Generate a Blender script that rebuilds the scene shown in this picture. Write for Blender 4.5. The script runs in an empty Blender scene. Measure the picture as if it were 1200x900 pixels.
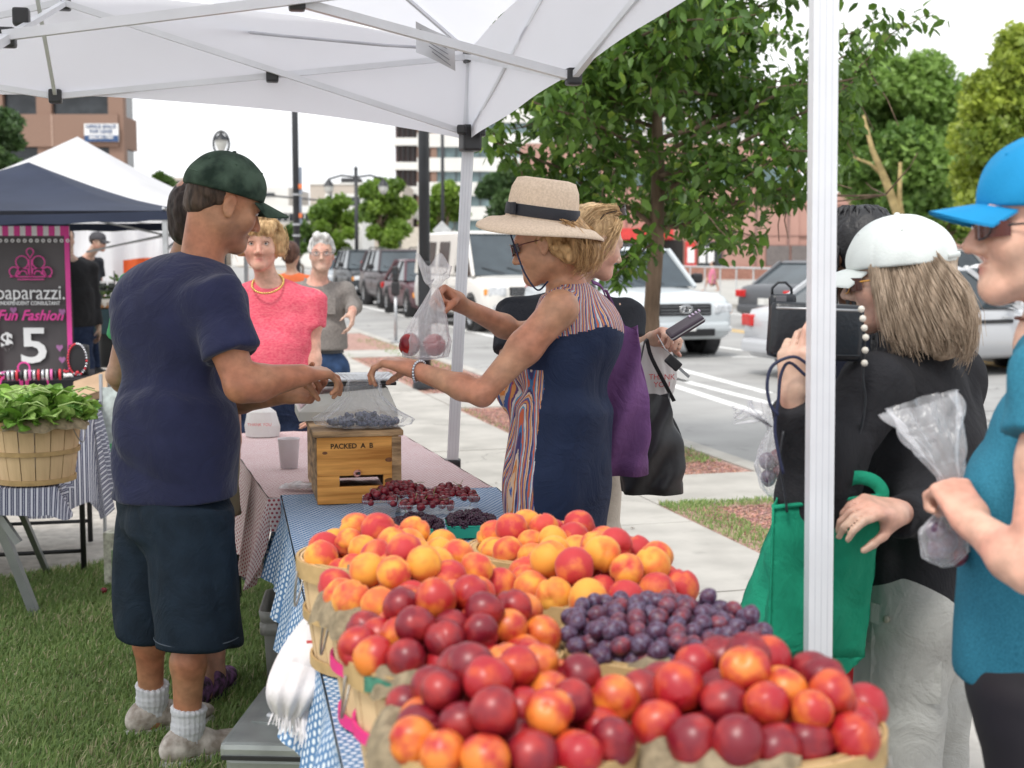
import bpy,bmesh,math,random
import numpy as np
from mathutils import Vector,Matrix
R = math.radians
rng = np.random.default_rng(7)
random.seed(7)
SC = bpy.context.scene
COL = SC.collection
# ------------------------------------------------------------------ camera
F = 1600.0
PITCH = math.atan(155 / F)
CAMZ = 1.55
cam_d = bpy.data.cameras.new('camera')
cam = bpy.data.objects.new('camera', cam_d)
COL.objects.link(cam)
SC.camera = cam
cam.location = (0,0,CAMZ)
cam.rotation_euler = (math.pi / 2 - PITCH,0,0)
cam_d.sensor_width = 36
cam_d.lens = 48
cam_d.clip_start = 0.05
cam_d.clip_end = 3000
cam_d.dof.use_dof = True
cam_d.dof.focus_distance = 4.1
cam_d.dof.aperture_fstop = 4.8
SC.render.resolution_x = 1024
SC.render.resolution_y = 768
# ------------------------------------------------------------------ world,sun
SUN_EL,SUN_AZ = R(55),R(205)      # azimuth clockwise from +Y; sun behind and right of the camera
w = bpy.data.worlds.new('World'); SC.world = w; w.use_nodes = True
nt = w.node_tree; nt.nodes.clear()
sky = nt.nodes.new('ShaderNodeTexSky'); sky.sky_type = 'NISHITA'; sky.sun_disc = False
sky.sun_elevation = SUN_EL; sky.sun_rotation = SUN_AZ; sky.air_density = 1.2; sky.dust_density = 4.0; sky.ozone_density = 1.0
hsv = nt.nodes.new('ShaderNodeHueSaturation'); hsv.inputs['Saturation'].default_value = 0.35
tc = nt.nodes.new('ShaderNodeTexCoord')
cl = nt.nodes.new('ShaderNodeTexNoise'); cl.inputs['Scale'].default_value = 1.6; cl.inputs['Detail'].default_value = 5
mp = nt.nodes.new('ShaderNodeMapping'); mp.inputs['Scale'].default_value = (1, 1, 3.5)
cr = nt.nodes.new('ShaderNodeValToRGB')
cr.color_ramp.elements[0].position = 0.32; cr.color_ramp.elements[0].color = (7.0,7.8,8.8,1)
cr.color_ramp.elements[1].position = 0.6; cr.color_ramp.elements[1].color = (12.0,12.0,12.1,1)
mx = nt.nodes.new('ShaderNodeMix'); mx.data_type = 'RGBA'; mx.inputs[0].default_value = 0.8
bg = nt.nodes.new('ShaderNodeBackground'); bg.inputs['Strength'].default_value = 0.1
wo = nt.nodes.new('ShaderNodeOutputWorld')
L = nt.links.new
L(tc.outputs['Generated'], mp.inputs[0]); L(mp.outputs[0], cl.inputs['Vector']); L(cl.outputs['Fac'], cr.inputs[0])
L(sky.outputs[0], hsv.inputs['Color']); L(hsv.outputs[0], mx.inputs[6]); L(cr.outputs[0], mx.inputs[7])
L(mx.outputs[2], bg.inputs['Color']); L(bg.outputs[0], wo.inputs[0])
sun_d = bpy.data.lights.new('sun', 'SUN'); sun_d.energy = 1.5; sun_d.angle = R(12); sun_d.color = (1, .96, .9)
sun = bpy.data.objects.new('sun', sun_d); COL.objects.link(sun)
sdir = Vector((math.sin(SUN_AZ) * math.cos(SUN_EL),math.cos(SUN_AZ) * math.cos(SUN_EL),math.sin(SUN_EL)))
sun.rotation_euler = sdir.to_track_quat('Z', 'Y').to_euler()
SC.view_settings.view_transform = 'Standard'; SC.view_settings.look = 'None'
SC.view_settings.exposure = 0.55; SC.view_settings.gamma = 1
SC.render.engine = 'CYCLES'
# ------------------------------------------------------------------ placing
_cp,_sp = math.cos(PITCH),math.sin(PITCH)
def P(u,v,D):
 a = (u - 600) / F; b = (450 - v) / F
 y = _cp + b * _sp; z = -_sp + b * _cp
 t = D / y
 return Vector((a * t,D,CAMZ + z * t))
def G(u,v,z=0.0):
 a = (u - 600) / F; b = (450 - v) / F
 y = _cp + b * _sp; zz = -_sp + b * _cp
 t = (z - CAMZ) / zz
 return Vector((a * t,y * t,z))
UX,UY = -.27,.963          # along the street
def S(t,s,z=0.0):          # t metres right of,s metres along the street
 return Vector((t * UY + s * UX,-t * UX + s * UY,z))
STREET = math.atan2(-UX,UY)  # rotation about z that turns +Y to the street direction
# ------------------------------------------------------------------ materials
MATS = {}
WRINKLY = ('cotton', 'twill', 'crepe', 'slub', 'shirt', 'fleece', 'cargo', 'nonwoven', 'canvas', 'jeans', 'chinos', 'jacket')
def mat(name,col,rough=.75,metal=0.,var=.12,vs=6.,bump=0.,bs=40.,spec=.5,stretch=None,col2=None,
  attr=False,trans=0.,sheen=0.,coat=0.,sub=0.,detail=4.):
 if name in MATS: return MATS[name]
 m = bpy.data.materials.new(name); m.use_nodes = True; MATS[name] = m
 t = m.node_tree; b = t.nodes['Principled BSDF']; K = t.links.new
 b.inputs['Roughness'].default_value = rough; b.inputs['Metallic'].default_value = metal
 b.inputs['Specular IOR Level'].default_value = spec if rough < .74 else min(spec, .22)
 if sheen: b.inputs['Sheen Weight'].default_value = sheen
 if coat: b.inputs['Coat Weight'].default_value = coat; b.inputs['Coat Roughness'].default_value = .08
 if sub: b.inputs['Subsurface Weight'].default_value = sub; b.inputs['Subsurface Radius'].default_value = (.012, .005, .003); b.inputs['Subsurface Scale'].default_value = .6
 tcn = t.nodes.new('ShaderNodeTexCoord'); src = tcn.outputs['Object']
 if stretch:
  mpn = t.nodes.new('ShaderNodeMapping'); mpn.inputs['Scale'].default_value = stretch
  K(src,mpn.inputs[0]); src = mpn.outputs[0]
 n = t.nodes.new('ShaderNodeTexNoise'); n.inputs['Scale'].default_value = vs; n.inputs['Detail'].default_value = detail
 K(src, n.inputs['Vector'])
 r = t.nodes.new('ShaderNodeValToRGB')
 c = np.array(col[:3]); c2 = np.array(col2[:3]) if col2 is not None else c
 e = r.color_ramp.elements
 e[0].position = .35; e[1].position = .65
 if attr:
  e[0].color = (1 - var,) * 3 + (1,); e[1].color = (1 + var,) * 3 + (1,)
  at = t.nodes.new('ShaderNodeAttribute'); at.attribute_name = 'Col'
  mm = t.nodes.new('ShaderNodeMix'); mm.data_type = 'RGBA'; mm.blend_type = 'MULTIPLY'; mm.inputs[0].default_value = 1
  K(at.outputs['Color'], mm.inputs[6]); K(r.outputs[0], mm.inputs[7]); out = mm.outputs[2]
 else:
  e[0].color = tuple(c * (1 - var)) + (1,); e[1].color = tuple(np.minimum(c2 * (1 + var),1)) + (1,)
  out = r.outputs[0]
 if name in ('asphalt', 'concrete'):
  dv = t.nodes.new('ShaderNodeTexNoise'); dv.inputs['Scale'].default_value = 1.5; dv.inputs['Detail'].default_value = 6; K(tcn.outputs['Object'], dv.inputs['Vector'])
  am = t.nodes.new('ShaderNodeVectorMath'); am.operation = 'MULTIPLY_ADD'; K(dv.outputs['Color'], am.inputs[0]); am.inputs[1].default_value = (1.6, 1.6, 0); K(tcn.outputs['Object'], am.inputs[2])
  vo = t.nodes.new('ShaderNodeTexVoronoi'); vo.feature = 'DISTANCE_TO_EDGE'; vo.inputs['Scale'].default_value = .16 if name == 'asphalt' else .3; K(am.outputs[0], vo.inputs['Vector'])
  mr = t.nodes.new('ShaderNodeMapRange'); mr.inputs[2].default_value = .006 if name == 'asphalt' else .0035; mr.inputs[3].default_value = .5; K(vo.outputs['Distance'], mr.inputs[0])
  st = t.nodes.new('ShaderNodeTexNoise'); st.inputs['Scale'].default_value = 3.5; st.inputs['Detail'].default_value = 5; K(tcn.outputs['Object'], st.inputs['Vector'])
  m2 = t.nodes.new('ShaderNodeMapRange'); m2.inputs[1].default_value = .60; m2.inputs[2].default_value = .72; m2.inputs[3].default_value = 1; m2.inputs[4].default_value = .80; K(st.outputs['Fac'], m2.inputs[0])
  mu = t.nodes.new('ShaderNodeMath'); mu.operation = 'MULTIPLY'; K(mr.outputs[0], mu.inputs[0]); K(m2.outputs[0], mu.inputs[1])
  vs_ = t.nodes.new('ShaderNodeVectorMath'); vs_.operation = 'SCALE'; K(out, vs_.inputs[0]); K(mu.outputs[0], vs_.inputs[3]); out = vs_.outputs[0]
 K(n.outputs['Fac'], r.inputs[0]); K(out, b.inputs['Base Color'])
 if bump:
  n2 = t.nodes.new('ShaderNodeTexNoise'); n2.inputs['Scale'].default_value = bs; n2.inputs['Detail'].default_value = 3
  K(src, n2.inputs['Vector'])
  bp = t.nodes.new('ShaderNodeBump'); bp.inputs['Strength'].default_value = bump; bp.inputs['Distance'].default_value = min(.01, .5 / bs)
  K(n2.outputs['Fac'], bp.inputs['Height']); K(bp.outputs[0], b.inputs['Normal'])
 if any(q in name for q in WRINKLY):
  n4 = t.nodes.new('ShaderNodeTexNoise'); n4.inputs['Scale'].default_value = 7; n4.inputs['Detail'].default_value = 5; n4.inputs['Distortion'].default_value = 1.6; n4.inputs['Roughness'].default_value = .6
  K(tcn.outputs['Object'], n4.inputs['Vector']); b4 = t.nodes.new('ShaderNodeBump'); b4.inputs['Strength'].default_value = .55; b4.inputs['Distance'].default_value = .022
  K(n4.outputs['Fac'], b4.inputs['Height']);
  if bump: K(bp.outputs[0], b4.inputs['Normal'])
  K(b4.outputs[0], b.inputs['Normal'])
 if trans:
  tr = t.nodes.new('ShaderNodeBsdfTranslucent'); K(out, tr.inputs['Color'])
  ms = t.nodes.new('ShaderNodeMixShader'); ms.inputs[0].default_value = trans
  K(b.outputs[0],ms.inputs[1]); K(tr.outputs[0],ms.inputs[2])
  K(ms.outputs[0], t.nodes['Material Output'].inputs[0])
 return m
def film(name,col,alpha=.25,rough=.25,bump=.6,bs=9.,refl=.5):
 """thin clear or milky plastic film"""
 if name in MATS: return MATS[name]
 m = bpy.data.materials.new(name); m.use_nodes = True; MATS[name] = m
 t = m.node_tree; b = t.nodes['Principled BSDF']; K = t.links.new
 b.inputs['Base Color'].default_value = tuple(col) + (1,); b.inputs['Roughness'].default_value = rough
 b.inputs['Specular IOR Level'].default_value = refl
 tcn = t.nodes.new('ShaderNodeTexCoord'); n = t.nodes.new('ShaderNodeTexNoise'); n.inputs['Scale'].default_value = bs
 n.inputs['Detail'].default_value = 2; n.inputs['Distortion'].default_value = 2.5
 K(tcn.outputs['Object'], n.inputs['Vector'])
 bp = t.nodes.new('ShaderNodeBump'); bp.inputs['Strength'].default_value = bump; bp.inputs['Distance'].default_value = .03
 K(n.outputs['Fac'], bp.inputs['Height']); K(bp.outputs[0], b.inputs['Normal'])
 fr = t.nodes.new('ShaderNodeLayerWeight'); fr.inputs['Blend'].default_value = .35; K(bp.outputs[0], fr.inputs['Normal'])
 r = t.nodes.new('ShaderNodeMapRange'); r.inputs[1].default_value = 0; r.inputs[2].default_value = 1
 r.inputs[3].default_value = alpha; r.inputs[4].default_value = min(1,alpha + .42)
 K(fr.outputs['Facing'], r.inputs[0])
 tp = t.nodes.new('ShaderNodeBsdfTransparent'); ms = t.nodes.new('ShaderNodeMixShader')
 K(r.outputs[0],ms.inputs[0]); K(tp.outputs[0],ms.inputs[1]); K(b.outputs[0],ms.inputs[2])
 K(ms.outputs[0], t.nodes['Material Output'].inputs[0])
 return m
# ------------------------------------------------------------------ objects
def reg(o,label=None,cat=None,group=None,kind=None,parent=None):
 if label: o['label'] = label
 if cat: o['category'] = cat
 if group: o['group'] = group
 if kind: o['kind'] = kind
 if parent is not None: o.parent = parent
 return o
def thing(name,label,cat,loc=(0,0,0),rz=0.,group=None):
 o = bpy.data.objects.new(name,None); COL.objects.link(o); o.empty_display_size = .1
 o.location = loc; o.rotation_euler = (0,0,rz)
 return reg(o,label,cat,group)
def link(name,me,m=None,parent=None,**kw):
 o = bpy.data.objects.new(name,me); COL.objects.link(o)
 if m is not None and len(me.materials) == 0:
  for q in (m if isinstance(m,(list,tuple)) else [m]): me.materials.append(q)
 return reg(o,parent=parent,**kw)
def pymesh(name,v,f,smooth=False):
 me = bpy.data.meshes.new(name)
 me.from_pydata([tuple(map(float,p)) for p in v],[],[tuple(map(int,q)) for q in f])
 if smooth: me.shade_smooth()
 return me
def npmesh(name,v,q,smooth=True,n=4):
 """fast mesh from numpy arrays, q: (nf, n)"""
 me = bpy.data.meshes.new(name); nf = len(q)
 me.vertices.add(len(v)); me.vertices.foreach_set('co', np.asarray(v, np.float32).ravel())
 me.loops.add(nf * n); me.loops.foreach_set('vertex_index', np.asarray(q, np.int32).ravel())
 me.polygons.add(nf); me.polygons.foreach_set('loop_start', np.arange(nf, dtype=np.int32) * n)
 me.update(calc_edges=True); me.validate()
 if smooth: me.shade_smooth()
 return me
def setcol(me,cols):
 a = me.color_attributes.new('Col', 'FLOAT_COLOR', 'POINT')
 c = np.ones((len(me.vertices),4),np.float32); c[:,:3] = cols
 a.data.foreach_set('color', c.ravel())
def copy_tree(o,parent=None):
 c = o.copy(); COL.objects.link(c)
 if parent is not None: c.parent = parent
 for ch in list(o.children): copy_tree(ch,c)
 return c
class MB:
 def __init__(s): s.v = []; s.f = []; s.uv = None
 def add(s,v,f,M=None):
  b = len(s.v)
  if M is not None: v = [M @ Vector(p) for p in v]
  s.v += [tuple(p) for p in v]; s.f += [tuple(i + b for i in q) for q in f]; return s
 def box(s,c,d,rz=0.,bev=0.,M=None):
  x,y,z = d[0] / 2,d[1] / 2,d[2] / 2
  T = Matrix.Translation(c) @ Matrix.Rotation(rz, 4, 'Z')
  if M is not None: T = M @ T
  if bev <= 0:
   v = [(i,j,k) for i in (-x,x) for j in (-y,y) for k in (-z,z)]
   f = [(0,1,3,2),(4,6,7,5),(0,4,5,1),(2,3,7,6),(0,2,6,4),(1,5,7,3)]
   return s.add(v,f,T)
  b = min(bev,x * .9,y * .9,z * .9)
  bm = bmesh.new(); bmesh.ops.create_cube(bm,size=1)
  for q in bm.verts: q.co = Vector((q.co.x * 2 * x,q.co.y * 2 * y,q.co.z * 2 * z))
  bmesh.ops.bevel(bm, geom=bm.edges[:], offset=b, segments=2, profile=.6, affect='EDGES')
  bm.verts.index_update()
  v = [tuple(q.co) for q in bm.verts]; f = [tuple(q.index for q in a.verts) for a in bm.faces]; bm.free()
  return s.add(v,f,T)
 def tube(s,pts,r,n=8,caps=True,sq=None):
  pts = [Vector(p) for p in pts]; m = len(pts)
  rr = r if isinstance(r,(list,tuple,np.ndarray)) else [r] * m
  b = len(s.v); prev = None
  for i,p in enumerate(pts):
   d = (pts[min(i + 1,m - 1)] - pts[max(i - 1,0)])
   if d.length < 1e-9: d = Vector((0,0,1))
   d.normalize()
   if prev is None:
    a = Vector((0,0,1)) if abs(d.z) < .9 else Vector((1,0,0))
    x = d.cross(a).normalized()
   else:
    x = (prev - d * prev.dot(d))
    x = x.normalized() if x.length > 1e-6 else d.orthogonal().normalized()
   prev = x; y = d.cross(x)
   for k in range(n):
    an = 2 * math.pi * (k + (.5 if n == 4 else 0)) / n
    cx,cy = math.cos(an),math.sin(an)
    if sq: cx *= sq[0]; cy *= sq[1]
    s.v.append(tuple(p + (x * cx + y * cy) * rr[i]))
  for i in range(m - 1):
   for k in range(n):
    k2 = (k + 1) % n
    s.f.append((b + i * n + k,b + i * n + k2,b + (i + 1) * n + k2,b + (i + 1) * n + k))
  if caps:
   s.f.append(tuple(b + k for k in range(n))[::-1]); s.f.append(tuple(b + (m - 1) * n + k for k in range(n)))
  return s
 def lathe(s,prof,n=24,M=None,close=False):
  """prof: list of (r, z)"""
  v = []; f = []
  for r_,z_ in prof:
   for k in range(n):
    a = 2 * math.pi * k / n; v.append((r_ * math.cos(a),r_ * math.sin(a),z_))
  for i in range(len(prof) - 1):
   for k in range(n):
    k2 = (k + 1) % n; f.append((i * n + k,i * n + k2,(i + 1) * n + k2,(i + 1) * n + k))
  return s.add(v,f,M)
 def disc(s,c,r,n=20,M=None,z=0.):
  v = [(c[0] + r * math.cos(2 * math.pi * k / n),c[1] + r * math.sin(2 * math.pi * k / n),c[2]) for k in range(n)]
  return s.add(v,[tuple(range(n))],M)
 def prism(s,poly,z0,z1,M=None):
  n = len(poly); v = [(x,y,z0) for x,y in poly] + [(x,y,z1) for x,y in poly]
  f = [tuple(range(n))[::-1],tuple(range(n,2 * n))] + [(k,(k + 1) % n,n + (k + 1) % n,n + k) for k in range(n)]
  return s.add(v,f,M)
 def grid(s,fn,nu,nv):
  b = len(s.v)
  for i in range(nu + 1):
   for j in range(nv + 1): s.v.append(tuple(fn(i / nu,j / nv)))
  for i in range(nu):
   for j in range(nv):
    a = b + i * (nv + 1) + j; s.f.append((a,a + nv + 1,a + nv + 2,a + 1))
  return s
 def sphere(s,c,r,n=12,M=None):
  rx,ry,rz = (r,r,r) if not isinstance(r,(tuple,list)) else r
  v = []; f = []; m = n // 2
  for i in range(m + 1):
   t = math.pi * i / m
   for k in range(n):
    a = 2 * math.pi * k / n
    v.append((c[0] + rx * math.sin(t) * math.cos(a),c[1] + ry * math.sin(t) * math.sin(a),c[2] + rz * math.cos(t)))
  for i in range(m):
   for k in range(n):
    k2 = (k + 1) % n; f.append((i * n + k,(i + 1) * n + k,(i + 1) * n + k2,i * n + k2))
  return s.add(v,f,M)
 def mesh(s, name='m', smooth=False, recalc=False):
  me = pymesh(name,s.v,s.f,smooth)
  if recalc:
   bm = bmesh.new(); bm.from_mesh(me); bmesh.ops.remove_doubles(bm,verts=bm.verts,dist=1e-5)
   bmesh.ops.recalc_face_normals(bm,faces=bm.faces); bm.to_mesh(me); bm.free()
  if smooth == 'auto': me.shade_smooth();
  return me
 def build(s,name,m,parent=None,smooth=False,recalc=True,loc=None,rot=None,**kw):
  me = s.mesh(name,smooth,recalc)
  o = link(name,me,m,parent,**kw)
  if loc is not None: o.location = loc
  if rot is not None: o.rotation_euler = rot
  return o
 def build0(s,name,m,smooth=False,**kw):
  """top-level single mesh whose origin is moved to its base"""
  a = np.array(s.v); c = Vector(((a[:,0].min() + a[:,0].max()) / 2,(a[:,1].min() + a[:,1].max()) / 2,a[:,2].min()))
  s.v = [tuple(Vector(p) - c) for p in s.v]
  return s.build(name,m,None,smooth,loc=c,**kw)
def griduv(me,nu,nv,su=1.,sv=1.):
 """uv for a single MB.grid mesh without recalc"""
 uv = me.uv_layers.new(name='UVMap'); d = np.zeros((len(me.loops), 2), np.float32)
 vi = np.zeros(len(me.loops), np.int32); me.loops.foreach_get('vertex_index', vi)
 d[:,0] = (vi // (nv + 1)) / nu * su; d[:,1] = (vi % (nv + 1)) / nv * sv
 uv.data.foreach_set('uv', d.ravel())
def text(name, body, size, m, parent, M, ext=.002, align='CENTER', bold=0., space=1., shear=0., sx=1., label=None):
 cu = bpy.data.curves.new(name, 'FONT'); cu.body = body; cu.size = size; cu.extrude = ext; cu.align_x = align
 cu.align_y = 'CENTER'; cu.offset = bold; cu.space_character = space; cu.shear = shear; cu.resolution_u = 3
 o = bpy.data.objects.new(name,cu)
 dg = bpy.context.evaluated_depsgraph_get()
 COL.objects.link(o); dg.update()
 me = bpy.data.meshes.new_from_object(o.evaluated_get(dg)); bpy.data.objects.remove(o); bpy.data.curves.remove(cu)
 me.materials.clear()
 me.transform(M @ Matrix.Diagonal((sx,1,1,1)))
 return link(name,me,m,parent,label=label)
def wallM(origin,right,up=Vector((0,0,1))):
 """frame on a wall: x = right, y = up, z = out toward the viewer"""
 r = Vector(right).normalized(); u = Vector(up).normalized(); n = r.cross(u)
 return Matrix(((r.x,u.x,n.x,origin[0]),(r.y,u.y,n.y,origin[1]),(r.z,u.z,n.z,origin[2]),(0,0,0,1)))
# ------------------------------------------------------------------ implicit surfaces
def _n(v): return np.array(v,np.float32)
def smooth_path(pts,n=5):
 p = [Vector(q) for q in pts]; p = [p[0] * 2 - p[1]] + p + [p[-1] * 2 - p[-2]]; o = []
 for i in range(1,len(p) - 2):
  for k in range(n):
   t = k / n; a,b,c,d = p[i - 1:i + 3]
   o.append(.5 * ((2 * b) + (c - a) * t + (2 * a - 5 * b + 4 * c - d) * t * t + (3 * b - a - 3 * c + d) * t ** 3))
 return o + [p[-2]]
def masked(fn,c,r0=.09,r1=.2):
 c = _n(c)
 return lambda X: fn(X) * np.clip((np.sqrt(((X - c) ** 2).sum(-1)) - r0) / (r1 - r0),0,1)
class SDF:
 def __init__(s): s.p = []; s.cut = []; s.disp = None
 def cone(s,a,b,r0,r1,k=.02,sq=None,op=0):
  """rounded cone from a to b; sq=(axis, factor) flattens along axis"""
  s.p.append(('c', _n(a), _n(b), float(r0), float(r1), k, (None if sq is None else (_n(Vector(sq[0]).normalized()), float(sq[1]))), op)); return s
 def ell(s,c,r,M=None,k=.02,op=0):
  Rm = np.eye(3,dtype=np.float32) if M is None else np.array(M,np.float32)
  s.p.append(('e', _n(c), _n(r), Rm, 0, k, None, op)); return s
 def sph(s,c,r,k=.02,op=0): return s.ell(c,(r,r,r),None,k,op)
 def plane(s,pt,nrm,k=.004): s.cut.append((_n(pt),_n(Vector(nrm).normalized()),k)); return s
 @staticmethod
 def pd(p,X):
  if p[0] == 'c':
   a,b,r0,r1 = p[1],p[2],p[3],p[4]
   Y = X - a; ab = b - a; ll = float(ab @ ab) + 1e-12
   if p[6] is not None:
    ax,fc = p[6]
    t = np.clip((Y @ ab) / ll,0,1)
    q = Y - t[...,None] * ab
    q = q + (q @ ax)[...,None] * (1 / fc - 1) * ax
    g = np.sqrt((q * q).sum(-1)) - (r0 + (r1 - r0) * t)
    return g * (fc if fc < 1 else 1.)
   t = np.clip((Y @ ab) / ll,0,1)
   q = Y - t[...,None] * ab
   return np.sqrt((q * q).sum(-1)) - (r0 + (r1 - r0) * t)
  Y = (X - p[1]) @ p[3]
  q = Y / p[2]; k0 = np.sqrt((q * q).sum(-1)) + 1e-9
  q = q / p[2]; k1 = np.sqrt((q * q).sum(-1)) + 1e-9
  return k0 * (k0 - 1) / k1
 @staticmethod
 def mix(d,e,k,op):
  if op == 0:
   h = np.maximum(k - np.abs(d - e),0) / k
   return np.minimum(d,e) - h * h * k * .25
  e = -e
  h = np.maximum(k - np.abs(d - e),0) / k
  return np.maximum(d,e) + h * h * k * .25
 def ev(s,X,withcut=True):
  d = np.full(X.shape[:-1],9.,np.float32)
  for p in s.p: d = s.mix(d,s.pd(p,X),p[5],p[7])
  if s.disp is not None: d = d + s.disp(X)
  if withcut:
   for c in s.cut: d = s.mix(d,-((X - c[0]) @ c[1]),c[2],1)
  return d
 def bounds(s,pad=.03):
  lo = np.full(3,1e9); hi = -lo
  for p in s.p:
   if p[7]: continue
   if p[0] == 'c':
    r = max(p[3],p[4]) * (p[6][1] if (p[6] and p[6][1] > 1) else 1)
    for q in (p[1],p[2]): lo = np.minimum(lo,q - r); hi = np.maximum(hi,q + r)
   else:
    r = max(p[2]); lo = np.minimum(lo,p[1] - r); hi = np.maximum(hi,p[1] + r)
  return lo - pad,hi + pad
 def mesh(s,name,h=.006,B=8,smooth=1):
  lo,hi = s.bounds(max(.012,2 * h))
  nb = np.maximum(1,np.ceil((hi - lo) / (h * B)).astype(int))
  N = nb * B + 1
  g = np.stack(np.meshgrid(*[np.arange(k) for k in nb], indexing='ij'), -1).reshape(-1, 3)
  org = (lo + g * (B * h)).astype(np.float32)
  cen = org + B * h / 2; hd = B * h * .87
  pds = [s.pd(p,cen) for p in s.p]
  d = np.full(len(g),9.,np.float32)
  for p,e in zip(s.p,pds): d = s.mix(d,e,p[5],p[7])
  dc = d.copy()
  for c in s.cut: dc = s.mix(dc,-((cen - c[0]) @ c[1]),c[2],1)
  m = .018 if s.disp is not None else .006
  act = np.abs(dc) < hd * 1.45 + m
  V = np.where(np.repeat(dc < 0,1),-1.,1.).astype(np.float32)
  G3 = V.reshape(nb)
  full = np.ones(N,np.float32)
  full[:-1,:-1,:-1] = np.repeat(np.repeat(np.repeat(G3,B,0),B,1),B,2)
  ai = np.nonzero(act)[0]
  o = np.arange(B + 1) * h
  loc = np.stack(np.meshgrid(o, o, o, indexing='ij'), -1).reshape(-1, 3).astype(np.float32)
  for st in range(0,len(ai),3000):
   a = ai[st:st + 3000]
   X = org[a][:,None,:] + loc[None]
   D = np.full(X.shape[:2],9.,np.float32)
   for p,e in zip(s.p,pds):
    if p[7]: sel = np.nonzero(np.abs(e[a]) < hd * 3 + p[5])[0] if False else np.nonzero(e[a] < hd * 2.2 + p[5])[0]
    else: sel = np.nonzero(e[a] - d[a] < 2.6 * hd + p[5])[0]
    if len(sel): D[sel] = s.mix(D[sel],s.pd(p,X[sel]),p[5],p[7])
   if s.disp is not None: D = D + s.disp(X)
   for c in s.cut: D = s.mix(D,-((X - c[0]) @ c[1]),c[2],1)
   D = D.reshape(-1,B + 1,B + 1,B + 1)
   for q,bi in enumerate(a):
    i,j,k = g[bi] * B
    full[i:i + B + 1,j:j + B + 1,k:k + B + 1] = D[q]
  return nets(name,full,lo,h,smooth)
def nets(name,A,lo,h,smooth=1):
 sg = A < 0
 c = sg[:-1,:-1,:-1].astype(np.int8)
 for (i,j,k) in ((1,0,0),(0,1,0),(0,0,1),(1,1,0),(1,0,1),(0,1,1),(1,1,1)):
  c = c + sg[i:A.shape[0]-1+i,j:A.shape[1]-1+j,k:A.shape[2]-1+k]
 cell = (c > 0) & (c < 8)
 idx = np.argwhere(cell); n = len(idx)
 vid = np.full(cell.shape,-1,np.int32); vid[cell] = np.arange(n)
 acc = np.zeros((n,3)); cnt = np.zeros(n)
 cor = [(i,j,k) for i in (0,1) for j in (0,1) for k in (0,1)]
 val = {q: A[idx[:,0]+q[0],idx[:,1]+q[1],idx[:,2]+q[2]] for q in cor}
 for a in cor:
  for ax in range(3):
   if a[ax]: continue
   b = list(a); b[ax] = 1; b = tuple(b)
   va,vb = val[a],val[b]; m = (va < 0) != (vb < 0)
   t = va / (va - vb + 1e-12)
   p = np.repeat(np.array(a,float)[None],n,0); p[:,ax] = t
   acc[m] += p[m]; cnt[m] += 1
 V = (idx + acc / np.maximum(cnt,1)[:,None])
 Q = []
 for ax in range(3):
  o1,o2 = (ax + 1) % 3,(ax + 2) % 3
  s0 = [slice(None)] * 3; s1 = [slice(None)] * 3
  s0[ax] = slice(0,-1); s1[ax] = slice(1,None)
  X = sg[tuple(s0)] != sg[tuple(s1)]
  e = np.argwhere(X)
  ok = (e[:,o1] > 0) & (e[:,o2] > 0) & (e[:,o1] < A.shape[o1] - 1) & (e[:,o2] < A.shape[o2] - 1)
  e = e[ok]
  inside = sg[e[:,0],e[:,1],e[:,2]]
  def at(d1,d2):
   q = e.copy(); q[:,o1] += d1; q[:,o2] += d2
   return vid[q[:,0],q[:,1],q[:,2]]
  q = np.stack([at(-1,-1),at(0,-1),at(0,0),at(-1,0)],1)
  q[~inside] = q[~inside][:,::-1]
  Q.append(q)
 Q = np.concatenate(Q); Q = Q[(Q >= 0).all(1)]
 V = V * h + lo
 for _ in range(smooth):
  acc = np.zeros_like(V); cnt = np.zeros(len(V))
  for a,b in ((0,1),(1,2),(2,3),(3,0)):
   for k in range(3):
    acc[:,k] += np.bincount(Q[:,a],V[Q[:,b],k],len(V)) + np.bincount(Q[:,b],V[Q[:,a],k],len(V))
   cnt += np.bincount(Q[:,a],minlength=len(V)) + np.bincount(Q[:,b],minlength=len(V))
  V = V * .5 + .5 * acc / np.maximum(cnt,1)[:,None]
 return npmesh(name,V,Q)
def verts(me):
 a = np.zeros(len(me.vertices) * 3, np.float32); me.vertices.foreach_get('co', a); return a.reshape(-1, 3)
def sdf_obj(name,sd,m,parent,h=.006,smooth=1,color=None,**kw):
 """meshes in world space, then expresses the mesh relative to the parent"""
 me = sd.mesh(name,h,smooth=smooth)
 if color is not None:
  v = verts(me); setcol(me,color(v) if callable(color) else np.repeat(np.array(color)[None],len(v),0))
 if parent is not None: me.transform(Matrix.Translation(-Vector(parent.location)))
 return link(name,me,m,parent,**kw)
def folds(amp,sc,dirv=(0,0,1),seed=0.,st=3.):
 """soft cloth folds with creases running along dirv"""
 d = Vector(dirv).normalized(); a = d.orthogonal().normalized(); b = d.cross(a)
 a,b,d = _n(a),_n(b),_n(d)
 def fn(X):
  x = X @ a * sc; y = X @ b * sc; z = X @ d * sc / st
  w1 = np.sin(x * 1.3 + 2.1 * np.sin(z * 1.7 + seed) + seed * 3 + 1.1 * np.sin(y * 1.9 + seed))
  w2 = 1 - 2 * np.abs(np.sin(y * 1.15 + 1.7 * np.sin(z * 1.9 + x * .8 + seed * 2) + seed))
  w3 = 1 - 2 * np.abs(np.sin((x + y) * 1.7 + 1.6 * np.sin(z * 2.6 + seed * 5) + .8 * np.sin(x * 2.2)))
  m = .55 + .45 * np.sin(x * .6 + z * 1.3 + seed * 7) * np.sin(y * .7 - z + seed)
  return (amp * m * (.5 * w1 + .55 * w2 + .4 * w3)).astype(np.float32)
 return fn
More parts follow.
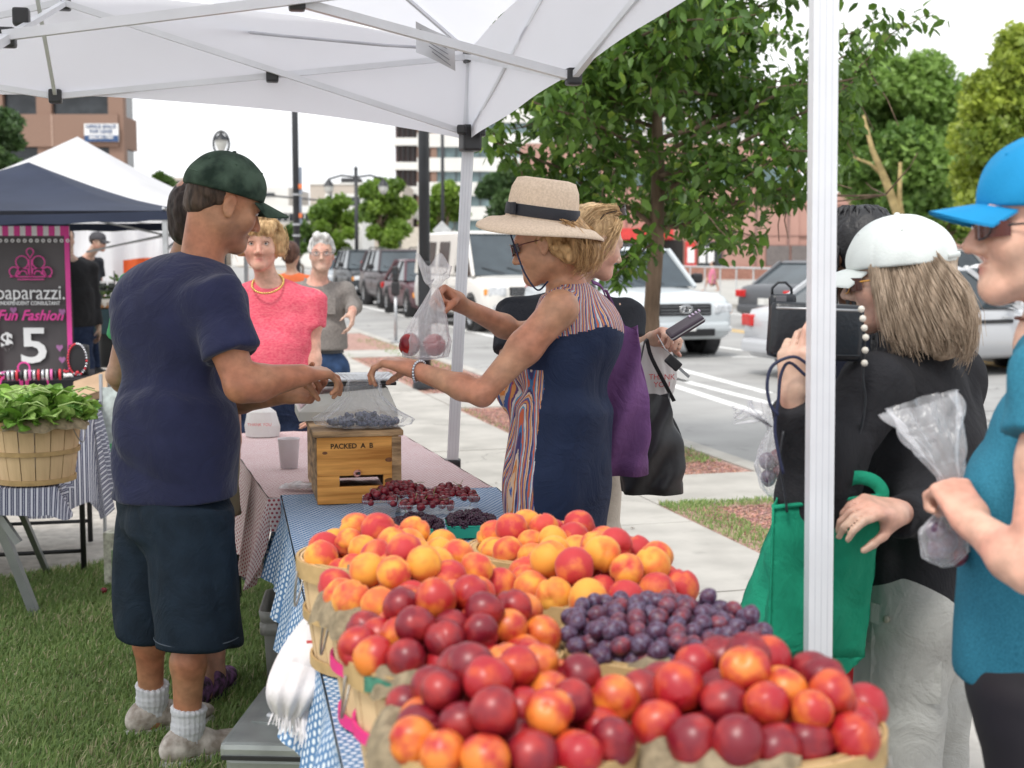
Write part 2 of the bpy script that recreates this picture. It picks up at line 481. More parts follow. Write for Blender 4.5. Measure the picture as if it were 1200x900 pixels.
# ================================================================== THE SETTING
M_conc = mat('concrete', (.45, .43, .395), .9, var=.12, vs=2.5, bump=.25, bs=90)
M_conc2 = mat('concrete_far', (.46, .45, .42), .9, var=.1, vs=.8)
M_asph = mat('asphalt', (.35, .345, .335), .9, var=.10, vs=1.1, bump=.3, bs=60, detail=8)
M_plaza = mat('plaza_gravelly', (.44, .41, .37), .95, var=.16, vs=14, bump=.5, bs=70, detail=8)
M_soil = mat('lawn_soil', (.12, .14, .06), .95, var=.35, vs=9, col2=(.22, .22, .11), bump=.5, bs=50)
M_mulch = mat('red_gravel', (.34, .19, .155), .95, var=.4, vs=45, col2=(.42, .27, .23), bump=1., bs=80, detail=6)
M_paint = mat('road_paint', (.78, .78, .76), .8, var=.12, vs=20)
M_yel = mat('road_paint_yellow', (.65, .42, .12), .8, var=.2, vs=10)
gm = MB().box((0, 600, -.35), (3000, 2600, .5)).build('ground', M_conc2, kind='structure')
def quadS(t0,t1,s0,s1,z,th=.03):
 m = MB(); a = [S(t0,s0),S(t1,s0),S(t1,s1),S(t0,s1)]
 return m.prism([(p.x,p.y) for p in a],z - th,z)
# road (kerb height .12 below the sidewalk level 0)
quadS(4.42, 17.0, -40, 400, -.095, .05).build('road', M_asph, kind='structure')
quadS(17.0, 17.2, -40, 400, .03, .12).build('far_kerb', M_conc, kind='structure')
quadS(17.2, 60, -40, 400, .02, .1).build('far_pavement', M_conc2, kind='structure')
quadS(4.26, 4.42, -20, 200, .0, .13).build('kerb', M_conc, kind='structure')
road_marks = thing('road_markings', None, None); road_marks['kind'] = 'structure'
def mark(t0,t1,s0,s1,m=M_paint):
 a = [S(t0,s0),S(t1,s0),S(t1,s1),S(t0,s1)]
 MB().prism([(p.x, p.y) for p in a], -.099, -.0908).build('painted_line', m, road_marks)
mark(12.0,12.12,-20,200,M_yel); mark(12.25,12.37,-20,200,M_yel)
def markp(u0,v0,u1,v1,w=.12):
 a = G(u0,v0,-.09); b = G(u1,v1,-.09); d = (b - a); d.z = 0; d.normalize(); n = Vector((-d.y,d.x,0)) * w / 2
 MB().prism([((a+n).x, (a+n).y), ((b+n).x, (b+n).y), ((b-n).x, (b-n).y), ((a-n).x, (a-n).y)], -.099, -.0908).build('painted_line', M_paint, road_marks)
markp(575,388,1010,500,.12); markp(560,400,1000,545,.12) if False else None
markp(780,428,900,460,.13); markp(760,442,890,484,.13); markp(832,405,905,415,.13); markp(858,418,900,418,.1)
mark(6.75,6.87,16,70)
mark(15.4,15.52,10,200)
# plaza behind the lawn and the sidewalk
quadS(-14, .9, 6.3, 120, -.0, .05).build('plaza', M_plaza, kind='structure')
side = thing('sidewalk', None, None); side['kind'] = 'structure'
s0 = 1.0; k = 0
while s0 < 60:
 s1 = s0 + 1.55
 for (ta,tb) in ((.9,3.1),):
  a = [S(ta,s0 + .006),S(tb,s0 + .006),S(tb,s1 - .006),S(ta,s1 - .006)]
  MB().prism([(p.x, p.y) for p in a], -.1, .002 * math.sin(k * 2.3)).build('slab', M_conc, side)
 s0 = s1; k += 1
# strip between sidewalk and kerb
quadS(3.1, 4.26, -10, 60, -.012, .05).build('planting_strip', M_mulch, kind='structure')
def crosswalkslab(s0,s1,t0=3.1,t1=4.26):
 a = [S(t0 + .01,s0),S(t1 - .01,s0),S(t1 - .01,s1),S(t0 + .01,s1)]
 MB().prism([(p.x, p.y) for p in a], -.06, .001).build('slab', M_conc, side)
for (a,b) in ((7.75,8.75),(13.2,14.6),(20.0,21.4),(26,27.4),(33,34.4)): crosswalkslab(a,b)
# ---- lawn
lawn_poly = [(-6,.8),(S(.88,.5).x,.8),tuple(S(.88,6.1)[:2]),tuple(G(300,645)[:2]),tuple(G(140,660)[:2]),tuple(G(0,679)[:2]),(-6,6.0)]
lawn_poly[2] = (float(S(.88,6.3).x),float(S(.88,6.3).y))
MB().prism(lawn_poly, -.05, .006).build('lawn_ground', M_soil, kind='structure')
def inpoly(x,y,poly):
 c = np.zeros(len(x),bool); n = len(poly); j = n - 1
 for i in range(n):
  xi,yi = poly[i]; xj,yj = poly[j]
  m = ((yi > y) != (yj > y)) & (x < (xj - xi) * (y - yi) / (yj - yi + 1e-12) + xi); c ^= m; j = i
 return c
def grass(name,poly,N,hgt,m,wid=.004,seed=1,box=None):
 r = np.random.default_rng(seed)
 xs = [p[0] for p in poly]; ys = [p[1] for p in poly]
 x = r.uniform(min(xs),max(xs),N); y = r.uniform(min(ys),max(ys),N)
 k = inpoly(x,y,poly); x = x[k]; y = y[k]; n = len(x)
 dens = np.sin(x * 3.1 + 1.3 * np.sin(y * 2.7)) * np.sin(y * 3.9 + x) * .5 + .5
 a = r.uniform(0,2 * np.pi,n); ln = hgt * r.uniform(.5,1.3,n) * (.7 + .5 * dens); lean = r.uniform(.1,1.3,n)
 la = r.normal(0,1,n) * .9 + 1.2
 dx,dy = np.cos(la),np.sin(la); wx,wy = np.cos(a) * wid,np.sin(a) * wid
 z0 = np.zeros(n) + .004
 h1 = ln * np.cos(lean * .4) * .55; o1 = ln * .3 * np.sin(lean)
 h2 = ln * np.cos(lean * .9) * .95; o2 = ln * .95 * np.sin(lean)
 v = np.stack([np.stack([x - wx,y - wy,z0],1),np.stack([x + wx,y + wy,z0],1),
     np.stack([x + wx * .7 + dx * o1,y + wy * .7 + dy * o1,z0 + h1],1),
     np.stack([x - wx * .7 + dx * o1,y - wy * .7 + dy * o1,z0 + h1],1),
     np.stack([x + dx * o2,y + dy * o2,z0 + h2],1)],1).reshape(-1,3)
 b = np.arange(n)[:,None] * 5
 tri = np.concatenate([b + np.array([0,1,2]),b + np.array([0,2,3]),b + np.array([3,2,4])])
 me = npmesh(name,v,tri,False,3)
 c1 = np.array([.13,.235,.055]); c2 = np.array([.28,.37,.12]); c3 = np.array([.50,.46,.27])
 t = r.uniform(0,1,n)[:,None]; col = c1 * (1 - t) + c2 * t
 dry = (r.uniform(0,1,n) < .08 + .12 * (dens > .8))[:,None]; col = np.where(dry,c3,col)
 setcol(me,np.repeat(col,5,0))
 return link(name, me, m, kind='stuff')
M_grass = mat('grass_blades', (1, 1, 1), .6, var=.1, vs=3, attr=True, trans=.3)
grass('lawn_grass', [(-2.2, 3.3), (.2, 3.3), (-.1, 4.5), (S(.8, 6.1).x, 6.1), tuple(G(300, 648)[:2]), tuple(G(140, 662)[:2]), tuple(G(0, 681)[:2]), (-2.9, 6.2)], 190000, .042, M_grass, .0035)
def strip_poly(t0,t1,a,b): return [tuple(S(t0,a)[:2]),tuple(S(t1,a)[:2]),tuple(S(t1,b)[:2]),tuple(S(t0,b)[:2])]
grass('verge_grass', strip_poly(3.1, 3.4, 6.0, 7.75), 5000, .03, M_grass, .003, 3)
grass('verge_grass', strip_poly(3.1, 3.2, 8.75, 13.2), 3000, .03, M_grass, .003, 4)
grass('verge_grass', strip_poly(3.08, 3.22, 14.6, 26), 3500, .035, M_grass, .004, 5)
grass('verge_grass', strip_poly(3.75, 4.2, 9.2, 11.2), 3500, .04, M_grass, .004, 6)
grass('verge_grass', strip_poly(3.8, 4.2, 17.5, 24), 2500, .04, M_grass, .005, 8)
grass('verge_grass', strip_poly(3.1, 3.9, 7.55, 7.75), 1500, .03, M_grass, .004, 9)
# loose red stones of the planting strip
def stones(name,poly,N,sz,m,z=-.012,seed=1):
 r = np.random.default_rng(seed); xs = [p[0] for p in poly]; ys = [p[1] for p in poly]
 x = r.uniform(min(xs),max(xs),N); y = r.uniform(min(ys),max(ys),N); k = inpoly(x,y,poly); x,y = x[k],y[k]; n = len(x)
 base = np.array([[1,0,0],[-1,0,0],[0,1,0],[0,-1,0],[0,0,1],[0,0,-.6]],float)
 tri0 = np.array([[0,2,4],[2,1,4],[1,3,4],[3,0,4],[2,0,5],[1,2,5],[3,1,5],[0,3,5]])
 s_ = sz * r.uniform(.4,1.2,(n,1,3)) * np.array([1,1,.6]); an = r.uniform(0,6.28,n)
 b = base[None] * s_ ; cx,sx = np.cos(an)[:,None],np.sin(an)[:,None]
 v = np.stack([b[...,0]*cx - b[...,1]*sx + x[:,None],b[...,0]*sx + b[...,1]*cx + y[:,None],b[...,2] + z + .004],-1).reshape(-1,3)
 tri = (np.arange(n)[:,None,None] * 6 + tri0[None]).reshape(-1,3)
 me = npmesh(name,v,tri,False,3)
 col = np.array([.36,.19,.15]) * r.uniform(.6,1.5,(n,1)) + r.uniform(0,.06,(n,3)); setcol(me,np.repeat(col,6,0))
 return link(name, me, mat('stones', (1, 1, 1), .9, attr=True), kind='stuff')
stones('red_stones', strip_poly(3.25, 4.2, 5.5, 7.6), 9000, .014, None, seed=2)
stones('red_stones', strip_poly(3.15, 4.2, 8.8, 13.1), 14000, .015, None, seed=3)
stones('red_stones', strip_poly(3.2, 4.2, 14.7, 19.9), 9000, .02, None, seed=4)
# dry leaves on the sidewalk
for i in range(14):
 p = S(random.uniform(1.4,3.0),random.uniform(6,12),.006)
 m = MB().add([(0,0,0),(.02,.008,.004),(.035,0,.002),(.02,-.008,.005)],[(0,1,2,3)])
 m.build('dry_leaf', mat('dry_leaf', (.12, .09, .06), .9), loc=p, rot=(0, 0, random.uniform(0, 6)),
   label='small brown fallen leaf lying on the pale concrete sidewalk', cat='leaf', group='fallen leaves on the sidewalk')
# ================================================================== BUILDINGS
M_brick = mat('brown_brick', (.27, .175, .135), .9, var=.15, vs=30, bump=.2, bs=30)
M_darkglass = mat('dark_glass', (.035, .04, .045), .15, var=.3, vs=2)
M_beige = mat('beige_render', (.52, .46, .40), .9, var=.06, vs=.4)
M_white = mat('white_render', (.72, .71, .68), .85, var=.05, vs=.3)
M_pink = mat('pink_granite', (.46, .27, .225), .8, var=.06, vs=.4)
M_pinkd = mat('pink_granite_joint', (.26, .16, .14), .85)
M_greenglass = mat('green_glass', (.14, .20, .21), .15, var=.3, vs=.5)
M_brownglass = mat('brown_glass', (.10, .055, .05), .3, var=.3, vs=.5)
M_red = mat('red_plastic', (.62, .05, .045), .5)
M_navyprint = mat('navy_print', (.03, .08, .20), .6)
M_whiteprint = mat('white_print', (.8, .8, .8), .6, var=.03)
M_blackprint = mat('black_print', (.03, .03, .035), .6)
M_dark = mat('charcoal', (.035, .037, .04), .6)
M_black = mat('black_plastic', (.018, .018, .02), .45)
M_metal = mat('galvanised', (.45, .46, .47), .4, metal=.7, var=.1, vs=12)
M_pole = mat('black_pole_paint', (.02, .022, .026), .4, var=.2, vs=5)
# brown brick office on the left
D0 = 60.
bb = thing('brick_office_building', 'brown brick office block with a dark window band and a lease sign behind the tents', 'building', (-20.5, D0 + 6, 0))
def rel(o,v): return Vector(v) - Vector(o.location)
xr = P(139,150,D0).x; zt = lambda v: P(139,v,D0).z
x0b = xr - 22
def bbox(name,xa,xb,za,zb,dy,m,thick=3.,par=bb,):
 c = ((xa + xb) / 2,D0 - dy + thick / 2,(za + zb) / 2)
 return MB().box(rel(par,c),(xb - xa,thick,zb - za)).build(name,m,par)
bbox('wall', x0b, xr, 0, zt(215), 0, M_brick)
bbox('window_band', x0b, xr - .1, zt(196), zt(172), -.3, M_darkglass, 2.4)
bbox('wall', x0b, xr, zt(172), zt(134), .1, M_brick)
bbox('window_band', x0b, xr - .1, zt(134), zt(106), -.3, M_darkglass, 2.4)
bbox('wall', x0b, xr, zt(106), zt(70), .1, M_brick)
bbox('window_band', x0b, xr - .1, zt(70), zt(44), -.3, M_darkglass, 2.4)
bbox('wall', x0b, xr, zt(44), zt(20), .1, M_brick)
for u in (-60,-5,52,136):
 a = P(u,150,D0)
 MB().box(rel(bb, (a.x, D0 + .25, zt(215) / 2 + zt(20) / 2)), (.65, .5, zt(20) - zt(215))).build('column', M_brick, bb)
for k_ in range(14):
 xx = P(-90 + k_ * 17,0,D0).x
 MB().box(rel(bb, (xx, D0 + .55, zt(120))), (.08, .1, zt(106) - zt(134))).build('mullion', mat('bronze', (.12, .09, .07), .5), bb)
for k_ in range(3):
 MB().box(rel(bb, (P(57 - 60 * k_, 0, D0).x, D0 - .1, zt(153))), (.06, .04, zt(134) - zt(172))).build('joint', mat('joint_pale', (.45, .32, .26), .9), bb)
# lease sign
sg = thing('lease_sign', 'white and blue office space for lease sign high on the brown brick office wall', 'sign', tuple(P(119, 166, D0 - .25)))
c = P(119,155.5,D0 - .2)
wS = P(139,0,D0).x - P(99,0,D0).x; hS = P(0,145,D0).z - P(0,166,D0).z
MB().box(rel(sg, c), (wS, .1, hS)).build('panel', M_whiteprint, sg)
MB().box(rel(sg, (c.x, c.y - .06, c.z - hS * .33)), (wS, .03, hS * .34)).build('blue_band', M_navyprint, sg)
for body, dz, s_, m in (('OFFICE SPACE', .33, .2, M_navyprint), ('FOR LEASE', .06, .2, M_navyprint), ('(800) 801-7005', -.28, .165, M_whiteprint), ('www.officespace', -.43, .08, M_whiteprint)):
 if 'www' in body: continue
 text('lettering', body, s_ * hS * 1.35, m, sg, wallM(rel(sg, (c.x, c.y - .09, c.z + dz * hS)), (1, 0, 0)), .004, bold=.004)
# far centre buildings
def block(u0,u1,v0,D,dep,m,name,label,par=None,vb=None):
 a = P(u0,v0,D); b = P(u1,v0,D)
 zb = 0 if vb is None else P(0,vb,D).z
 if par is None: par = thing(name, label, 'building', ((a.x + b.x) / 2, D + dep / 2, 0))
 MB().box(rel(par, ((a.x + b.x) / 2, D + dep / 2, (zb + a.z) / 2)), (b.x - a.x, dep, a.z - zb)).build('wall', m, par)
 return par
def strip(par, u0, u1, v0, v1, D, m, name='window', out=.15):
 a = P(u0,v0,D); b = P(u1,v1,D)
 return MB().box(rel(par,((a.x + b.x) / 2,D - out + .3,(a.z + b.z) / 2)),(b.x - a.x,.6,a.z - b.z)).build(name,m,par)
p_ = block(363, 472, 214, 190, 40, M_beige, 'far_office_block', 'beige windowless upper block with dark rooftop plant, far down the street')
MB().box(rel(p_, (P(405, 0, 190).x, 195, P(0, 211, 190).z)), (2.6, 4, .9)).build('rooftop_plant', M_dark, p_)
strip(p_, 363, 472, 214, 216.5, 190, M_white, 'parapet')
p_ = block(381, 424, 227, 170, 15, M_white, 'white_penthouse_building', 'small white flat roofed building with dark windows in front of beige block')
for u in (384,391): strip(p_,u,u + 5,231,241,170,M_darkglass)
strip(p_,400,422,231,241,170,M_darkglass)
p_ = block(270, 392, 241, 150, 20, M_white, 'low_white_building', 'long low white building with dark ribbon windows behind street trees')
strip(p_, 353, 390, 250, 259, 150, M_darkglass); strip(p_, 300, 345, 250, 259, 150, M_darkglass); strip(p_, 270, 392, 262, 265, 150, M_beige, 'ledge')
for k_ in range(6): strip(p_, 303 + 7 * k_, 303.8 + 7 * k_, 250, 259, 150, M_white, 'mullion', .3)
for k_ in range(5): strip(p_, 357 + 7 * k_, 357.8 + 7 * k_, 250, 259, 150, M_white, 'mullion', .3)
strip(p_,270,392,270,285,150,M_darkglass)
p_ = block(300, 338, 219, 200, 20, M_white, 'pale_office_building', 'pale boxy building with two steps, left of the black signpost')
strip(p_,300,322,226,230,200,M_darkglass)
p_ = block(150, 250, 208, 160, 20, M_beige, 'grey_roofed_building', 'low grey beige building showing between navy tent and the green cap')
strip(p_, 150, 250, 212, 215, 160, M_dark, 'ledge')
p_ = block(456, 492, 266, 120, 8, mat('sand_render', (.55, .50, .43), .9), 'sand_coloured_kiosk', 'small sand coloured building below the striped tower between trees')
strip(p_,462,470,276,290,120,M_darkglass)
# striped tower
Dt = 210
tw = thing('striped_office_tower', 'tall white office tower striped with brown and green window bands', 'building', (P(560, 0, Dt).x, Dt + 15, 0))
def tbox(name,ua,ub,va,vb,m,dy=0,dep=30):
 a = P(ua,va,Dt); b = P(ub,vb,Dt)
 return MB().box(rel(tw,((a.x + b.x) / 2,Dt - dy + dep / 2,(a.z + b.z) / 2)),(b.x - a.x,dep,a.z - b.z)).build(name,m,tw)
tbox('core_wall', 461.5, 639, 20, 300, M_brownglass, -1, 28)
v_ = 14
k_ = 0
while v_ < 290:
 tbox('white_band', 489, 640, v_, v_ + 16, M_white, .5)
 tbox('white_band', 461, 489, v_ + 5, v_ + 14, M_white, .3)
 tbox('window_band', 512, 640, v_ + 16, v_ + 28.5, M_greenglass, 0)
 tbox('brick_pier', 489, 496, v_ + 16, v_ + 28.5, M_brick, .2)
 tbox('brick_pier', 505, 512, v_ + 16, v_ + 28.5, M_brick, .25)
 for q in range(9): tbox('mullion', 520 + q * 14, 521 + q * 14, v_ + 16, v_ + 28.5, M_dark, .2)
 for q in range(4): tbox('mullion', 466 + q * 6, 467 + q * 6, v_ + 14, v_ + 33, M_dark, .2)
 v_ += 28.5
# pink granite building across the road
pk = thing('pink_granite_building', 'pink granite street building with a red shop awning and dark ground floor windows', 'building', tuple(S(42, 72)))
Dp = 76.
def pbox(name,u0,u1,v0,v1,m,out=0,dep=8,par=pk):
 a = P(u0,v0,Dp); b = P(u1,v1,Dp)
 return MB().box(rel(par,((a.x + b.x) / 2,Dp - out + dep / 2,(a.z + b.z) / 2)),(b.x - a.x,dep,a.z - b.z)).build(name,m,par)
pbox('wall', 610, 935, 168, 330, M_pink); pbox('wall', 935, 1400, 226, 330, M_pink, -.1)
for u in list(range(620, 1400, 38)): pbox('granite_joint', u, u + .7, 168 if u < 930 else 228, 312, M_pinkd, .03, 1)
for v in (204, 240, 276): pbox('granite_joint', 610, 935 if v < 230 else 1400, v, v + .7, M_pinkd, .04, 1)
pbox('wall_base', 800, 1400, 312, 330, mat('brick_base', (.33, .17, .13), .9, var=.2, vs=9), .25)
for u in (898,927.5,957,1010,1040):
 pbox('window_frame', u - 1, u + 27, 287, 314, M_pinkd, .06, 1); pbox('window', u, u + 26, 288, 312, mat('louvre_grey', (.16, .14, .135), .6), .12, 1)
for v in (196,):
 for u in (660, 720, 780, 840, 892): pbox('window', u, u + 42, v, v + 22, M_greenglass, .1, 1)
pbox('doorway', 690, 800, 281, 330, mat('doorway_dark', (.015, .013, .012), .6), .1, 1)
pbox('shopfront_pier', 742, 748, 281, 330, M_pink, .3, 1)
pbox('awning', 690, 786, 268, 281, M_red, 1.2, 1.4); pbox('awning_sign', 690, 708, 272, 278, M_whiteprint, 1.25, .2)
pbox('canopy_sign', 776, 786, 268, 279, M_red, 1.3, .2)
pbox('poster', 803, 815, 283, 314, M_red, .2, 1); pbox('poster_print', 805, 813, 290, 308, M_whiteprint, .25, 1)
pbox('shop_window', 818, 845, 283, 314, M_darkglass, .15, 1)
for u in (819, 829): pbox('white_notice', u, u + 7, 289, 308, M_whiteprint, .22, 1)
wt = block(655, 885, 34, 98, 20, M_white, 'white_upper_building', 'white office slab with grey window rows glimpsed through the leaves')
for v in range(46,170,24): strip(wt,655,885,v,v + 11,98,M_greenglass)
for v in range(46,170,24):
 for u in range(668, 885, 22): strip(wt, u, u + 2, v, v + 11, 98, M_white, 'mullion', .3)
# railing along the far pavement
rl = thing('railing', 'long grey steel railing along the far side of the road', 'railing', tuple(S(18.5, 45)))
M_rail = mat('grey_rail_paint', (.50, .51, .52), .5)
ra = [S(19.6,20 + 1.3 * i) for i in range(40)]
MB().tube([rel(rl, (p.x, p.y, 1.02)) for p in (ra[0], ra[-1])], .035, 6).build('top_rail', M_rail, rl)
for p in ra: MB().tube([rel(rl, (p.x, p.y, .02)), rel(rl, (p.x, p.y, 1.0))], .028, 6).build('post', M_rail, rl)
# ================================================================== TREES
M_bark = mat('bark', (.17, .12, .085), .95, var=.35, vs=14, bump=1., bs=30, stretch=(1, 1, .25), detail=6)
M_barkp = mat('pale_bark', (.38, .29, .14), .95, var=.25, vs=4)
M_leafc = mat('leaf', (1, 1, 1), .45, var=.1, vs=3, attr=True, trans=.42)
def leafbase():
 # ovate folded leaf,7 verts,length 1 along +x,drooping in z
 v = np.array([[0,0,0],[.3,.26,-.02],[.7,.2,-.1],[1,0,-.24],[.7,-.2,-.1],[.3,-.26,-.02],[.33,0,-.09],[.7,0,-.17]])
 v[:,2] += 0
 t = np.array([[0,1,6],[1,2,7],[1,7,6],[2,3,7],[0,6,5],[5,6,7],[5,7,4],[4,7,3]])
 return v,t
def leafcloud(r,pts,L,droop=.9,jit=.5,cols=((.035,.085,.018),(.085,.165,.028)),young=.04):
 """pts (n,3); returns verts, tris, cols"""
 bv,bt = leafbase(); n = len(pts)
 az = r.uniform(0,2 * np.pi,n); el = -droop * r.uniform(.1,1.1,n) + r.normal(0,.25,n); rl_ = r.normal(0,jit,n)
 f = np.stack([np.cos(az) * np.cos(el),np.sin(az) * np.cos(el),np.sin(el)],1)
 s = np.stack([-np.sin(az),np.cos(az),np.zeros(n)],1); u = np.cross(f,s)
 c,d = np.cos(rl_)[:,None],np.sin(rl_)[:,None]; s,u = s * c + u * d,u * c - s * d
 ln = (L * r.uniform(.6,1.25,n))[:,None,None]
 V = pts[:,None] + ln * (bv[None,:,0:1] * f[:,None] + bv[None,:,1:2] * s[:,None] + bv[None,:,2:3] * u[:,None])
 T = (np.arange(n)[:,None,None] * len(bv) + bt[None]).reshape(-1,3)
 t = r.uniform(0,1,n)[:,None]; C = np.array(cols[0]) * (1 - t) + np.array(cols[1]) * t
 y = r.uniform(0,1,n)[:,None] < young; C = np.where(y,np.array([.26,.38,.06]),C)
 return V,T,np.repeat(C,len(bv),0),C
def branchy(mb,base,top,r0,r1,r,n=6,wob=.04):
 pts = []
 for i in range(n + 1):
  t = i / n; p = Vector(base).lerp(Vector(top),t)
  if 0 < i < n: p += Vector((r.normal(0,wob),r.normal(0,wob),r.normal(0,wob * .4)))
  pts.append(p)
 mb.tube(pts,[r0 + (r1 - r0) * i / n for i in range(n + 1)],7); return pts
def near_tree():
 r = np.random.default_rng(11)
 base = Vector((1.03,10.0,-.01))
 t = thing('street_tree', 'young leafy street tree with a slim brown trunk in the red gravel strip', 'tree', base)
 mb = MB(); mb.tube([(0,0,-.05),(.01,0,.1),(.02,.02,.6),(-.01,.0,1.1),(.02,.0,1.6),(.03,0,2.2),(.0,.03,3.0),(.02,0,3.9)],[.10,.07,.062,.058,.056,.045,.03,.012],12)
 tips = []
 for i in range(30):
  z = r.uniform(1.7,3.6); a = i * 2.4 + r.uniform(-.3,.3)
  Lr = (1.75 if z < 2.6 else 1.35 - .4 * (z - 2.6)) * r.uniform(.75,1.1)
  if z < 1.75: Lr *= .8
  end = Vector((math.cos(a) * Lr,math.sin(a) * Lr,z + Lr * r.uniform(.0,.55)))
  pts = branchy(mb,(.02,0,z),end,.02,.006,r,6,.05); tips.append(pts)
  for j in range(5):
   q = pts[r.integers(2,7)]; e = q + Vector((r.normal(0,.3),r.normal(0,.3),r.normal(-.02,.22)))
   tips.append(branchy(mb,q,e,.007,.003,r,3,.02))
 mb.build('trunk', M_bark, t, True)
 P_ = []
 for pts in tips:
  m = 135 if len(pts) > 5 else 80
  for q in range(m):
   k = r.uniform(.12,1) * (len(pts) - 1); i = int(min(k,len(pts) - 2)); p = pts[i].lerp(pts[i + 1],k - i)
   P_.append(np.array(p) + r.normal(0,1,3) * np.array([.085,.085,.075]))
 P_ = np.array(P_)
 # drooping sprays seen low on the right and left of the crown
 extra = []
 for (u0,v0,u1,v1,D) in ((800,235,895,290,9.3),(765,285,708,328,9.4),(900,150,945,210,9.2),(640,240,590,170,9.5),(960,130,1045,40,9.8),(960,60,1030,20,9.8),(970,110,1003,185,9.7),(700,150,580,150,9.7),(720,200,690,260,9.2),(800,220,860,285,9.0),(745,285,718,325,9.3)):
  a = P(u0,v0,D) - base; b = P(u1,v1,D) - base
  pts = branchy(mb2 := MB(), a, b, .008, .003, r, 5, .03); mb2.build('twig', M_bark, t)
  for q in range(95):
   k = r.uniform(0,1) * (len(pts) - 1.001); i = int(k); p = pts[i].lerp(pts[i + 1],k - i); extra.append(np.array(p) + r.normal(0,.07,3))
 P_ = np.concatenate([P_,np.array(extra)])
 # keep leaves off the low trunk zone
 keep = P_[:,2] > .95 + .25 * (np.abs(P_[:,0]) < .3)
 P_ = P_[keep]
 W_ = P_ + np.array(base); dd = W_[:,1] * _cp - (W_[:,2] - CAMZ) * _sp; uu = 600 + W_[:,0] / dd * F; vv = 450 - (W_[:,1] * _sp + (W_[:,2] - CAMZ) * _cp) / dd * F
 lim = np.interp(uu,[540,560,600,640,690,702,765,785,820,840,898,905,945,960,1000,1012,1055],[110,170,200,228,262,335,330,278,285,300,298,250,222,205,192,115,50])
 P_ = P_[(vv < lim + r.normal(0,9,len(vv)))]
 V,T,C,C1 = leafcloud(r,P_,.092,.9,.5,((.055,.12,.02),(.13,.235,.035)),young=.05)
 # the 300 nearest to the street side are leaves of their own
 order = np.argsort(P_[:,1] + r.uniform(0,.5,len(P_))); own = order[:300]; rest = order[300:]
 bv,bt = leafbase(); nb = len(bv)
 def sub(ix):
  v = V[ix].reshape(-1,3); tt = (np.arange(len(ix))[:,None,None] * nb + bt[None]).reshape(-1,3)
  return v,tt,np.repeat(C1[ix],nb,0)
 v, tt, cc = sub(rest); me = npmesh('foliage', v, tt, True, 3); setcol(me, cc)
 o = link('foliage', me, M_leafc, t); o['kind'] = 'stuff'
 shades = [np.array([.065,.14,.024]),np.array([.10,.20,.03]),np.array([.15,.27,.04]),np.array([.34,.48,.08])]
 protos = []
 for sI,c_ in enumerate(shades):
  me = npmesh('leaf', bv, bt, True, 3); setcol(me, np.repeat(c_[None], nb, 0)); me.materials.append(M_leafc); protos.append(me)
 for ix in own:
  v = V[ix]; f = Vector(v[3] - v[0]); s_ = Vector(v[1] - v[5]); ln = f.length / 1.03
  f.normalize(); s_ = (s_ - f * s_.dot(f)).normalized(); u = f.cross(s_)
  o = bpy.data.objects.new('leaf', protos[r.choice([0, 0, 1, 1, 2, 3], p=[.25, .2, .2, .15, .14, .06])]); COL.objects.link(o); o.parent = t
  o.matrix_basis = Matrix(((f.x*ln,s_.x*ln,u.x*ln,v[0][0]),(f.y*ln,s_.y*ln,u.y*ln,v[0][1]),(f.z*ln,s_.z*ln,u.z*ln,v[0][2]),(0,0,0,1)))
near_tree()
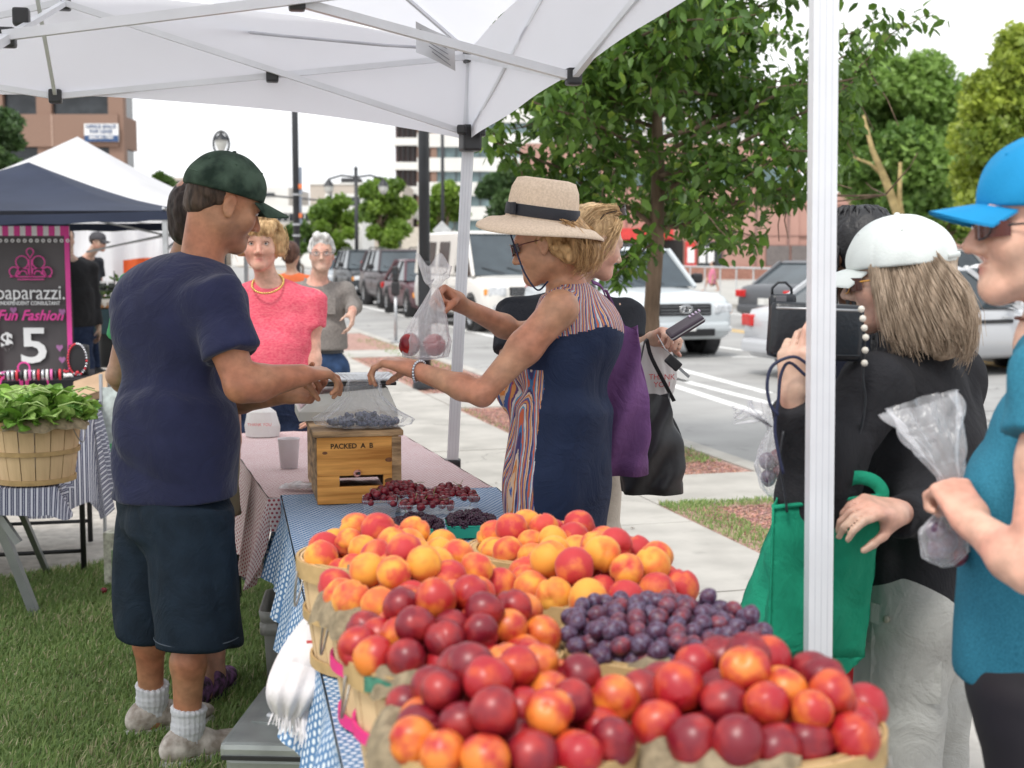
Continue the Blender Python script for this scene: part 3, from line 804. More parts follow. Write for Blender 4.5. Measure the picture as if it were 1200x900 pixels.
def far_tree(name,u,D,vtop,vbot,wpx,seed,cols,label,trunk=M_bark,lobes=26,N=7000,leaf=.22,forks=0,group=None,tz=None):
 """crown centred on pixel column u at depth D"""
 r = np.random.default_rng(seed)
 base = P(u,300,D); base.z = 0
 t = thing(name, label, 'tree', base, group=group)
 zt_,zb_ = P(u,vtop,D).z,max(P(u,vbot,D).z,.8); W = wpx / F * D / 2
 H = (zt_ - zb_) / 2; zc = (zt_ + zb_) / 2
 mb = MB(); r0 = max(.09,.028 * zt_)
 pts = branchy(mb,(0,0,-.1),(r.normal(0,.2),0,zc),r0,r0 * .5,r,6,.08 * D / 40)
 cs = []
 for i in range(lobes):
  a = r.uniform(0,2 * np.pi); q = r.uniform(-1,1); rad = math.sqrt(max(0,1 - q * q)) * r.uniform(.35,.85)
  c_ = np.array([math.cos(a) * rad * W,math.sin(a) * rad * W,zc + q * H * .82]); cs.append((c_,r.uniform(.22,.42) * min(W,H) * 1.1))
  if i < 9: branchy(mb,pts[3 + i % 3],Vector(c_),r0 * .35,r0 * .08,r,5,.05 * D / 40)
 mb.build('trunk', trunk, t, True)
 P_ = []; K = []
 for (c_,rr) in cs:
  n = int(N * 2.4) // lobes; d = r.normal(0,1,(n,3)); d /= np.linalg.norm(d,axis=1)[:,None]
  P_.append(c_ + d * rr * (r.uniform(.4,1.1,(n,1)) + .12 * np.sin(d[:,:1] * 9 + d[:,2:] * 7)) * np.array([1,1,.75])); K.append(np.full(n,r.uniform(0,1)))
 P_ = np.concatenate(P_); K = np.concatenate(K)
 n = len(P_); a_,b_ = r.normal(0,1,(2,n,3)); a_ /= np.linalg.norm(a_,axis=1)[:,None]; b_ -= a_ * (a_ * b_).sum(1)[:,None]; b_ /= np.linalg.norm(b_,axis=1)[:,None]
 ln = (leaf * .5 * r.uniform(.5,1.2,n))[:,None]; V = np.stack([P_ - a_ * ln,P_ + b_ * ln * .55,P_ + a_ * ln,P_ - b_ * ln * .55],1).reshape(-1,3)
 c0,c1 = np.array(cols[0]) * 1.5,np.array(cols[1]) * 1.6; kk = np.clip(K * .7 + r.uniform(-.2,.4,len(K)),0,1)[:,None]
 C = np.repeat(c0 * (1 - kk) + c1 * kk,4,0)
 me = npmesh('crown', V, np.arange(4 * n).reshape(-1, 4), True, 4); setcol(me, C)
 o = link('crown', me, M_leafc, t)
 return t
G1 = ((.045,.085,.02),(.10,.17,.035)); G2 = ((.07,.13,.02),(.18,.27,.04)); G3 = ((.10,.15,.02),(.27,.32,.05)); G4 = ((.035,.07,.025),(.07,.12,.04))
far_tree('pale_barked_tree', 1050, 46, 52, 288, 185, 21, ((.08, .15, .035), (.19, .29, .07)), 'big green tree with forked pale yellow trunk across the road', M_barkp, 40, 26000, .30)
_pt = [o for o in bpy.data.objects if o.name.startswith('pale_barked_tree')][0]
for _q,_r in ((((1058,290),(1052,250),(1038,212),(1022,175),(1012,135)),(.17,.15,.12,.08,.04)),(((1036,207),(1020,192),(1000,184)),(.06,.045,.03)),(((1062,285),(1054,235),(1055,190)),(.10,.08,.05))):
 MB().tube([rel(_pt, P(a_, b_, 41.5)) for a_, b_ in _q], list(_r), 8).build('limb', M_barkp, _pt, True)
far_tree('round_tree', 1190, 38, 30, 285, 175, 22, G3, 'yellow green tree at the right edge above the bright blue cap', M_bark, 40, 24000, .26)
far_tree('round_tree', 1110, 62, 120, 288, 190, 23, G2, 'dark lower tree filling the gap behind the white cap', M_bark, 20, 6000, .35)
far_tree('round_tree', 600, 58, 182, 292, 85, 24, G4, 'dark green tree directly behind the straw hat', M_bark, 20, 7000, .30)
far_tree('round_tree', 523, 70, 212, 296, 58, 25, G2, 'light green tree behind the diamond road sign', M_bark, 18, 5000, .3)
far_tree('round_tree', 452, 62, 203, 300, 70, 26, G2, 'tallest light green tree right of the twin street lamp', M_bark, 20, 6500, .28)
far_tree('round_tree', 395, 72, 228, 302, 66, 27, G2, 'light green spreading tree left of the twin street lamp', M_bark, 18, 5000, .3)
far_tree('round_tree', 355, 85, 262, 306, 50, 28, G1, 'low green tree above the grey haired walking man', M_bark, 14, 3000, .35)
far_tree('round_tree', 310, 90, 262, 306, 40, 29, G1, 'small green tree behind the woman in coral', M_bark, 14, 2500, .35)
far_tree('round_tree', 185, 60, 203, 250, 52, 30, G1, 'small green treetop between the navy tent and the green cap', M_bark, 14, 3500, .28)
far_tree('round_tree', 5, 34, 122, 262, 80, 31, G4, 'dark green tree at the far left in front of the brick office', M_bark, 22, 7000, .2)
# ================================================================== STREET FURNITURE
def pole(u,D,vtop,r,name,label,cat,z0=0,parts=True):
 p = P(u,vtop,D); t = thing(name,label,cat,(p.x,D,z0))
 MB().tube([(0, 0, 0), (0, 0, p.z - z0)], [r, r * .9], 12).build('pole', M_pole, t, True)
 MB().lathe([(r * 2.2, 0), (r * 2.2, .06), (r * 1.4, .16), (r, .22)], 16).build('base', M_pole, t, True)
 return t
tb = pole(494.5, 15.5, -160, .065, 'utility_pole', 'thick black street pole rising behind the bag of peaches', 'pole')
MB().box((.0, 0, 1.0), (.14, .14, .9), bev=.02).build('access_box', M_pole, tb)
sp = pole(342.5, 30, -60, .075, 'banner_pole', 'slim black pole carrying grey banners with orange marks', 'pole')
for v0,v1 in ((196,228),(230,262)):
 a = P(345,v0,30); b = P(353,v1,30)
 MB().box(rel(sp, ((a.x + b.x) / 2 + .02, 30, (a.z + b.z) / 2)), (b.x - a.x, .03, a.z - b.z)).build('banner', mat('banner_grey', (.22, .25, .30), .8), sp)
 MB().box(rel(sp, ((a.x + b.x) / 2 + .05, 29.97, (a.z + b.z) / 2 - .12)), (.09, .02, .1)).build('orange_mark', mat('orange_print', (.7, .18, .06), .7), sp)
for v in (228,263,276):
 MB().tube([rel(sp, (sp.location.x, 30, P(342, v, 30).z - .02)), rel(sp, (sp.location.x, 30, P(342, v, 30).z + .02))], .09, 12).build('band', M_metal, sp)
# twin lamp
def twin_lamp(u,D,vtop,label,s=1.):
 t = pole(u, D, vtop, .07 * s, 'street_lamp', label, 'street lamp'); z = P(u, vtop, D).z
 MB().tube([(-.95 * s, 0, z - .35 * s), (-.5 * s, 0, z - .22 * s), (0, 0, z - .28 * s), (.5 * s, 0, z - .22 * s), (.95 * s, 0, z - .35 * s)], .035 * s, 8).build('crossarm', M_pole, t, True)
 MB().lathe([(0, .12 * s), (.05 * s, .05 * s), (.08 * s, 0), (.03 * s, -.02)], 10, Matrix.Translation((0, 0, z))).build('finial', M_pole, t, True)
 for k in (-1,1):
  MB().lathe([(.02 * s, 0), (.1 * s, -.1 * s), (.17 * s, -.22 * s), (.2 * s, -.26 * s)], 14, Matrix.Translation((k * .95 * s, 0, z - .33 * s))).build('lamp_hood', M_pole, t, True)
  MB().lathe([(.17 * s, -.26 * s), (.16 * s, -.4 * s), (.08 * s, -.52 * s), (0, -.55 * s)], 14, Matrix.Translation((k * .95 * s, 0, z - .33 * s))).build('globe', mat('lamp_glass', (.55, .55, .52), .3), t, True)
twin_lamp(417, 48, 198, 'black twin armed street lamp among the green trees down the street')
lm = pole(259.5, 22, 180, .05, 'ornate_lamp', 'ornate ringed street lantern just above the green cap', 'street lamp'); z = P(259, 180, 22).z
ring = [(math.cos(a) * .125,0,z + .16 + math.sin(a) * .19) for a in np.linspace(-math.pi * .35,math.pi * 1.35,20)]
MB().tube(ring, .018, 8).build('ring', M_pole, lm, True)
MB().lathe([(.02, -.02), (.05, .03), (.09, .12), (.1, .19)], 14, Matrix.Translation((0, 0, z + .02))).build('globe', mat('lamp_glass', (.6, .6, .5), .3), lm, True)
MB().lathe([(.12, 0), (.1, .04), (.04, .09), (.02, .13), (0, .17)], 14, Matrix.Translation((0, 0, z + .21))).build('lamp_cap', M_pole, lm, True)
# thin pole with diamond sign
dsn = pole(518, 34, 80, .045, 'sign_post', 'grey post with the back of a pale diamond road sign', 'sign')
a = P(518,270,33.9)
mm = Matrix.Translation(rel(dsn, a)) @ Matrix.Rotation(R(45), 4, 'Y')
MB().box((0, 0, 0), (.33, .02, .33), bev=.01, M=mm).build('diamond_panel', mat('sign_back', (.55, .56, .56), .5), dsn)
# traffic signal
ts = pole(388, 75, 225, .07, 'traffic_light', 'traffic light showing green far down the street', 'traffic light')
a = P(384,270,74.7)
MB().box(rel(ts, a), (.42, .3, 1.15), bev=.03).build('housing', M_black, ts)
g_em = mat('green_signal', (.05, .9, .5), .4); b_ = g_em.node_tree.nodes['Principled BSDF']; b_.inputs['Emission Color'].default_value = (.05, 1, .5, 1); b_.inputs['Emission Strength'].default_value = 1.2
for k, m in ((.36, mat('red_lens', (.15, .02, .02), .3)), (0, mat('amber_lens', (.15, .09, .02), .3)), (-.36, g_em)):
 MB().lathe([(0, 0), (.13, 0), (.13, .03)], 14, Matrix.Translation(rel(ts, a + Vector((0, -.16, k)))) @ Matrix.Rotation(R(90), 4, 'X')).build('lens', m, ts)
 MB().lathe([(.15, 0), (.15, .16)], 14, Matrix.Translation(rel(ts, a + Vector((0, -.16, k)))) @ Matrix.Rotation(R(90), 4, 'X')).build('visor', M_black, ts)
ma = P(384,236,75)
MB().tube([rel(ts, (ts.location.x, 75, ma.z)), rel(ts, (ma.x - 3, 75, ma.z + .3))], .05, 8).build('mast_arm', M_pole, ts)
# parking meter
mt = thing('parking_meter', 'black headed parking meter on a grey post left of the peach bag', 'parking meter', G(464, 402))
dm = mt.location.y
def mz(v): return P(464,v,dm).z
MB().tube([(0, 0, 0), (0, 0, mz(342))], .028, 10).build('post', M_metal, mt, True)
MB().box((0, 0, (mz(346) + mz(330)) / 2), (.14, .12, mz(330) - mz(346)), bev=.03).build('collar', M_black, mt)
MB().box((0, 0, (mz(330) + mz(312)) / 2), (.11, .12, mz(312) - mz(330)), bev=.03).build('meter_head', M_black, mt)
MB().box((0, -.065, (mz(322) + mz(316)) / 2), (.07, .01, .06)).build('display', M_darkglass, mt)
MB().lathe([(.1, 0), (.1, .03), (.03, .05)], 12).build('base_plate', M_metal, mt)
# scooter lying on the gravel
sk = thing('electric_scooter', 'black electric scooter lying on the red gravel behind the grey shirted man', 'scooter', G(392, 405))
MB().box((-.42, .1, .12), (.85, .16, .05), bev=.02).build('deck', M_black, sk)
for x in (.09,-.95):
 T = Matrix.Translation((x, .02, .13)) @ Matrix.Rotation(R(80), 4, 'X')
 MB().lathe([(.06, -.025), (.12, -.03), (.13, 0), (.12, .03), (.06, .025)], 20, T).build('wheel', M_black, sk, True)
 MB().lathe([(0, -.032), (.055, -.03), (.055, .03), (0, .032)], 14, T).build('hub', M_metal, sk, True)
MB().tube([(.05, .05, .15), (-.3, .4, .13), (-.8, .9, .1)], .02, 8).build('steering_column', M_black, sk, True)
MB().tube([(-.65, .98, .1), (-.95, .8, .12)], .018, 8).build('handlebar', M_black, sk, True)
MB().box((.0, .04, .23), (.26, .09, .03), bev=.01).build('mudguard', M_black, sk)
# ================================================================== CARS
M_tyre = mat('tyre', (.025, .025, .025), .85, var=.2, vs=20)
M_rim = mat('alloy_rim', (.42, .43, .44), .35, metal=.8)
M_glass = mat('car_glass', (.05, .065, .075), .06, var=.3, vs=1.2, spec=.8)
M_chrome = mat('chrome', (.6, .6, .6), .15, metal=1)
M_head = mat('headlamp_glass', (.62, .64, .66), .12, var=.2, vs=20, spec=.8)
M_tail = mat('tail_lamp', (.55, .02, .02), .2)
M_amber = mat('amber_lamp', (.75, .28, .03), .3)
M_plate = mat('number_plate', (.7, .7, .68), .5)
def carpaint(n,c): return mat(n,c,.4,var=.03,vs=1,coat=.25 if c[0] < .2 else .6,spec=.3)
def ring_(w,zb,zt_,y,n=1):
 h = zt_ - zb
 half = [(0,zb),(w * .82,zb),(w * .96,zb + .10 * h),(w,zb + .38 * h),(w * .99,zb + .62 * h),(w * .955,zb + .86 * h),(w * .86,zb + .985 * h),(w * .5,zt_ + .012),(0,zt_ + .018)]
 return [(x,y,z) for x,z in half] + [(-x,y,z) for x,z in half[-2:0:-1]]
def car(name,label,cat,loc,rz,kind,pm,group=None,trim=None):
 t = thing(name,label,cat,loc,rz,group)
 K = dict(suv=dict(L=4.7,W=.93,zb=.28,hood=1.03,belt=1.10,roof=1.72,ws0=1.0,ws1=.35,rt1=-1.95,rt0=-2.22,wr=.37,wy=(1.38,-1.35)),
    van=dict(L=5.5,W=1.0,zb=.30,hood=1.12,belt=1.18,roof=2.08,ws0=1.72,ws1=1.0,rt1=-2.62,rt0=-2.72,wr=.37,wy=(1.75,-1.75)),
    sedan=dict(L=4.6,W=.90,zb=.22,hood=.86,belt=.93,roof=1.45,ws0=.95,ws1=.2,rt1=-1.05,rt0=-1.75,wr=.33,wy=(1.38,-1.35)))[kind]
 L2 = K['L'] / 2; W = K['W']; zb = K['zb']; hd = K['hood']; bl = K['belt']; mb = MB()
 st = [(L2,W * .72,zb + .14,hd - .26),(L2 - .04,W * .86,zb + .04,hd - .17),(L2 - .16,W * .95,zb,hd - .085),(L2 - .4,W * .985,zb,hd - .035),
   (K['ws0'] + .1, W, zb, hd), (K['ws0'] - .2, W, zb, bl - .01), (0, W, zb, bl), (-1.2, W, zb, bl), (K['rt0'] + (.0 if kind != 'sedan' else 0), W * .995, zb, bl)]
 if kind == 'sedan': st += [(-L2 + .3, W * .97, zb, bl - .01), (-L2 + .08, W * .93, zb + .02, bl - .05), (-L2, W * .86, zb + .1, bl - .16)]
 else: st += [(-L2 + .06,W * .95,zb + .02,bl - .02),(-L2,W * .9,zb + .08,bl - .1)]
 st = [q for i,q in enumerate(st) if i == 0 or q[0] < st[i - 1][0] - .01]
 rings = [ring_(w_,a_,b__,y_) for y_,w_,a_,b__ in st]; n = len(rings[0]); v = [p for r_ in rings for p in r_]; f = []
 for i in range(len(rings) - 1):
  for k in range(n): f.append((i * n + k,i * n + (k + 1) % n,(i + 1) * n + (k + 1) % n,(i + 1) * n + k))
 f.append(tuple(range(n))[::-1]); f.append(tuple((len(rings) - 1) * n + k for k in range(n)))
 mb.add(v, f); mb.build('body', pm, t, True)
 # greenhouse
 rf = K['roof']; wb = W * .93; wt_ = W * (.74 if kind != 'van' else .84)
 y0, y1, y2, y3 = K['ws0'], K['ws1'], K['rt1'], K['rt0']
 def gh(ins,zt2,zb2=bl - .03):
  return [( wb - ins,y0,zb2),(-wb + ins,y0,zb2),(-wt_ + ins,y1,zt2),(wt_ - ins,y1,zt2),(wb - ins,y3,zb2),(-wb + ins,y3,zb2),(-wt_ + ins,y2,zt2),(wt_ - ins,y2,zt2)]
 MB().add(gh(0, rf - .05), [(0, 1, 2, 3), (5, 4, 7, 6), (4, 0, 3, 7), (1, 5, 6, 2), (3, 2, 6, 7)]).build('cabin_glass', M_glass, t)
 m2 = MB(); rz_ = rf - .06
 rp = [(wt_ + .01,y1 + .05,rz_),(-wt_ - .01,y1 + .05,rz_),(-wt_ - .01,y2 - .06,rz_),(wt_ + .01,y2 - .06,rz_)]
 rp2 = [(wt_ - .08,y1 - .08,rf),(-wt_ + .08,y1 - .08,rf),(-wt_ + .08,y2 + .05,rf - .01),(wt_ - .08,y2 + .05,rf - .01)]
 m2.add(rp + rp2, [(0, 1, 2, 3), (7, 6, 5, 4), (0, 4, 5, 1), (1, 5, 6, 2), (2, 6, 7, 3), (3, 7, 4, 0)]).build('roof', pm, t)
 for s in (-1,1):
  def sp_(yb, yt, wd=.045, m_=pm, nm='pillar'):
   tt = MB().tube([(s * (wb + .004),yb,bl - .04),(s * (wt_ + .004),yt,rz_ + .01)],wd,4,sq=(1,1)); tt.build(nm,m_,t)
  sp_(y0 + .01,y1 + .02); sp_(y3,y2 - .01,.06)
  if kind == 'van':
   m3 = MB(); m3.add([(s * (wb + .006),.35,bl - .04),(s * (wb + .006),y3,bl - .04),(s * (wt_ + .006),y2,rz_ + .01),(s * (wt_ + .006),.35 ,rz_ + .01),
        (s * (wb - .03),.35,bl - .04),(s * (wb - .03),y3,bl - .04),(s * (wt_ - .03),y2,rz_ + .01),(s * (wt_ - .03),.35,rz_ + .01)],
        [(0, 1, 2, 3), (7, 6, 5, 4), (0, 4, 5, 1), (2, 6, 7, 3), (0, 3, 7, 4), (1, 5, 6, 2)]); m3.build('side_panel', pm, t)
   for ya,yb_ in ((-.1,-.9),(-1.2,-2.1)):
    zz0,zz1 = bl + .12,rf - .22
    wf = lambda z: wb + (wt_ - wb) * (z - bl) / (rf - bl) + .014
    MB().add([(s * wf(zz0), ya, zz0), (s * wf(zz0), yb_, zz0), (s * wf(zz1), yb_, zz1), (s * wf(zz1), ya, zz1)], [(0, 1, 2, 3)]).build('side_window', M_glass, t)
   sp_(.55,.5,.05)
  else:
   sp_((y0 + y3) / 2 + .25,(y1 + y2) / 2 + .25,.035,M_black);
   if kind == 'suv': sp_(-1.25, -1.2, .045, M_black)
   else: sp_(-1.15,-.75,.03,pm)
  MB().box((s * (W * .995), -.1, bl * .78), (.02, K['wy'][0] - K['wy'][1] - .9, .05), bev=.008).build('side_trim', M_black if kind != 'van' else pm, t)
  for yy in (.02, ): MB().box((s * (W + .002), yy, (zb + bl) / 2 + .1), (.006, .012, bl - zb - .25)).build('door_gap', M_black, t)
  for yy in (-.15, .75): MB().box((s * (W + .012), yy - .05, bl - .15), (.02, .16, .03), bev=.008).build('door_handle', pm if kind != 'suv' else M_black, t)
  mo = MB().box((s * (W + .13), y0 - .28, bl + .10), (.2, .12, .17), bev=.05).build('mirror', M_black if kind != 'sedan' else pm, t)
  MB().box((s * (W + .14), y0 - .345, bl + .10), (.15, .01, .12)).build('mirror_glass', M_glass, mo)
  for yy in K['wy']:
   T = Matrix.Translation((s * (W - .115), yy, K['wr'] - .0)) @ Matrix.Rotation(R(90), 4, 'Y')
   wr = K['wr']
   MB().lathe([(wr + .07, -.135 ), (wr + .07, .118 if s > 0 else .12), (wr + .0, .118)][:] if s > 0 else [(wr + .07, .135), (wr + .07, -.118), (wr, -.118)], 26, T).build('wheel_arch', M_black, t, True)
   wl = MB().lathe([(wr * .62, -.11), (wr * .93, -.115), (wr, -.07), (wr, .07), (wr * .93, .115), (wr * .62, .11)], 26, T @ Matrix.Translation((0, 0, s * .02))).build('wheel', M_tyre, t, True)
   MB().lathe([(0, .07 * s), (wr * .2, .08 * s), (wr * .3, .05 * s), (wr * .62, .085 * s), (wr * .64, .1 * s)], 26, T @ Matrix.Translation((0, 0, s * .02))).build('rim', M_rim, wl, True)
   for q in range(6):
    a = q * math.pi / 3
    MB().box((math.cos(a) * wr * .36, math.sin(a) * wr * .36, .092 * s), (wr * .5, .05, .02), rz=a, M=T @ Matrix.Translation((0, 0, s * .02))).build('spoke', M_rim, wl)
  # lamps
  hz = hd - .27
  MB().box((s * W * .72, L2 - .085, hz), (.36, .16, .15 if kind != 'van' else .2), rz=-s * .28, bev=.04).build('headlight', M_head, t)
  MB().box((s * W * .915, L2 - .2, hz - .02), (.08, .14, .13), rz=-s * .6, bev=.03).build('indicator', M_amber, t)
  MB().box((s * W * .8, L2 - .03, zb + .16), (.16, .08, .09), bev=.03).build('fog_light', M_head, t)
  MB().box((s * W * .8, -L2 + .035, bl - .2 if kind == 'sedan' else bl + .02), (.2 if kind != 'sedan' else .34, .09, .16 if kind == 'sedan' else .45), rz=s * .2, bev=.03).build('tail_light', M_tail, t)
 MB().box((0, L2 - .02, hd - .28), (W * .98, .07, .19), bev=.03).build('grille', M_black, t)
 for q in (-.05, 0, .05): MB().box((0, L2 + .018, hd - .28 + q), (W * .92, .012, .012)).build('grille_bar', M_chrome, t)
 MB().box((0, L2 - .03, zb + .2), (W * 1.66, .12, .16), bev=.05).build('bumper', pm if kind != 'van' else M_chrome, t)
 MB().box((0, L2 + .015, zb + .12), (W * 1.1, .05, .12), bev=.03).build('lower_intake', M_black, t)
 MB().box((0, L2 + .045, zb + .22), (.34, .01, .15)).build('number_plate', M_plate, t)
 MB().box((0, -L2 - .012, bl * .6), (.34, .02, .15)).build('number_plate', M_plate, t)
 MB().box((0, -L2 + .0, zb + .18), (W * 1.7, .14, .18), bev=.05).build('bumper', pm, t)
 for s in (-.3, .25): MB().tube([(s, y0 + .03, bl + .015), (s + .45, y0 - .12, bl + .13)], .01, 5).build('wiper', M_black, t)
 if kind == 'suv':
  for s in (-1, 1): MB().tube([(s * wt_ * .92, y1 - .15, rf), (s * wt_ * .92, y1 - .25, rf + .05), (s * wt_ * .92, y2 + .15, rf + .05), (s * wt_ * .92, y2 + .05, rf)], .02, 6).build('roof_rail', M_black, t)
 return t
RZ = -.09
def facing(u,D,off=math.pi):
 p = P(u,300,D); return (p.x,D,RZ),STREET + off
# towards the camera: rotated by pi
def park(u,D,tw_=0.):
 p = P(u,300,D); return (p.x,D,RZ),STREET + math.pi + tw_
loc, rz = park(728, 23.2, .08); whs = car('white_suv', 'silvery white SUV facing the camera beyond the tree trunk', 'SUV', loc, rz, 'suv', carpaint('paint_silver_white', (.56, .60, .62)))
MB().lathe([(.075, 0), (.095, .015), (.115, 0)], 20, Matrix.Translation((0, 2.39, .76)) @ Matrix.Rotation(R(-90), 4, 'X') @ Matrix.Diagonal((1, .6, 1, 1))).build('oval_badge', M_chrome, whs, True)
for s in (-.035, .035): MB().tube([(s * 1.3, 2.395, .72), (s * .8, 2.395, .80)], .012, 5).build('badge_stroke', M_chrome, whs)
MB().tube([(-.04, 2.396, .76), (.04, 2.396, .765)], .01, 5).build('badge_stroke', M_chrome, whs)
loc, rz = park(574, 30.2, .06); car('white_van', 'white cargo van parked at the kerb behind the tent leg', 'van', loc, rz, 'van', carpaint('paint_white', (.72, .70, .66)))
loc, rz = park(503, 36.0); car('maroon_car', 'dark maroon car mostly hidden by the thick black pole and van', 'car', loc, rz, 'sedan', carpaint('paint_maroon', (.09, .035, .045)))
loc, rz = park(470, 41.5); car('dark_brown_suv', 'dark brown SUV parked just left of the thick black pole', 'SUV', loc, rz, 'suv', carpaint('paint_brown_black', (.06, .045, .05)))
loc, rz = park(431, 48.0); car('black_suv', 'black SUV at the far end of the parked row, beside the walking man', 'SUV', loc, rz, 'suv', carpaint('paint_black_car', (.025, .03, .035)))
loc, rz = park(396, 60.0); car('grey_car', 'light grey car driving behind the walking man\'s head', 'car', loc, rz, 'sedan', carpaint('paint_grey_car', (.32, .35, .38)))
p_ = P(940, 300, 31); car('dark_grey_sedan', 'dark grey sedan driving away, left of the near white tent leg', 'car', (p_.x + .75, 31, RZ), -.93, 'sedan', carpaint('paint_dark_grey', (.10, .105, .115)))
p_ = P(985, 300, 17.5); car('silver_car', 'silver car with a red tail lamp behind the raised black handbag', 'car', (p_.x + 1.35, 18.6, RZ), -1.15, 'sedan', carpaint('paint_silver', (.50, .51, .53)))
p_ = P(1190, 300, 21); car('white_car', 'white car glimpsed between the white cap and blue cap', 'car', (p_.x, 21, RZ), STREET - .1, 'sedan', carpaint('paint_white2', (.72, .72, .72)))
tx = car('white_taxi', 'white taxi with an orange roof sign far across the road', 'car', (P(1105, 300, 40).x, 40, RZ), STREET - 1.2, 'suv', carpaint('paint_white3', (.7, .7, .7)))
MB().box((0, -.4, 1.9), (.28, .5, .22), bev=.04).build('roof_sign', mat('taxi_orange', (.8, .36, .04), .5), tx)
# ================================================================== TENTS AT THE LEFT
M_navyfab = mat('navy_tent_fabric', (.030, .038, .065), .8, var=.12, vs=1.5, bump=.15, bs=6)
M_whitefab = mat('white_tent_fabric', (.74, .74, .76), .8, var=.05, vs=1.3, bump=.2, bs=5, trans=.35)
M_leg = mat('white_enamel', (.72, .73, .76), .35, var=.04, vs=8)
def small_tent(name,label,cx,cy,hw,ze,zp,m,val,legm):
 t = thing(name, label, 'tent', (cx, cy, 0), STREET * .0)
 mb = MB()
 def roof(u,v):
  x = (u * 2 - 1) * hw; y = (v * 2 - 1) * hw; q = max(abs(x),abs(y)) / hw
  sag = -.10 * math.sin(math.pi * q) * (1 - .4 * min(abs(abs(x) - abs(y)),1))
  return (x,y,ze + (zp - ze) * (1 - q) ** 1.0 + sag * .8)
 mb.grid(roof, 24, 24); mb.build('roof_fabric', m, t, True)
 mb = MB(); c = [(-hw,-hw),(hw,-hw),(hw,hw),(-hw,hw),(-hw,-hw)]
 for i in range(4):
  a,b = c[i],c[i + 1]
  mb.grid(lambda u,v,a=a,b=b: (a[0] + (b[0] - a[0]) * u,a[1] + (b[1] - a[1]) * u,ze - v * val - .03 * math.sin(math.pi * u) * 1 + .006 * math.sin(u * 40) * v),24,3)
 mb.build('valance', m, t, True)
 for i in range(4):
  MB().box((c[i][0] * .98, c[i][1] * .98, ze / 2), (.035, .035, ze), bev=.004).build('leg', legm, t)
 for i in range(4):
  a,b = c[i],c[i + 1]
  for za, zb_ in ((.02, -.28), (-.28, .02)): MB().tube([(a[0] * .97, a[1] * .97, ze + za), ((a[0] + b[0]) * .485, (a[1] + b[1]) * .485, ze + zb_)], .012, 4).build('truss_bar', legm, t)
 return t
a = P(197,256,9.4)
small_tent('navy_tent', 'navy blue market tent over the jewellery stall at the left', a.x - 1.45, 9.4 + 1.45, 1.45, P(197, 247, 9.4).z, P(75, 190, 10.85).z, M_navyfab, .065, M_metal)
a = P(222,260,13.2)
small_tent('white_peaked_tent', 'white peaked market tent rising behind the navy one', P(86, 0, 14.8).x, 14.8, 1.65, P(200, 250, 13.2).z, P(86, 160, 14.8).z, M_whitefab, .07, M_metal)
# white side wall with an orange lower band far behind
sw = thing('tent_side_wall', 'white tent side wall with a red orange panel below, far behind the navy tent', 'tarpaulin', (P(150, 300, 20).x, 20, 0))
a = P(84,262,20); b = P(215,262,20)
MB().grid(lambda u, v: rel(sw, (a.x + (b.x - a.x) * u, 20 + .08 * math.sin(u * 30) + .05 * math.sin(u * 11 + v * 4), .75 + (2.15 - .75) * (1 - v) + .04 * math.sin(u * 9))), 40, 10).build('white_sheet', M_whitefab, sw, True)
a2 = P(143,262,19.8); b2 = P(215,262,19.8)
MB().grid(lambda u, v: rel(sw, (a2.x + (b2.x - a2.x) * u, 19.8 + .05 * math.sin(u * 22), (P(150, 305 - 3 * min(1, u * 3), 19.8).z) * (1 - v))), 30, 6).build('orange_sheet', mat('orange_tarp', (.55, .10, .03), .8, var=.15, vs=3), sw, True)
# ================================================================== THE BIG WHITE TENT
M_canopy = mat('canopy_fabric', (.82, .82, .86), .75, var=.03, vs=.8, bump=.5, bs=3.5, trans=.55)
M_joint = mat('tent_joint', (.02, .02, .022), .4)
M_inner = mat('steel_tube', (.55, .56, .57), .3, metal=.8)
tent = thing('market_canopy', 'big white pop-up canopy with scissor truss over the fruit stall', 'canopy', (-1.2, 3.6, 0))
FR = Vector((-.17,5.3,0)); NR = Vector((.585,2.6,0)); nl = Vector((-.963,-.27,0)) * 2.95
FL,NL = FR + nl,NR + nl
def zval(a,s):   # bottom of the valance along each side
 return {0: 1.975 + .125 * max(0,math.sin(math.pi * s)) ** .8,1: 1.975 + .212 * s,2: 2.187 + .08 * max(0,math.sin(math.pi * s))}[a]
def edge(pa,pb,mode,name,flip=False):
 mb = MB()
 def fn(u,v):
  p = pa.lerp(pb,u); zb_ = zval(mode,u); zt_ = zb_ + .34 + .02 * math.sin(math.pi * u)
  out = (.012 if mode != 1 else .005) * math.sin(u * 23 + v * 2) * (1 - v) + (.02 if mode != 1 else .006) * math.sin(math.pi * u) * math.sin(v * 2.5)
  n_ = Vector((pb.y - pa.y,pa.x - pb.x,0)).normalized()
  return rel(tent,(p.x + n_.x * out,p.y + n_.y * out,zb_ + (zt_ - zb_) * v))
 mb.grid(fn,60,8); mb.build(name,M_canopy,tent,True)
edge(FR, FL, 0, 'valance'); edge(FR, NR, 1, 'valance'); edge(FL, NL, 1, 'valance'); edge(NR, NL, 2, 'valance')
cen = (FR + FL + NR + NL) / 4; peak = Vector((cen.x,cen.y,3.15))
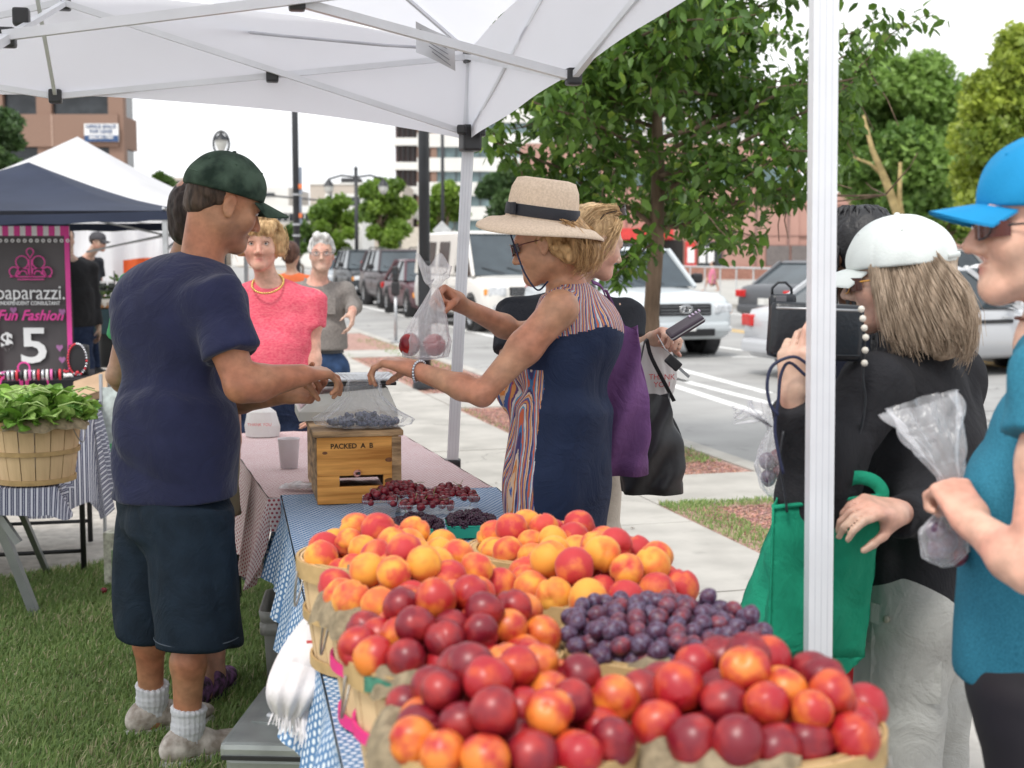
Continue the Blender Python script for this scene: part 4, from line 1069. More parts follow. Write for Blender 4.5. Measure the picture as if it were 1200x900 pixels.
for a,b,m_ in ((FR,FL,0),(FR,NR,1),(FL,NL,1),(NR,NL,2)):
 mb = MB()
 def fn(u,v,a=a,b=b,m_=m_):
  p = a.lerp(b,u); z = zval(m_,u) + .34 + .02 * math.sin(math.pi * u)
  q = Vector((p.x,p.y,z)).lerp(peak,v); q.z -= .10 * math.sin(math.pi * v) * (.3 + .7 * math.sin(math.pi * u)) + .006 * math.sin(u * 30 + v * 5)
  return rel(tent,q)
 mb.grid(fn, 40, 24); mb.build('roof_panel', M_canopy, tent, True)
def bar(a, b, r=.0145, name='truss_bar', m=M_leg): MB().tube([rel(tent, a), rel(tent, b)], r, 4).build(name, m, tent)
def jt(p, s=.05, name='joint_bracket'): MB().box(rel(tent, p), (s, s, s * 1.1), rz=.2, bev=.008).build(name, M_joint, tent)
FRb,FRt = P(551,158,5.28),P(555,66,5.28)
FMb,FMt = P(65,113,4.89),P(75,4,4.89)
MRb = P(672,90,4.05); MRt = MRb + Vector((0,0,.38))
FLb = FMb * 2 - FRb; FLb.z = FRb.z; FLt = FMt * 2 - FRt; FLt.z = FRt.z
CB = P(8,44,3.5); X1 = P(348,2,3.78); CT = CB + Vector((0,0,.62))
NRb = Vector((.56,2.66,2.08)); NRt = Vector((.56,2.66,2.42))
off = Vector((.0,-.03,0))
bar(FMb,FRt); bar(FMt + off,FRb + off); bar(FMb,FLt); bar(FMt + off,FLb + off)
bar(MRb,X1 + (X1 - MRb),.017); bar(CB + off,X1 + (X1 - CB) + off,.018)
o2 = Vector((.03,0,0))
bar(FRb,MRt,.011); bar(FRt - o2,MRb - o2,.013); bar(MRb,NRt,.013); bar(MRt - o2,NRb - o2,.013)
bar(FMb, CT, .009); bar(FMt, CB, .012); bar(FRt, peak - Vector((0, 0, .15)), .008, 'rafter')
bar(CB,CB * 2 - MRb,.016); bar(CB,CB * 2 - FMt,.016)
MB().tube([rel(tent, P(u, v, 5.1)) for u, v in ((80, 10), (200, 28), (330, 42), (450, 53), (536, 58))], .006, 6).build('roof_strap', mat('strap_grey', (.5, .5, .54), .8), tent, True)
for p in (FMb,FMt,X1,CB,MRb,(FMb + FRt) / 2,P(25,20,3.9)): jt(p,.045)
# legs
def tleg(top, joint, foot, w, name='leg'):
 l = MB().tube([rel(tent,joint),rel(tent,top)],w * .707,4).build(name,M_leg,tent)
 for s in (-1, 0, 1): MB().tube([rel(tent, joint) + Vector((s * w * .26, -w * .5, .04)), rel(tent, top) + Vector((s * w * .26, -w * .5, 0))], .0008, 4).build('leg_groove', mat('groove_grey', (.55, .56, .60), .5), l)
 MB().tube([rel(tent, foot), rel(tent, joint)], w * .55, 4).build('lower_leg', M_inner, tent)
 MB().box(rel(tent, joint), (w * 1.5, w * 1.4, .075), bev=.008).build('leg_joint', M_joint, tent)
 MB().box(rel(tent, joint) + Vector((w * .2, -w * .75, .0)), (.018, .012, .03), bev=.003).build('latch_button', mat('latch', (.2, .2, .21), .4), tent)
 MB().box(rel(tent, foot), (.09, .09, .012)).build('foot_plate', M_inner, tent)
tleg(P(555,40,5.3),P(530,549,5.3),Vector((-.24,5.32,.006)),.044)
tleg(P(966,-60,2.6),P(958,797,2.6),Vector((.578,2.6,.006)),.046)
tleg(Vector((FL.x,FL.y,2.3)),Vector((FL.x,FL.y,.74)),Vector((FL.x,FL.y,.01)),.044)
tleg(Vector((NL.x,NL.y,2.3)),Vector((NL.x,NL.y,.74)),Vector((NL.x,NL.y,.01)),.044)
sl = P(551,162,5.27)
MB().box(rel(tent, sl), (.075, .075, .10), rz=.3, bev=.01).build('slider_bracket', M_joint, tent)
MB().box(rel(tent, P(541, 152, 5.22)), (.035, .05, .035), bev=.008).build('slider_knob', M_joint, tent)
MB().box(rel(tent, P(566, 152, 5.2)), (.02, .05, .05), bev=.006).build('slider_knob', M_joint, tent)
MB().box(rel(tent, FRt), (.07, .07, .05), rz=.3, bev=.01).build('corner_bracket', M_joint, tent)
# hanging care label
a = P(487,14,4.6)
lb = thing('care_label', 'printed white fabric care label hanging from the canopy roof', 'label', a)
MB().grid(lambda u, v: (u * .13 - .0, .02 * math.sin(u * 4 + v * 3), -.05 - v * .10 + u * -.06 + .02), 8, 8).build('label_cloth', mat('label_cloth', (.55, .55, .57), .8), lb, True)
for k in range(5): MB().tube([(.015 + .01 * k, -.025, -.06 - .018 * k), (.10 + .004 * k, -.028, -.105 - .018 * k)], .0018, 4).build('print_line', mat('print_grey', (.2, .2, .22), .8), lb)
# ================================================================== CLOTH MATERIALS
def uvdots(name,base,dot,cell,rad,rough=.9,vary=None,ell=1.,base2=None):
 m = bpy.data.materials.new(name); m.use_nodes = True; t = m.node_tree; K = t.links.new; b = t.nodes['Principled BSDF']
 b.inputs['Roughness'].default_value = rough; b.inputs['Specular IOR Level'].default_value = .2
 uv = t.nodes.new('ShaderNodeUVMap'); sx = t.nodes.new('ShaderNodeSeparateXYZ'); K(uv.outputs[0], sx.inputs[0])
 def mth(op,a,b_=None,c=None):
  n = t.nodes.new('ShaderNodeMath'); n.operation = op
  for i,q in enumerate((a,b_,c)):
   if q is None: continue
   if isinstance(q,(int,float)): n.inputs[i].default_value = q
   else: K(q,n.inputs[i])
  return n.outputs[0]
 y = mth('DIVIDE', sx.outputs[1], cell * .86); row = mth('FLOOR', y); par = mth('MODULO', row, 2.)
 x = mth('ADD', mth('DIVIDE', sx.outputs[0], cell), mth('MULTIPLY', par, .5))
 fx = mth('SUBTRACT', mth('FRACT', x), .5); fy = mth('SUBTRACT', mth('FRACT', y), .5)
 d = mth('SQRT', mth('ADD', mth('MULTIPLY', mth('MULTIPLY', fx, fx), ell), mth('MULTIPLY', fy, fy)))
 nz = t.nodes.new('ShaderNodeTexNoise'); nz.inputs['Scale'].default_value = 35; K(uv.outputs[0], nz.inputs['Vector'])
 thr = mth('ADD', rad - .06, mth('MULTIPLY', nz.outputs['Fac'], .12))
 mr = t.nodes.new('ShaderNodeMapRange'); K(d, mr.inputs[0]); K(mth('SUBTRACT', thr, .06), mr.inputs[1]); K(mth('ADD', thr, .06), mr.inputs[2]); mr.inputs[3].default_value = 1; mr.inputs[4].default_value = 0
 mx = t.nodes.new('ShaderNodeMix'); mx.data_type = 'RGBA'; K(mr.outputs[0], mx.inputs[0])
 mx.inputs[6].default_value = tuple(base) + (1,); mx.inputs[7].default_value = tuple(dot) + (1,)
 if base2 is not None:
  w_ = t.nodes.new('ShaderNodeTexNoise'); w_.inputs['Scale'].default_value = 6; K(uv.outputs[0], w_.inputs['Vector'])
  m2 = t.nodes.new('ShaderNodeMix'); m2.data_type = 'RGBA'; K(w_.outputs['Fac'], m2.inputs[0]); m2.inputs[6].default_value = tuple(base) + (1,); m2.inputs[7].default_value = tuple(base2) + (1,); K(m2.outputs[2], mx.inputs[6])
 K(mx.outputs[2], b.inputs['Base Color']); return m
def uvstripe(name,c0,c1,period,duty=.35,rough=.85):
 m = bpy.data.materials.new(name); m.use_nodes = True; t = m.node_tree; K = t.links.new; b = t.nodes['Principled BSDF']
 b.inputs['Roughness'].default_value = rough
 uv = t.nodes.new('ShaderNodeUVMap'); sx = t.nodes.new('ShaderNodeSeparateXYZ'); K(uv.outputs[0], sx.inputs[0])
 d = t.nodes.new('ShaderNodeMath'); d.operation = 'DIVIDE'; K(sx.outputs[0], d.inputs[0]); d.inputs[1].default_value = period
 fr = t.nodes.new('ShaderNodeMath'); fr.operation = 'FRACT'; K(d.outputs[0], fr.inputs[0])
 r = t.nodes.new('ShaderNodeValToRGB'); r.color_ramp.interpolation = 'LINEAR'
 e = r.color_ramp.elements; e[0].position = 0; e[0].color = tuple(c0) + (1,); e[1].position = duty; e[1].color = tuple(c0) + (1,)
 for pos,c in ((duty + .04,c1),(.62,c1),(.64,c0),(.7,c0),(.72,c1),(.96,c1),(.995,c0)):
  q = e.new(pos); q.color = tuple(c) + (1,)
 K(fr.outputs[0], r.inputs[0]); K(r.outputs[0], b.inputs['Base Color']); return m
M_blue = uvdots('blue_dotted_cloth', (.09, .19, .36), (.68, .74, .80), .0165, .30, ell=.75, base2=(.12, .24, .42))
M_lace = uvdots('red_lace_cloth', (.66, .54, .52), (.36, .06, .08), .015, .29, base2=(.74, .66, .66))
M_strp = uvstripe('striped_cloth', (.55, .56, .62), (.055, .06, .12), .022, .34)
def tablecloth(name,corners,z,drops,m,label,group=None,seed=0,cell=.03,wave=.03,sag=0.):
 """corners counter clockwise (x,y); drops per side; a draped cloth with folded skirt"""
 c = [Vector((x,y,0)) for x,y in corners]; n = len(c)
 cen_ = sum(c,Vector()) / n; mb = MB(); uvs = []
 o = Vector((cen_.x,cen_.y,0)); e0 = (c[1] - c[0]).normalized(); e1 = Vector((-e0.y,e0.x,0))
 def U(p): q = p - c[0]; return (q.dot(e0),q.dot(e1))
 def top(u,v):
  p = c[0].lerp(c[1],u).lerp(c[3].lerp(c[2],u),v)
  p.z = z + .0025 * math.sin(u * 31 + seed) * math.sin(v * 37 + seed); uvs.append(U(p)); return p - o
 nx,ny = int((c[1] - c[0]).length / .05) + 2,int((c[3] - c[0]).length / .05) + 2
 mb.grid(top,nx,ny)
 per = [];
 for i in range(n):
  a,b = c[i],c[(i + 1) % n]; d = (b - a).normalized(); nr = Vector((d.y,-d.x,0)); m_ = int((b - a).length / cell) + 2
  for k in range(m_): per.append((a.lerp(b,k / m_),nr,i,k / m_))
  nr2 = Vector(((c[(i + 2) % n] - b).normalized().y,-(c[(i + 2) % n] - b).normalized().x,0))
  for k in range(1,6): per.append((b,nr.lerp(nr2,k / 6).normalized(),i + k / 6.,1))
 NP = len(per); nv = 9
 base = len(mb.v)
 for j in range(nv + 1):
  v = j / nv
  for k in range(NP + 1):
   p,nr,side_,t = per[k % NP]
   i0 = int(side_) % n; fr = side_ - int(side_); dr = drops[i0] * (1 - fr) + drops[(i0 + 1) % n] * fr
   if fr > 0: dr *= 1 + .28 * math.sin(math.pi * fr)
   s_ = k * cell
   dr *= 1 + .07 * math.sin(s_ * 5 + seed) + .05 * math.sin(s_ * 13 + seed * 2)
   wv = wave * v ** .7 * (math.sin(s_ * 17 + seed + 1.5 * math.sin(s_ * 4)) + .5 * math.sin(s_ * 39 + seed * 3)) + (.05 * v if fr > 0 else .012 * v)
   q = p + nr * (wv + .004 + .02 * v); q.z = z - dr * v - .0
   mb.v.append(tuple(q - o)); uu = U(p); uvs.append((uu[0] + nr.dot(e0) * dr * v,uu[1] + nr.dot(e1) * dr * v))
 for j in range(nv):
  for k in range(NP):
   a = base + j * (NP + 1) + k; mb.f.append((a,a + 1,a + NP + 2,a + NP + 1))
 me = mb.mesh(name, True); uvl = me.uv_layers.new(name='UVMap'); vi = np.zeros(len(me.loops), np.int32); me.loops.foreach_get('vertex_index', vi)
 uvl.data.foreach_set('uv', np.array(uvs, np.float32)[vi].ravel())
 ob = link(name,me,m); ob.location = o
 reg(ob, label, 'tablecloth', group); return ob
def folding_table(label,corners,z,m=M_black,group=None):
 c = [Vector((x,y,0)) for x,y in corners]; cen_ = sum(c,Vector()) / 4
 t = thing('folding_table', label, 'table', (cen_.x, cen_.y, 0), group=group)
 MB().prism([(q.x - cen_.x, q.y - cen_.y) for q in [cen_ + (p - cen_) * .985 for p in c]], z - .035, z - .006).build('tabletop', mat('table_plastic', (.5, .5, .48), .6), t)
 for p in c:
  q = (cen_ + (p - cen_) * .88) - cen_
  MB().tube([(q.x, q.y, .008), (q.x, q.y, z - .03)], .014, 8).build('leg', m, t, True)
 for a,b in ((0,1),(2,3)):
  q,w_ = [(cen_ + (c[k] - cen_) * .88) - cen_ for k in (a,b)]
  MB().tube([(q.x, q.y, .12), (w_.x, w_.y, .12)], .01, 8).build('crossbar', m, t, True)
 return t
bl = [(-.10,1.28),(.605,1.43),(-.055,4.60),(-.76,4.45)]
folding_table('long folding table under the blue dotted cloth', bl, .746)
tablecloth('blue_tablecloth', bl, .75, [.25, .25, .1, .21], M_blue, 'blue and white dotted cloth spread under the fruit baskets', seed=1.)
rd = [(-.80,4.44),(-.06,4.62),(-.55,6.22),(-1.29,6.04)]
folding_table('folding table under the red and white lace cloth', rd, .738)
tablecloth('lace_tablecloth', rd, .742, [.1, .26, .3, .32], M_lace, 'white lace cloth with small red dots beyond the wooden crate', seed=2., wave=.022)
folding_table
# low striped table and higher table behind it
M_legmetal = mat('dull_aluminium', (.33, .34, .35), .45, metal=.6)
lo_ = [(-3.0,5.35),(-1.90,5.62),(-2.08,6.18),(-3.2,5.9)]
tl = thing('low_folding_table', 'low metal legged folding table holding the bushel basket of greens', 'table', (-2.4, 5.7, 0))
MB().prism([(x + 2.4, y - 5.7) for x, y in lo_], .535, .56).build('tabletop', mat('table_plastic', (.5, .5, .48), .6), tl)
def legbar(a, b, r=.022, m=M_legmetal, nm='leg'): MB().tube([rel(tl, a), rel(tl, b)], r, 4).build(nm, m, tl)
legbar(P(-6,600,5.65),G(43,724),.026); legbar(P(25,600,5.95),G(56,672),.018)
legbar(G(-30, 735), G(43, 722), .02, nm='foot_rail'); legbar(P(-40, 600, 5.65), G(-110, 735), .026)
legbar(P(-10, 590, 5.6), P(22, 636, 5.6), .02, nm='brace')
tablecloth('striped_cloth', lo_, .575, [.10, .10, .06, .1], M_strp, 'navy and white striped cloth under the bushel basket of greens', seed=3., wave=.01)
hi = [(-3.1,6.15),(-1.98,6.42),(-2.2,7.25),(-3.3,7.0)]
folding_table('higher black legged table under striped cloth behind the greens', hi, .745)
tablecloth('striped_cloth', hi, .76, [.42, .40, .2, .2], M_strp, 'striped cloth bunched and hanging over the higher table, just left of the man in navy', seed=4., wave=.035)
# ================================================================== BASKETS
M_wood = mat('basket_wood', (.50, .34, .18), .75, var=.15, vs=10, col2=(.60, .43, .25), bump=.25, bs=60, stretch=(1, 1, .15), detail=6)
M_hoop = mat('hoop_wood', (.44, .30, .14), .75, var=.15, vs=18, bump=.2, bs=60)
M_pinkh = mat('pink_dyed_wood', (.72, .03, .22), .6, var=.1); M_greenh = mat('green_dyed_wood', (.04, .28, .18), .6, var=.1)
M_burlap = mat('burlap', (.25, .20, .13), .95, var=.25, vs=60, bump=.8, bs=220)
M_wire = mat('wire', (.35, .34, .32), .4, metal=.8)
_st = {}
def stave_mesh(r0,r1,h,n):
 key = (r0,r1,h,n)
 if key in _st: return _st[key]
 a = math.pi / n * .94; mb = MB()
 for th in (0,.0035):
  for j in range(4):
   z = h * j / 3; r = r0 + (r1 - r0) * (j / 3) ** .85 - th
   for k in range(4):
    q = -a + 2 * a * k / 3; mb.v.append((r * math.cos(q),r * math.sin(q),z))
 for j in range(3):
  for k in range(3):
   b = j * 4 + k; mb.f.append((b,b + 1,b + 5,b + 4)); mb.f.append((b + 16,b + 20,b + 21,b + 17))
 for j in range(3):
  for k in (0,3): b = j * 4 + k; mb.f.append((b,b + 4,b + 20,b + 16))
 for k in range(3): b = 12 + k; mb.f.append((b,b + 1,b + 17,b + 16))
 _st[key] = mb.mesh('stave'); _st[key].materials.append(M_wood); return _st[key]
def basket(cx,cy,zb,R_,H,label,hoopm=None,n=20,group=None,handle=True,rr=.82,tilt=(0,0),lip=True):
 t = thing('fruit_basket', label, 'basket', (cx, cy, zb), group=group); t.rotation_euler = (tilt[0], tilt[1], 0)
 me = stave_mesh(R_ * rr,R_,H,n)
 for k in range(n):
  o = link('stave', me, None, t); o.rotation_euler = (0, 0, 2 * math.pi * k / n); s_ = 1 + .006 * (k % 2); o.scale = (s_, s_, 1)
 MB().lathe([(0, .004), (R_ * rr * .99, .004), (R_ * rr * .99, .012), (0, .012)], 28).build('bottom', M_wood, t)
 def hoop(z,w_,m,th=.005,rin=.0):
  r = R_ * rr + (R_ - R_ * rr) * (z / H) ** .85 + .0045
  MB().lathe([(r - rin, z - w_ / 2), (r + th, z - w_ / 2), (r + th, z + w_ / 2), (r - rin, z + w_ / 2), (r - rin, z - w_ / 2)], 36).build('hoop', m, t, False)
 hoop(H - .016,.034,M_hoop,.006,.0); hoop(H * .5,.018,hoopm or M_hoop); hoop(.014,.02,M_hoop if hoopm is None else hoopm)
 MB().lathe([(R_ - .014, H - .028), (R_ - .009, H - .028), (R_ - .005, H + .001), (R_ - .014, H + .001), (R_ - .014, H - .028)], 36).build('inner_hoop', M_hoop, t)
 if handle:
  for s in (-1,1):
   pts = [(s * (R_ + .012) * math.cos(q * .42),(R_ + .012) * math.sin(q * .42),H - .02 + (.0 if abs(q) > .9 else -.085 * (1 - q * q))) for q in np.linspace(-1,1,9)]
   MB().tube(pts, .0022, 5).build('wire_handle', M_wire, t, True)
 return t
def burlap(t,R_,H,a0,a1,seed,inn=.05,out=.028):
 def fn(u,v):
  a = a0 + (a1 - a0) * u; w_ = math.sin(u * 17 + seed) * .5 + math.sin(u * 41 + seed * 2) * .3
  s = v * 2 - 1; r = R_ + s * (out if s > 0 else inn) * (1 + .35 * w_) * min(1,4 * u,4 * (1 - u)) ** .5
  z = H + .012 + .008 * w_ - (s * s) * (.045 if s > 0 else .02) * (1 + .4 * w_)
  return (r * math.cos(a),r * math.sin(a),z)
 MB().grid(fn, 50, 10).build('burlap_liner', M_burlap, t, True)
TZ = .752
BR,BH = .155,.215
BK = [  # x,y,kind,label,hoop
 (.0, 1.63, 'n', 'wooden basket of red nectarines at the bottom centre, nearest the camera', M_pinkh),
 (.30, 1.655, 'n', 'round wooden basket of nectarines nearest the white tent leg', None),
 (-.085, 1.97, 'n', 'basket of nectarines at the left with a green painted mark and pink hoop', M_pinkh),
 (.225, 2.02, 'u', 'basket heaped with purple plums in the right middle of the fruit', None),
 (-.16, 2.29, 'p', 'basket of peaches at the left with a burlap liner and a pink hoop', M_pinkh),
 (.155, 2.34, 'p', 'basket of peaches with a wire handle beside the purple plums', None),
 (-.255, 2.61, 'p', 'farthest left basket of yellow peaches on the blue cloth', None),
 (.07, 2.66, 'p', 'farthest right basket of peaches, in front of the navy dress', None)]
bks = []
for i,(x,y,k,lab,hm) in enumerate(BK):
 t = basket(x, y, TZ, BR, BH, lab, hm, group='fruit baskets on the blue cloth'); bks.append(t)
burlap(bks[4],BR,BH,2.6,4.4,1.); burlap(bks[2],BR,BH,3.9,5.6,2.); burlap(bks[6],BR,BH,4.4,5.5,3.); burlap(bks[1],BR,BH,3.3,4.9,4.); burlap(bks[3],BR,BH,4.3,5.9,5.); burlap(bks[0],BR,BH,1.9,3.9,6.)
# green painted smear on the rim of the third basket
def smear(t,a0,a1,z0,z1,m):
 MB().grid(lambda u, v: ((BR + .0125) * math.cos(a0 + (a1 - a0) * u), (BR + .0125) * math.sin(a0 + (a1 - a0) * u), z0 + (z1 - z0) * v + .004 * math.sin(u * 9)), 10, 2).build('painted_mark', m, t)
smear(bks[2], 3.9, 4.75, BH - .029, BH - .006, mat('green_ink', (.05, .16, .11), .8, var=.5, vs=60))
# ---- fruit
def fruit_mesh(kind,seed):
 r = np.random.default_rng(seed); n,m = 24,15; v = []; f = []
 cleft = {'p': .15, 'n': .10, 'u': .07, 'c': .03}[kind]; ph_ = r.uniform(0, 6, 4); a0 = r.uniform(0, 6.28); e = r.uniform(-.04, .04)
 for i in range(m + 1):
  t = math.pi * i / m
  for k in range(n):
   a = 2 * math.pi * k / n; d = math.atan2(math.sin(a - a0),math.cos(a - a0))
   q = 1 - cleft * math.exp(-(d / .16) ** 2) * (math.sin(t) ** .5) + e * math.cos(2 * a)
   q += .022 * math.sin(2 * t + ph_[0]) * math.cos(a + ph_[1]) + .016 * math.cos(3 * a + ph_[2]) * math.sin(t) + .012 * math.sin(4 * t + ph_[3])
   q *= 1 - .16 * math.exp(-(t / .26) ** 2) ; rr_ = math.sin(t) * q
   z = math.cos(t) * (q * .96 if kind != 'u' else 1.12) + (-.0 if t < 2.8 else -.05)
   v.append((rr_ * math.cos(a),rr_ * math.sin(a),z))
 for i in range(m):
  for k in range(n):
   k2 = (k + 1) % n; f.append((i * n + k,(i + 1) * n + k,(i + 1) * n + k2,i * n + k2))
 me = pymesh('fruit', v, f, True); return me
def fruit_mat(name,ca,cb,thr,rough,spec=.5,sheen=0.,bloom=None,spot=True):
 m = bpy.data.materials.new(name); m.use_nodes = True; t = m.node_tree; K = t.links.new; b = t.nodes['Principled BSDF']
 b.inputs['Roughness'].default_value = rough; b.inputs['Specular IOR Level'].default_value = spec
 if sheen: b.inputs['Sheen Weight'].default_value = sheen; b.inputs['Sheen Roughness'].default_value = .4
 oi = t.nodes.new('ShaderNodeObjectInfo'); tcn = t.nodes.new('ShaderNodeTexCoord')
 ad = t.nodes.new('ShaderNodeVectorMath'); ad.operation = 'MULTIPLY_ADD'; cmb = t.nodes.new('ShaderNodeCombineXYZ')
 for i in range(3): K(oi.outputs['Random'], cmb.inputs[i])
 K(cmb.outputs[0], ad.inputs[0]); ad.inputs[1].default_value = (37, 91, 53); K(tcn.outputs['Object'], ad.inputs[2])
 n1 = t.nodes.new('ShaderNodeTexNoise'); n1.inputs['Scale'].default_value = .75; n1.inputs['Detail'].default_value = 2.5; n1.inputs['Roughness'].default_value = .55; K(ad.outputs[0], n1.inputs['Vector'])
 n2 = t.nodes.new('ShaderNodeTexNoise'); n2.inputs['Scale'].default_value = 14; n2.inputs['Detail'].default_value = 4; K(ad.outputs[0], n2.inputs['Vector'])
 mm = t.nodes.new('ShaderNodeMath'); mm.operation = 'MULTIPLY_ADD'; K(n2.outputs['Fac'], mm.inputs[0]); mm.inputs[1].default_value = .16; K(n1.outputs['Fac'], mm.inputs[2])
 r = t.nodes.new('ShaderNodeValToRGB'); e = r.color_ramp.elements
 e[0].position = thr + .0; e[0].color = tuple(cb) + (1,); e[1].position = thr + .22; e[1].color = tuple(ca) + (1,)
 q = e.new(thr + .11); q.color = tuple(np.array(ca) * .45 + np.array(cb) * .55) + (1,)
 K(mm.outputs[0],r.inputs[0]); out = r.outputs[0]
 if bloom is not None:
  n3 = t.nodes.new('ShaderNodeTexNoise'); n3.inputs['Scale'].default_value = 2.2; n3.inputs['Detail'].default_value = 5; K(ad.outputs[0], n3.inputs['Vector'])
  mr = t.nodes.new('ShaderNodeMapRange'); mr.inputs[1].default_value = .42; mr.inputs[2].default_value = .66; mr.inputs[4].default_value = .7; K(n3.outputs['Fac'], mr.inputs[0])
  mx = t.nodes.new('ShaderNodeMix'); mx.data_type = 'RGBA'; K(mr.outputs[0], mx.inputs[0]); K(out, mx.inputs[6]); mx.inputs[7].default_value = tuple(bloom) + (1,); out = mx.outputs[2]
 K(out, b.inputs['Base Color']); return m
YEL,ORR,RED,DRED = (.78,.36,.045),(.70,.17,.035),(.48,.035,.03),(.20,.008,.018)
FM = {
 'p': [('mostly golden yellow', fruit_mat('peach_yellow', (.74, .33, .05), (.66, .13, .04), .40, .62, .3, .15)), ('yellow peach blushed orange red', fruit_mat('peach_blush', (.78, .33, .05), (.55, .06, .045), .47, .62, .3, .15)), ('mostly rosy red', fruit_mat('peach_red', (.74, .24, .05), (.46, .035, .04), .58, .6, .3, .15))],
 'n': [('orange and red mottled', fruit_mat('nect_orange', (.70, .20, .03), (.42, .02, .02), .46, .38)), ('glossy bright red', fruit_mat('nect_red', (.58, .09, .02), (.36, .012, .02), .56, .36)), ('deep dark red', fruit_mat('nect_dark', (.36, .022, .02), (.17, .006, .016), .54, .36))],
 'u': [('dusty blue purple', fruit_mat('plum_blue', (.05, .02, .05), (.07, .015, .04), .5, .45, .4, 0, (.15, .14, .22))), ('reddish purple', fruit_mat('plum_red', (.22, .03, .04), (.07, .012, .03), .48, .4, .4, 0, (.12, .09, .14)))]}
PROTO = {}
for k in 'pnu':
 for j in range(3):
  for mi,(nm,m) in enumerate(FM[k]):
   me = fruit_mesh(k,10 * j + ord(k)); me.materials.append(m); PROTO[k,j,mi] = me
def pack():
 r = np.random.default_rng(5); pos = []; rad = []; bi = []; kd = []
 for i,(x,y,k,lab,hm) in enumerate(BK):
  N = {'p': 50, 'n': 60, 'u': 265}[k]; R0 = {'p': .0318, 'n': .0300, 'u': .0140}[k]
  for q in range(N):
   a = r.uniform(0,6.28); d = BR * .9 * math.sqrt(r.uniform(0,1)); pos.append((x + d * math.cos(a),y + d * math.sin(a),TZ + BH + .05 + r.uniform(-.05,.15))); rad.append(R0 * r.uniform(.9,1.08)); bi.append(i); kd.append(k)
 # a ridge of nectarines and peaches that spill across the rims
 pos = np.array(pos); rad = np.array(rad); bi = np.array(bi); kd = np.array(kd)
 cx = np.array([BK[i][0] for i in bi]); cy = np.array([BK[i][1] for i in bi]); nn = len(pos)
 fl = np.where(kd == 'u', .075, .066)
 pos = pos.astype(np.float32); rad = rad.astype(np.float32)
 for it in range(230):
  pos[:,2] -= .0050 if it < 185 else .0008
  for _ in range(2):
   d = pos[:,None] - pos[None]; L_ = np.sqrt((d ** 2).sum(-1)) + 1e-9; ov = (rad[:,None] + rad[None]) * .985 - L_
   np.fill_diagonal(ov,-1); ov = np.maximum(ov,0)
   pos += (d / L_[...,None] * (ov * .32)[...,None]).sum(1)
  dx = pos[:,0] - cx; dy = pos[:,1] - cy; rr_ = np.sqrt(dx ** 2 + dy ** 2) + 1e-9
  lim = np.where(pos[:,2] < TZ + BH + rad * .3,BR - .014 - rad,BR + .004 - rad * .5)
  s_ = np.minimum(1,lim / rr_); pos[:,0] = cx + dx * s_; pos[:,1] = cy + dy * s_
  q = np.minimum(rr_ / BR, 1); floor = TZ + BH - np.where(kd == 'u', .060, np.where(bi > 5, .125, np.where(kd == 'p', .098, .094))) + fl * (1 - q ** 2) + rad
  pos[:,2] = np.minimum(np.maximum(pos[:,2],floor),floor + .075)
 return pos,rad,bi,kd
FP,FRAD,FB,FK = pack()
KN = {'p': 'peach', 'n': 'nectarine', 'u': 'plum'}
for i in range(len(FP)):
 k = FK[i]; b = BK[FB[i]]; p = FP[i]
 ww = [.30, .40, .30] if k == 'p' else ([.20, .42, .38] if k == 'n' else [.68, .32])
 mi = int(rng.choice(len(ww),p=ww)); o = bpy.data.objects.new(KN[k],PROTO[k,int(rng.integers(3)),mi]); COL.objects.link(o)
 o.location = p; o.scale = (FRAD[i],) * 3; o.rotation_euler = tuple(rng.uniform(0,6.28,3))
 dx,dy = p[0] - b[0],p[1] - b[1]
 an = (math.degrees(math.atan2(dx,dy)) + 360) % 360; rr_ = math.hypot(dx,dy)
 pos_ = 'centre' if rr_ < .035 else (['far', 'far right', 'right', 'near right', 'near', 'near left', 'left', 'far left'][int((an + 22.5) // 45) % 8] + (' inner part' if rr_ < .085 else ' rim'))
 lay = 'on top' if p[2] > TZ + BH + .03 else 'buried low' if p[2] < TZ + BH - .02 else 'halfway up'
 bn = ['nearest left', 'nearest right', 'left nectarine', 'plum', 'left peach', 'right middle peach', 'farthest left', 'farthest right'][FB[i]]
 nm_ = {'mostly golden yellow': 'golden', 'yellow peach blushed orange red': 'orange blushed', 'mostly rosy red': 'rosy red', 'orange and red mottled': 'orange mottled'}.get(FM[k][mi][0], FM[k][mi][0])
 reg(o, f'{nm_} {KN[k]}, {lay} at {pos_} of {bn} basket', KN[k], f'{KN[k]} fruit in the {bn} basket')
# greens in the bushel basket
gb = basket(*[P(42, 577, 5.75).x, 5.75], .58, .195, .27, 'wooden bushel basket heaped with leafy greens on the striped cloth', None, n=18, rr=.80)
burlap(gb,.195,.27,-1.9,.5,3.,.05,.05); burlap(gb,.195,.27,-3.6,-2.2,5.,.05,.05)
M_spin = mat('spinach_leaf', (1, 1, 1), .4, attr=True, var=.18, vs=18, trans=.25)
def spinleaf(seed,c):
 r = np.random.default_rng(seed); n = 7; v = []; f = []
 for i in range(n + 1):
  t = i / n; wv = .34 * math.sin(math.pi * min(1,t * .93 + .07)) ** .7 * (1 if t < .95 else .5)
  for j,s in enumerate((-1,-.5,0,.5,1)):
   v.append((t,s * wv,.18 * math.sin(t * 2.6) - .12 * t * t + .10 * abs(s) * (1 if True else 0) + .03 * math.sin(t * 13 + s * 5 + seed)))
 for i in range(n):
  for j in range(4): a = i * 5 + j; f.append((a,a + 5,a + 6,a + 1))
 me = pymesh('leaf', v, f, True); me.materials.append(M_spin); cc = np.repeat(np.array(c)[None], len(v), 0)
 cc[2::5] = np.array(c) * 1.5 + .04; setcol(me,cc); return me
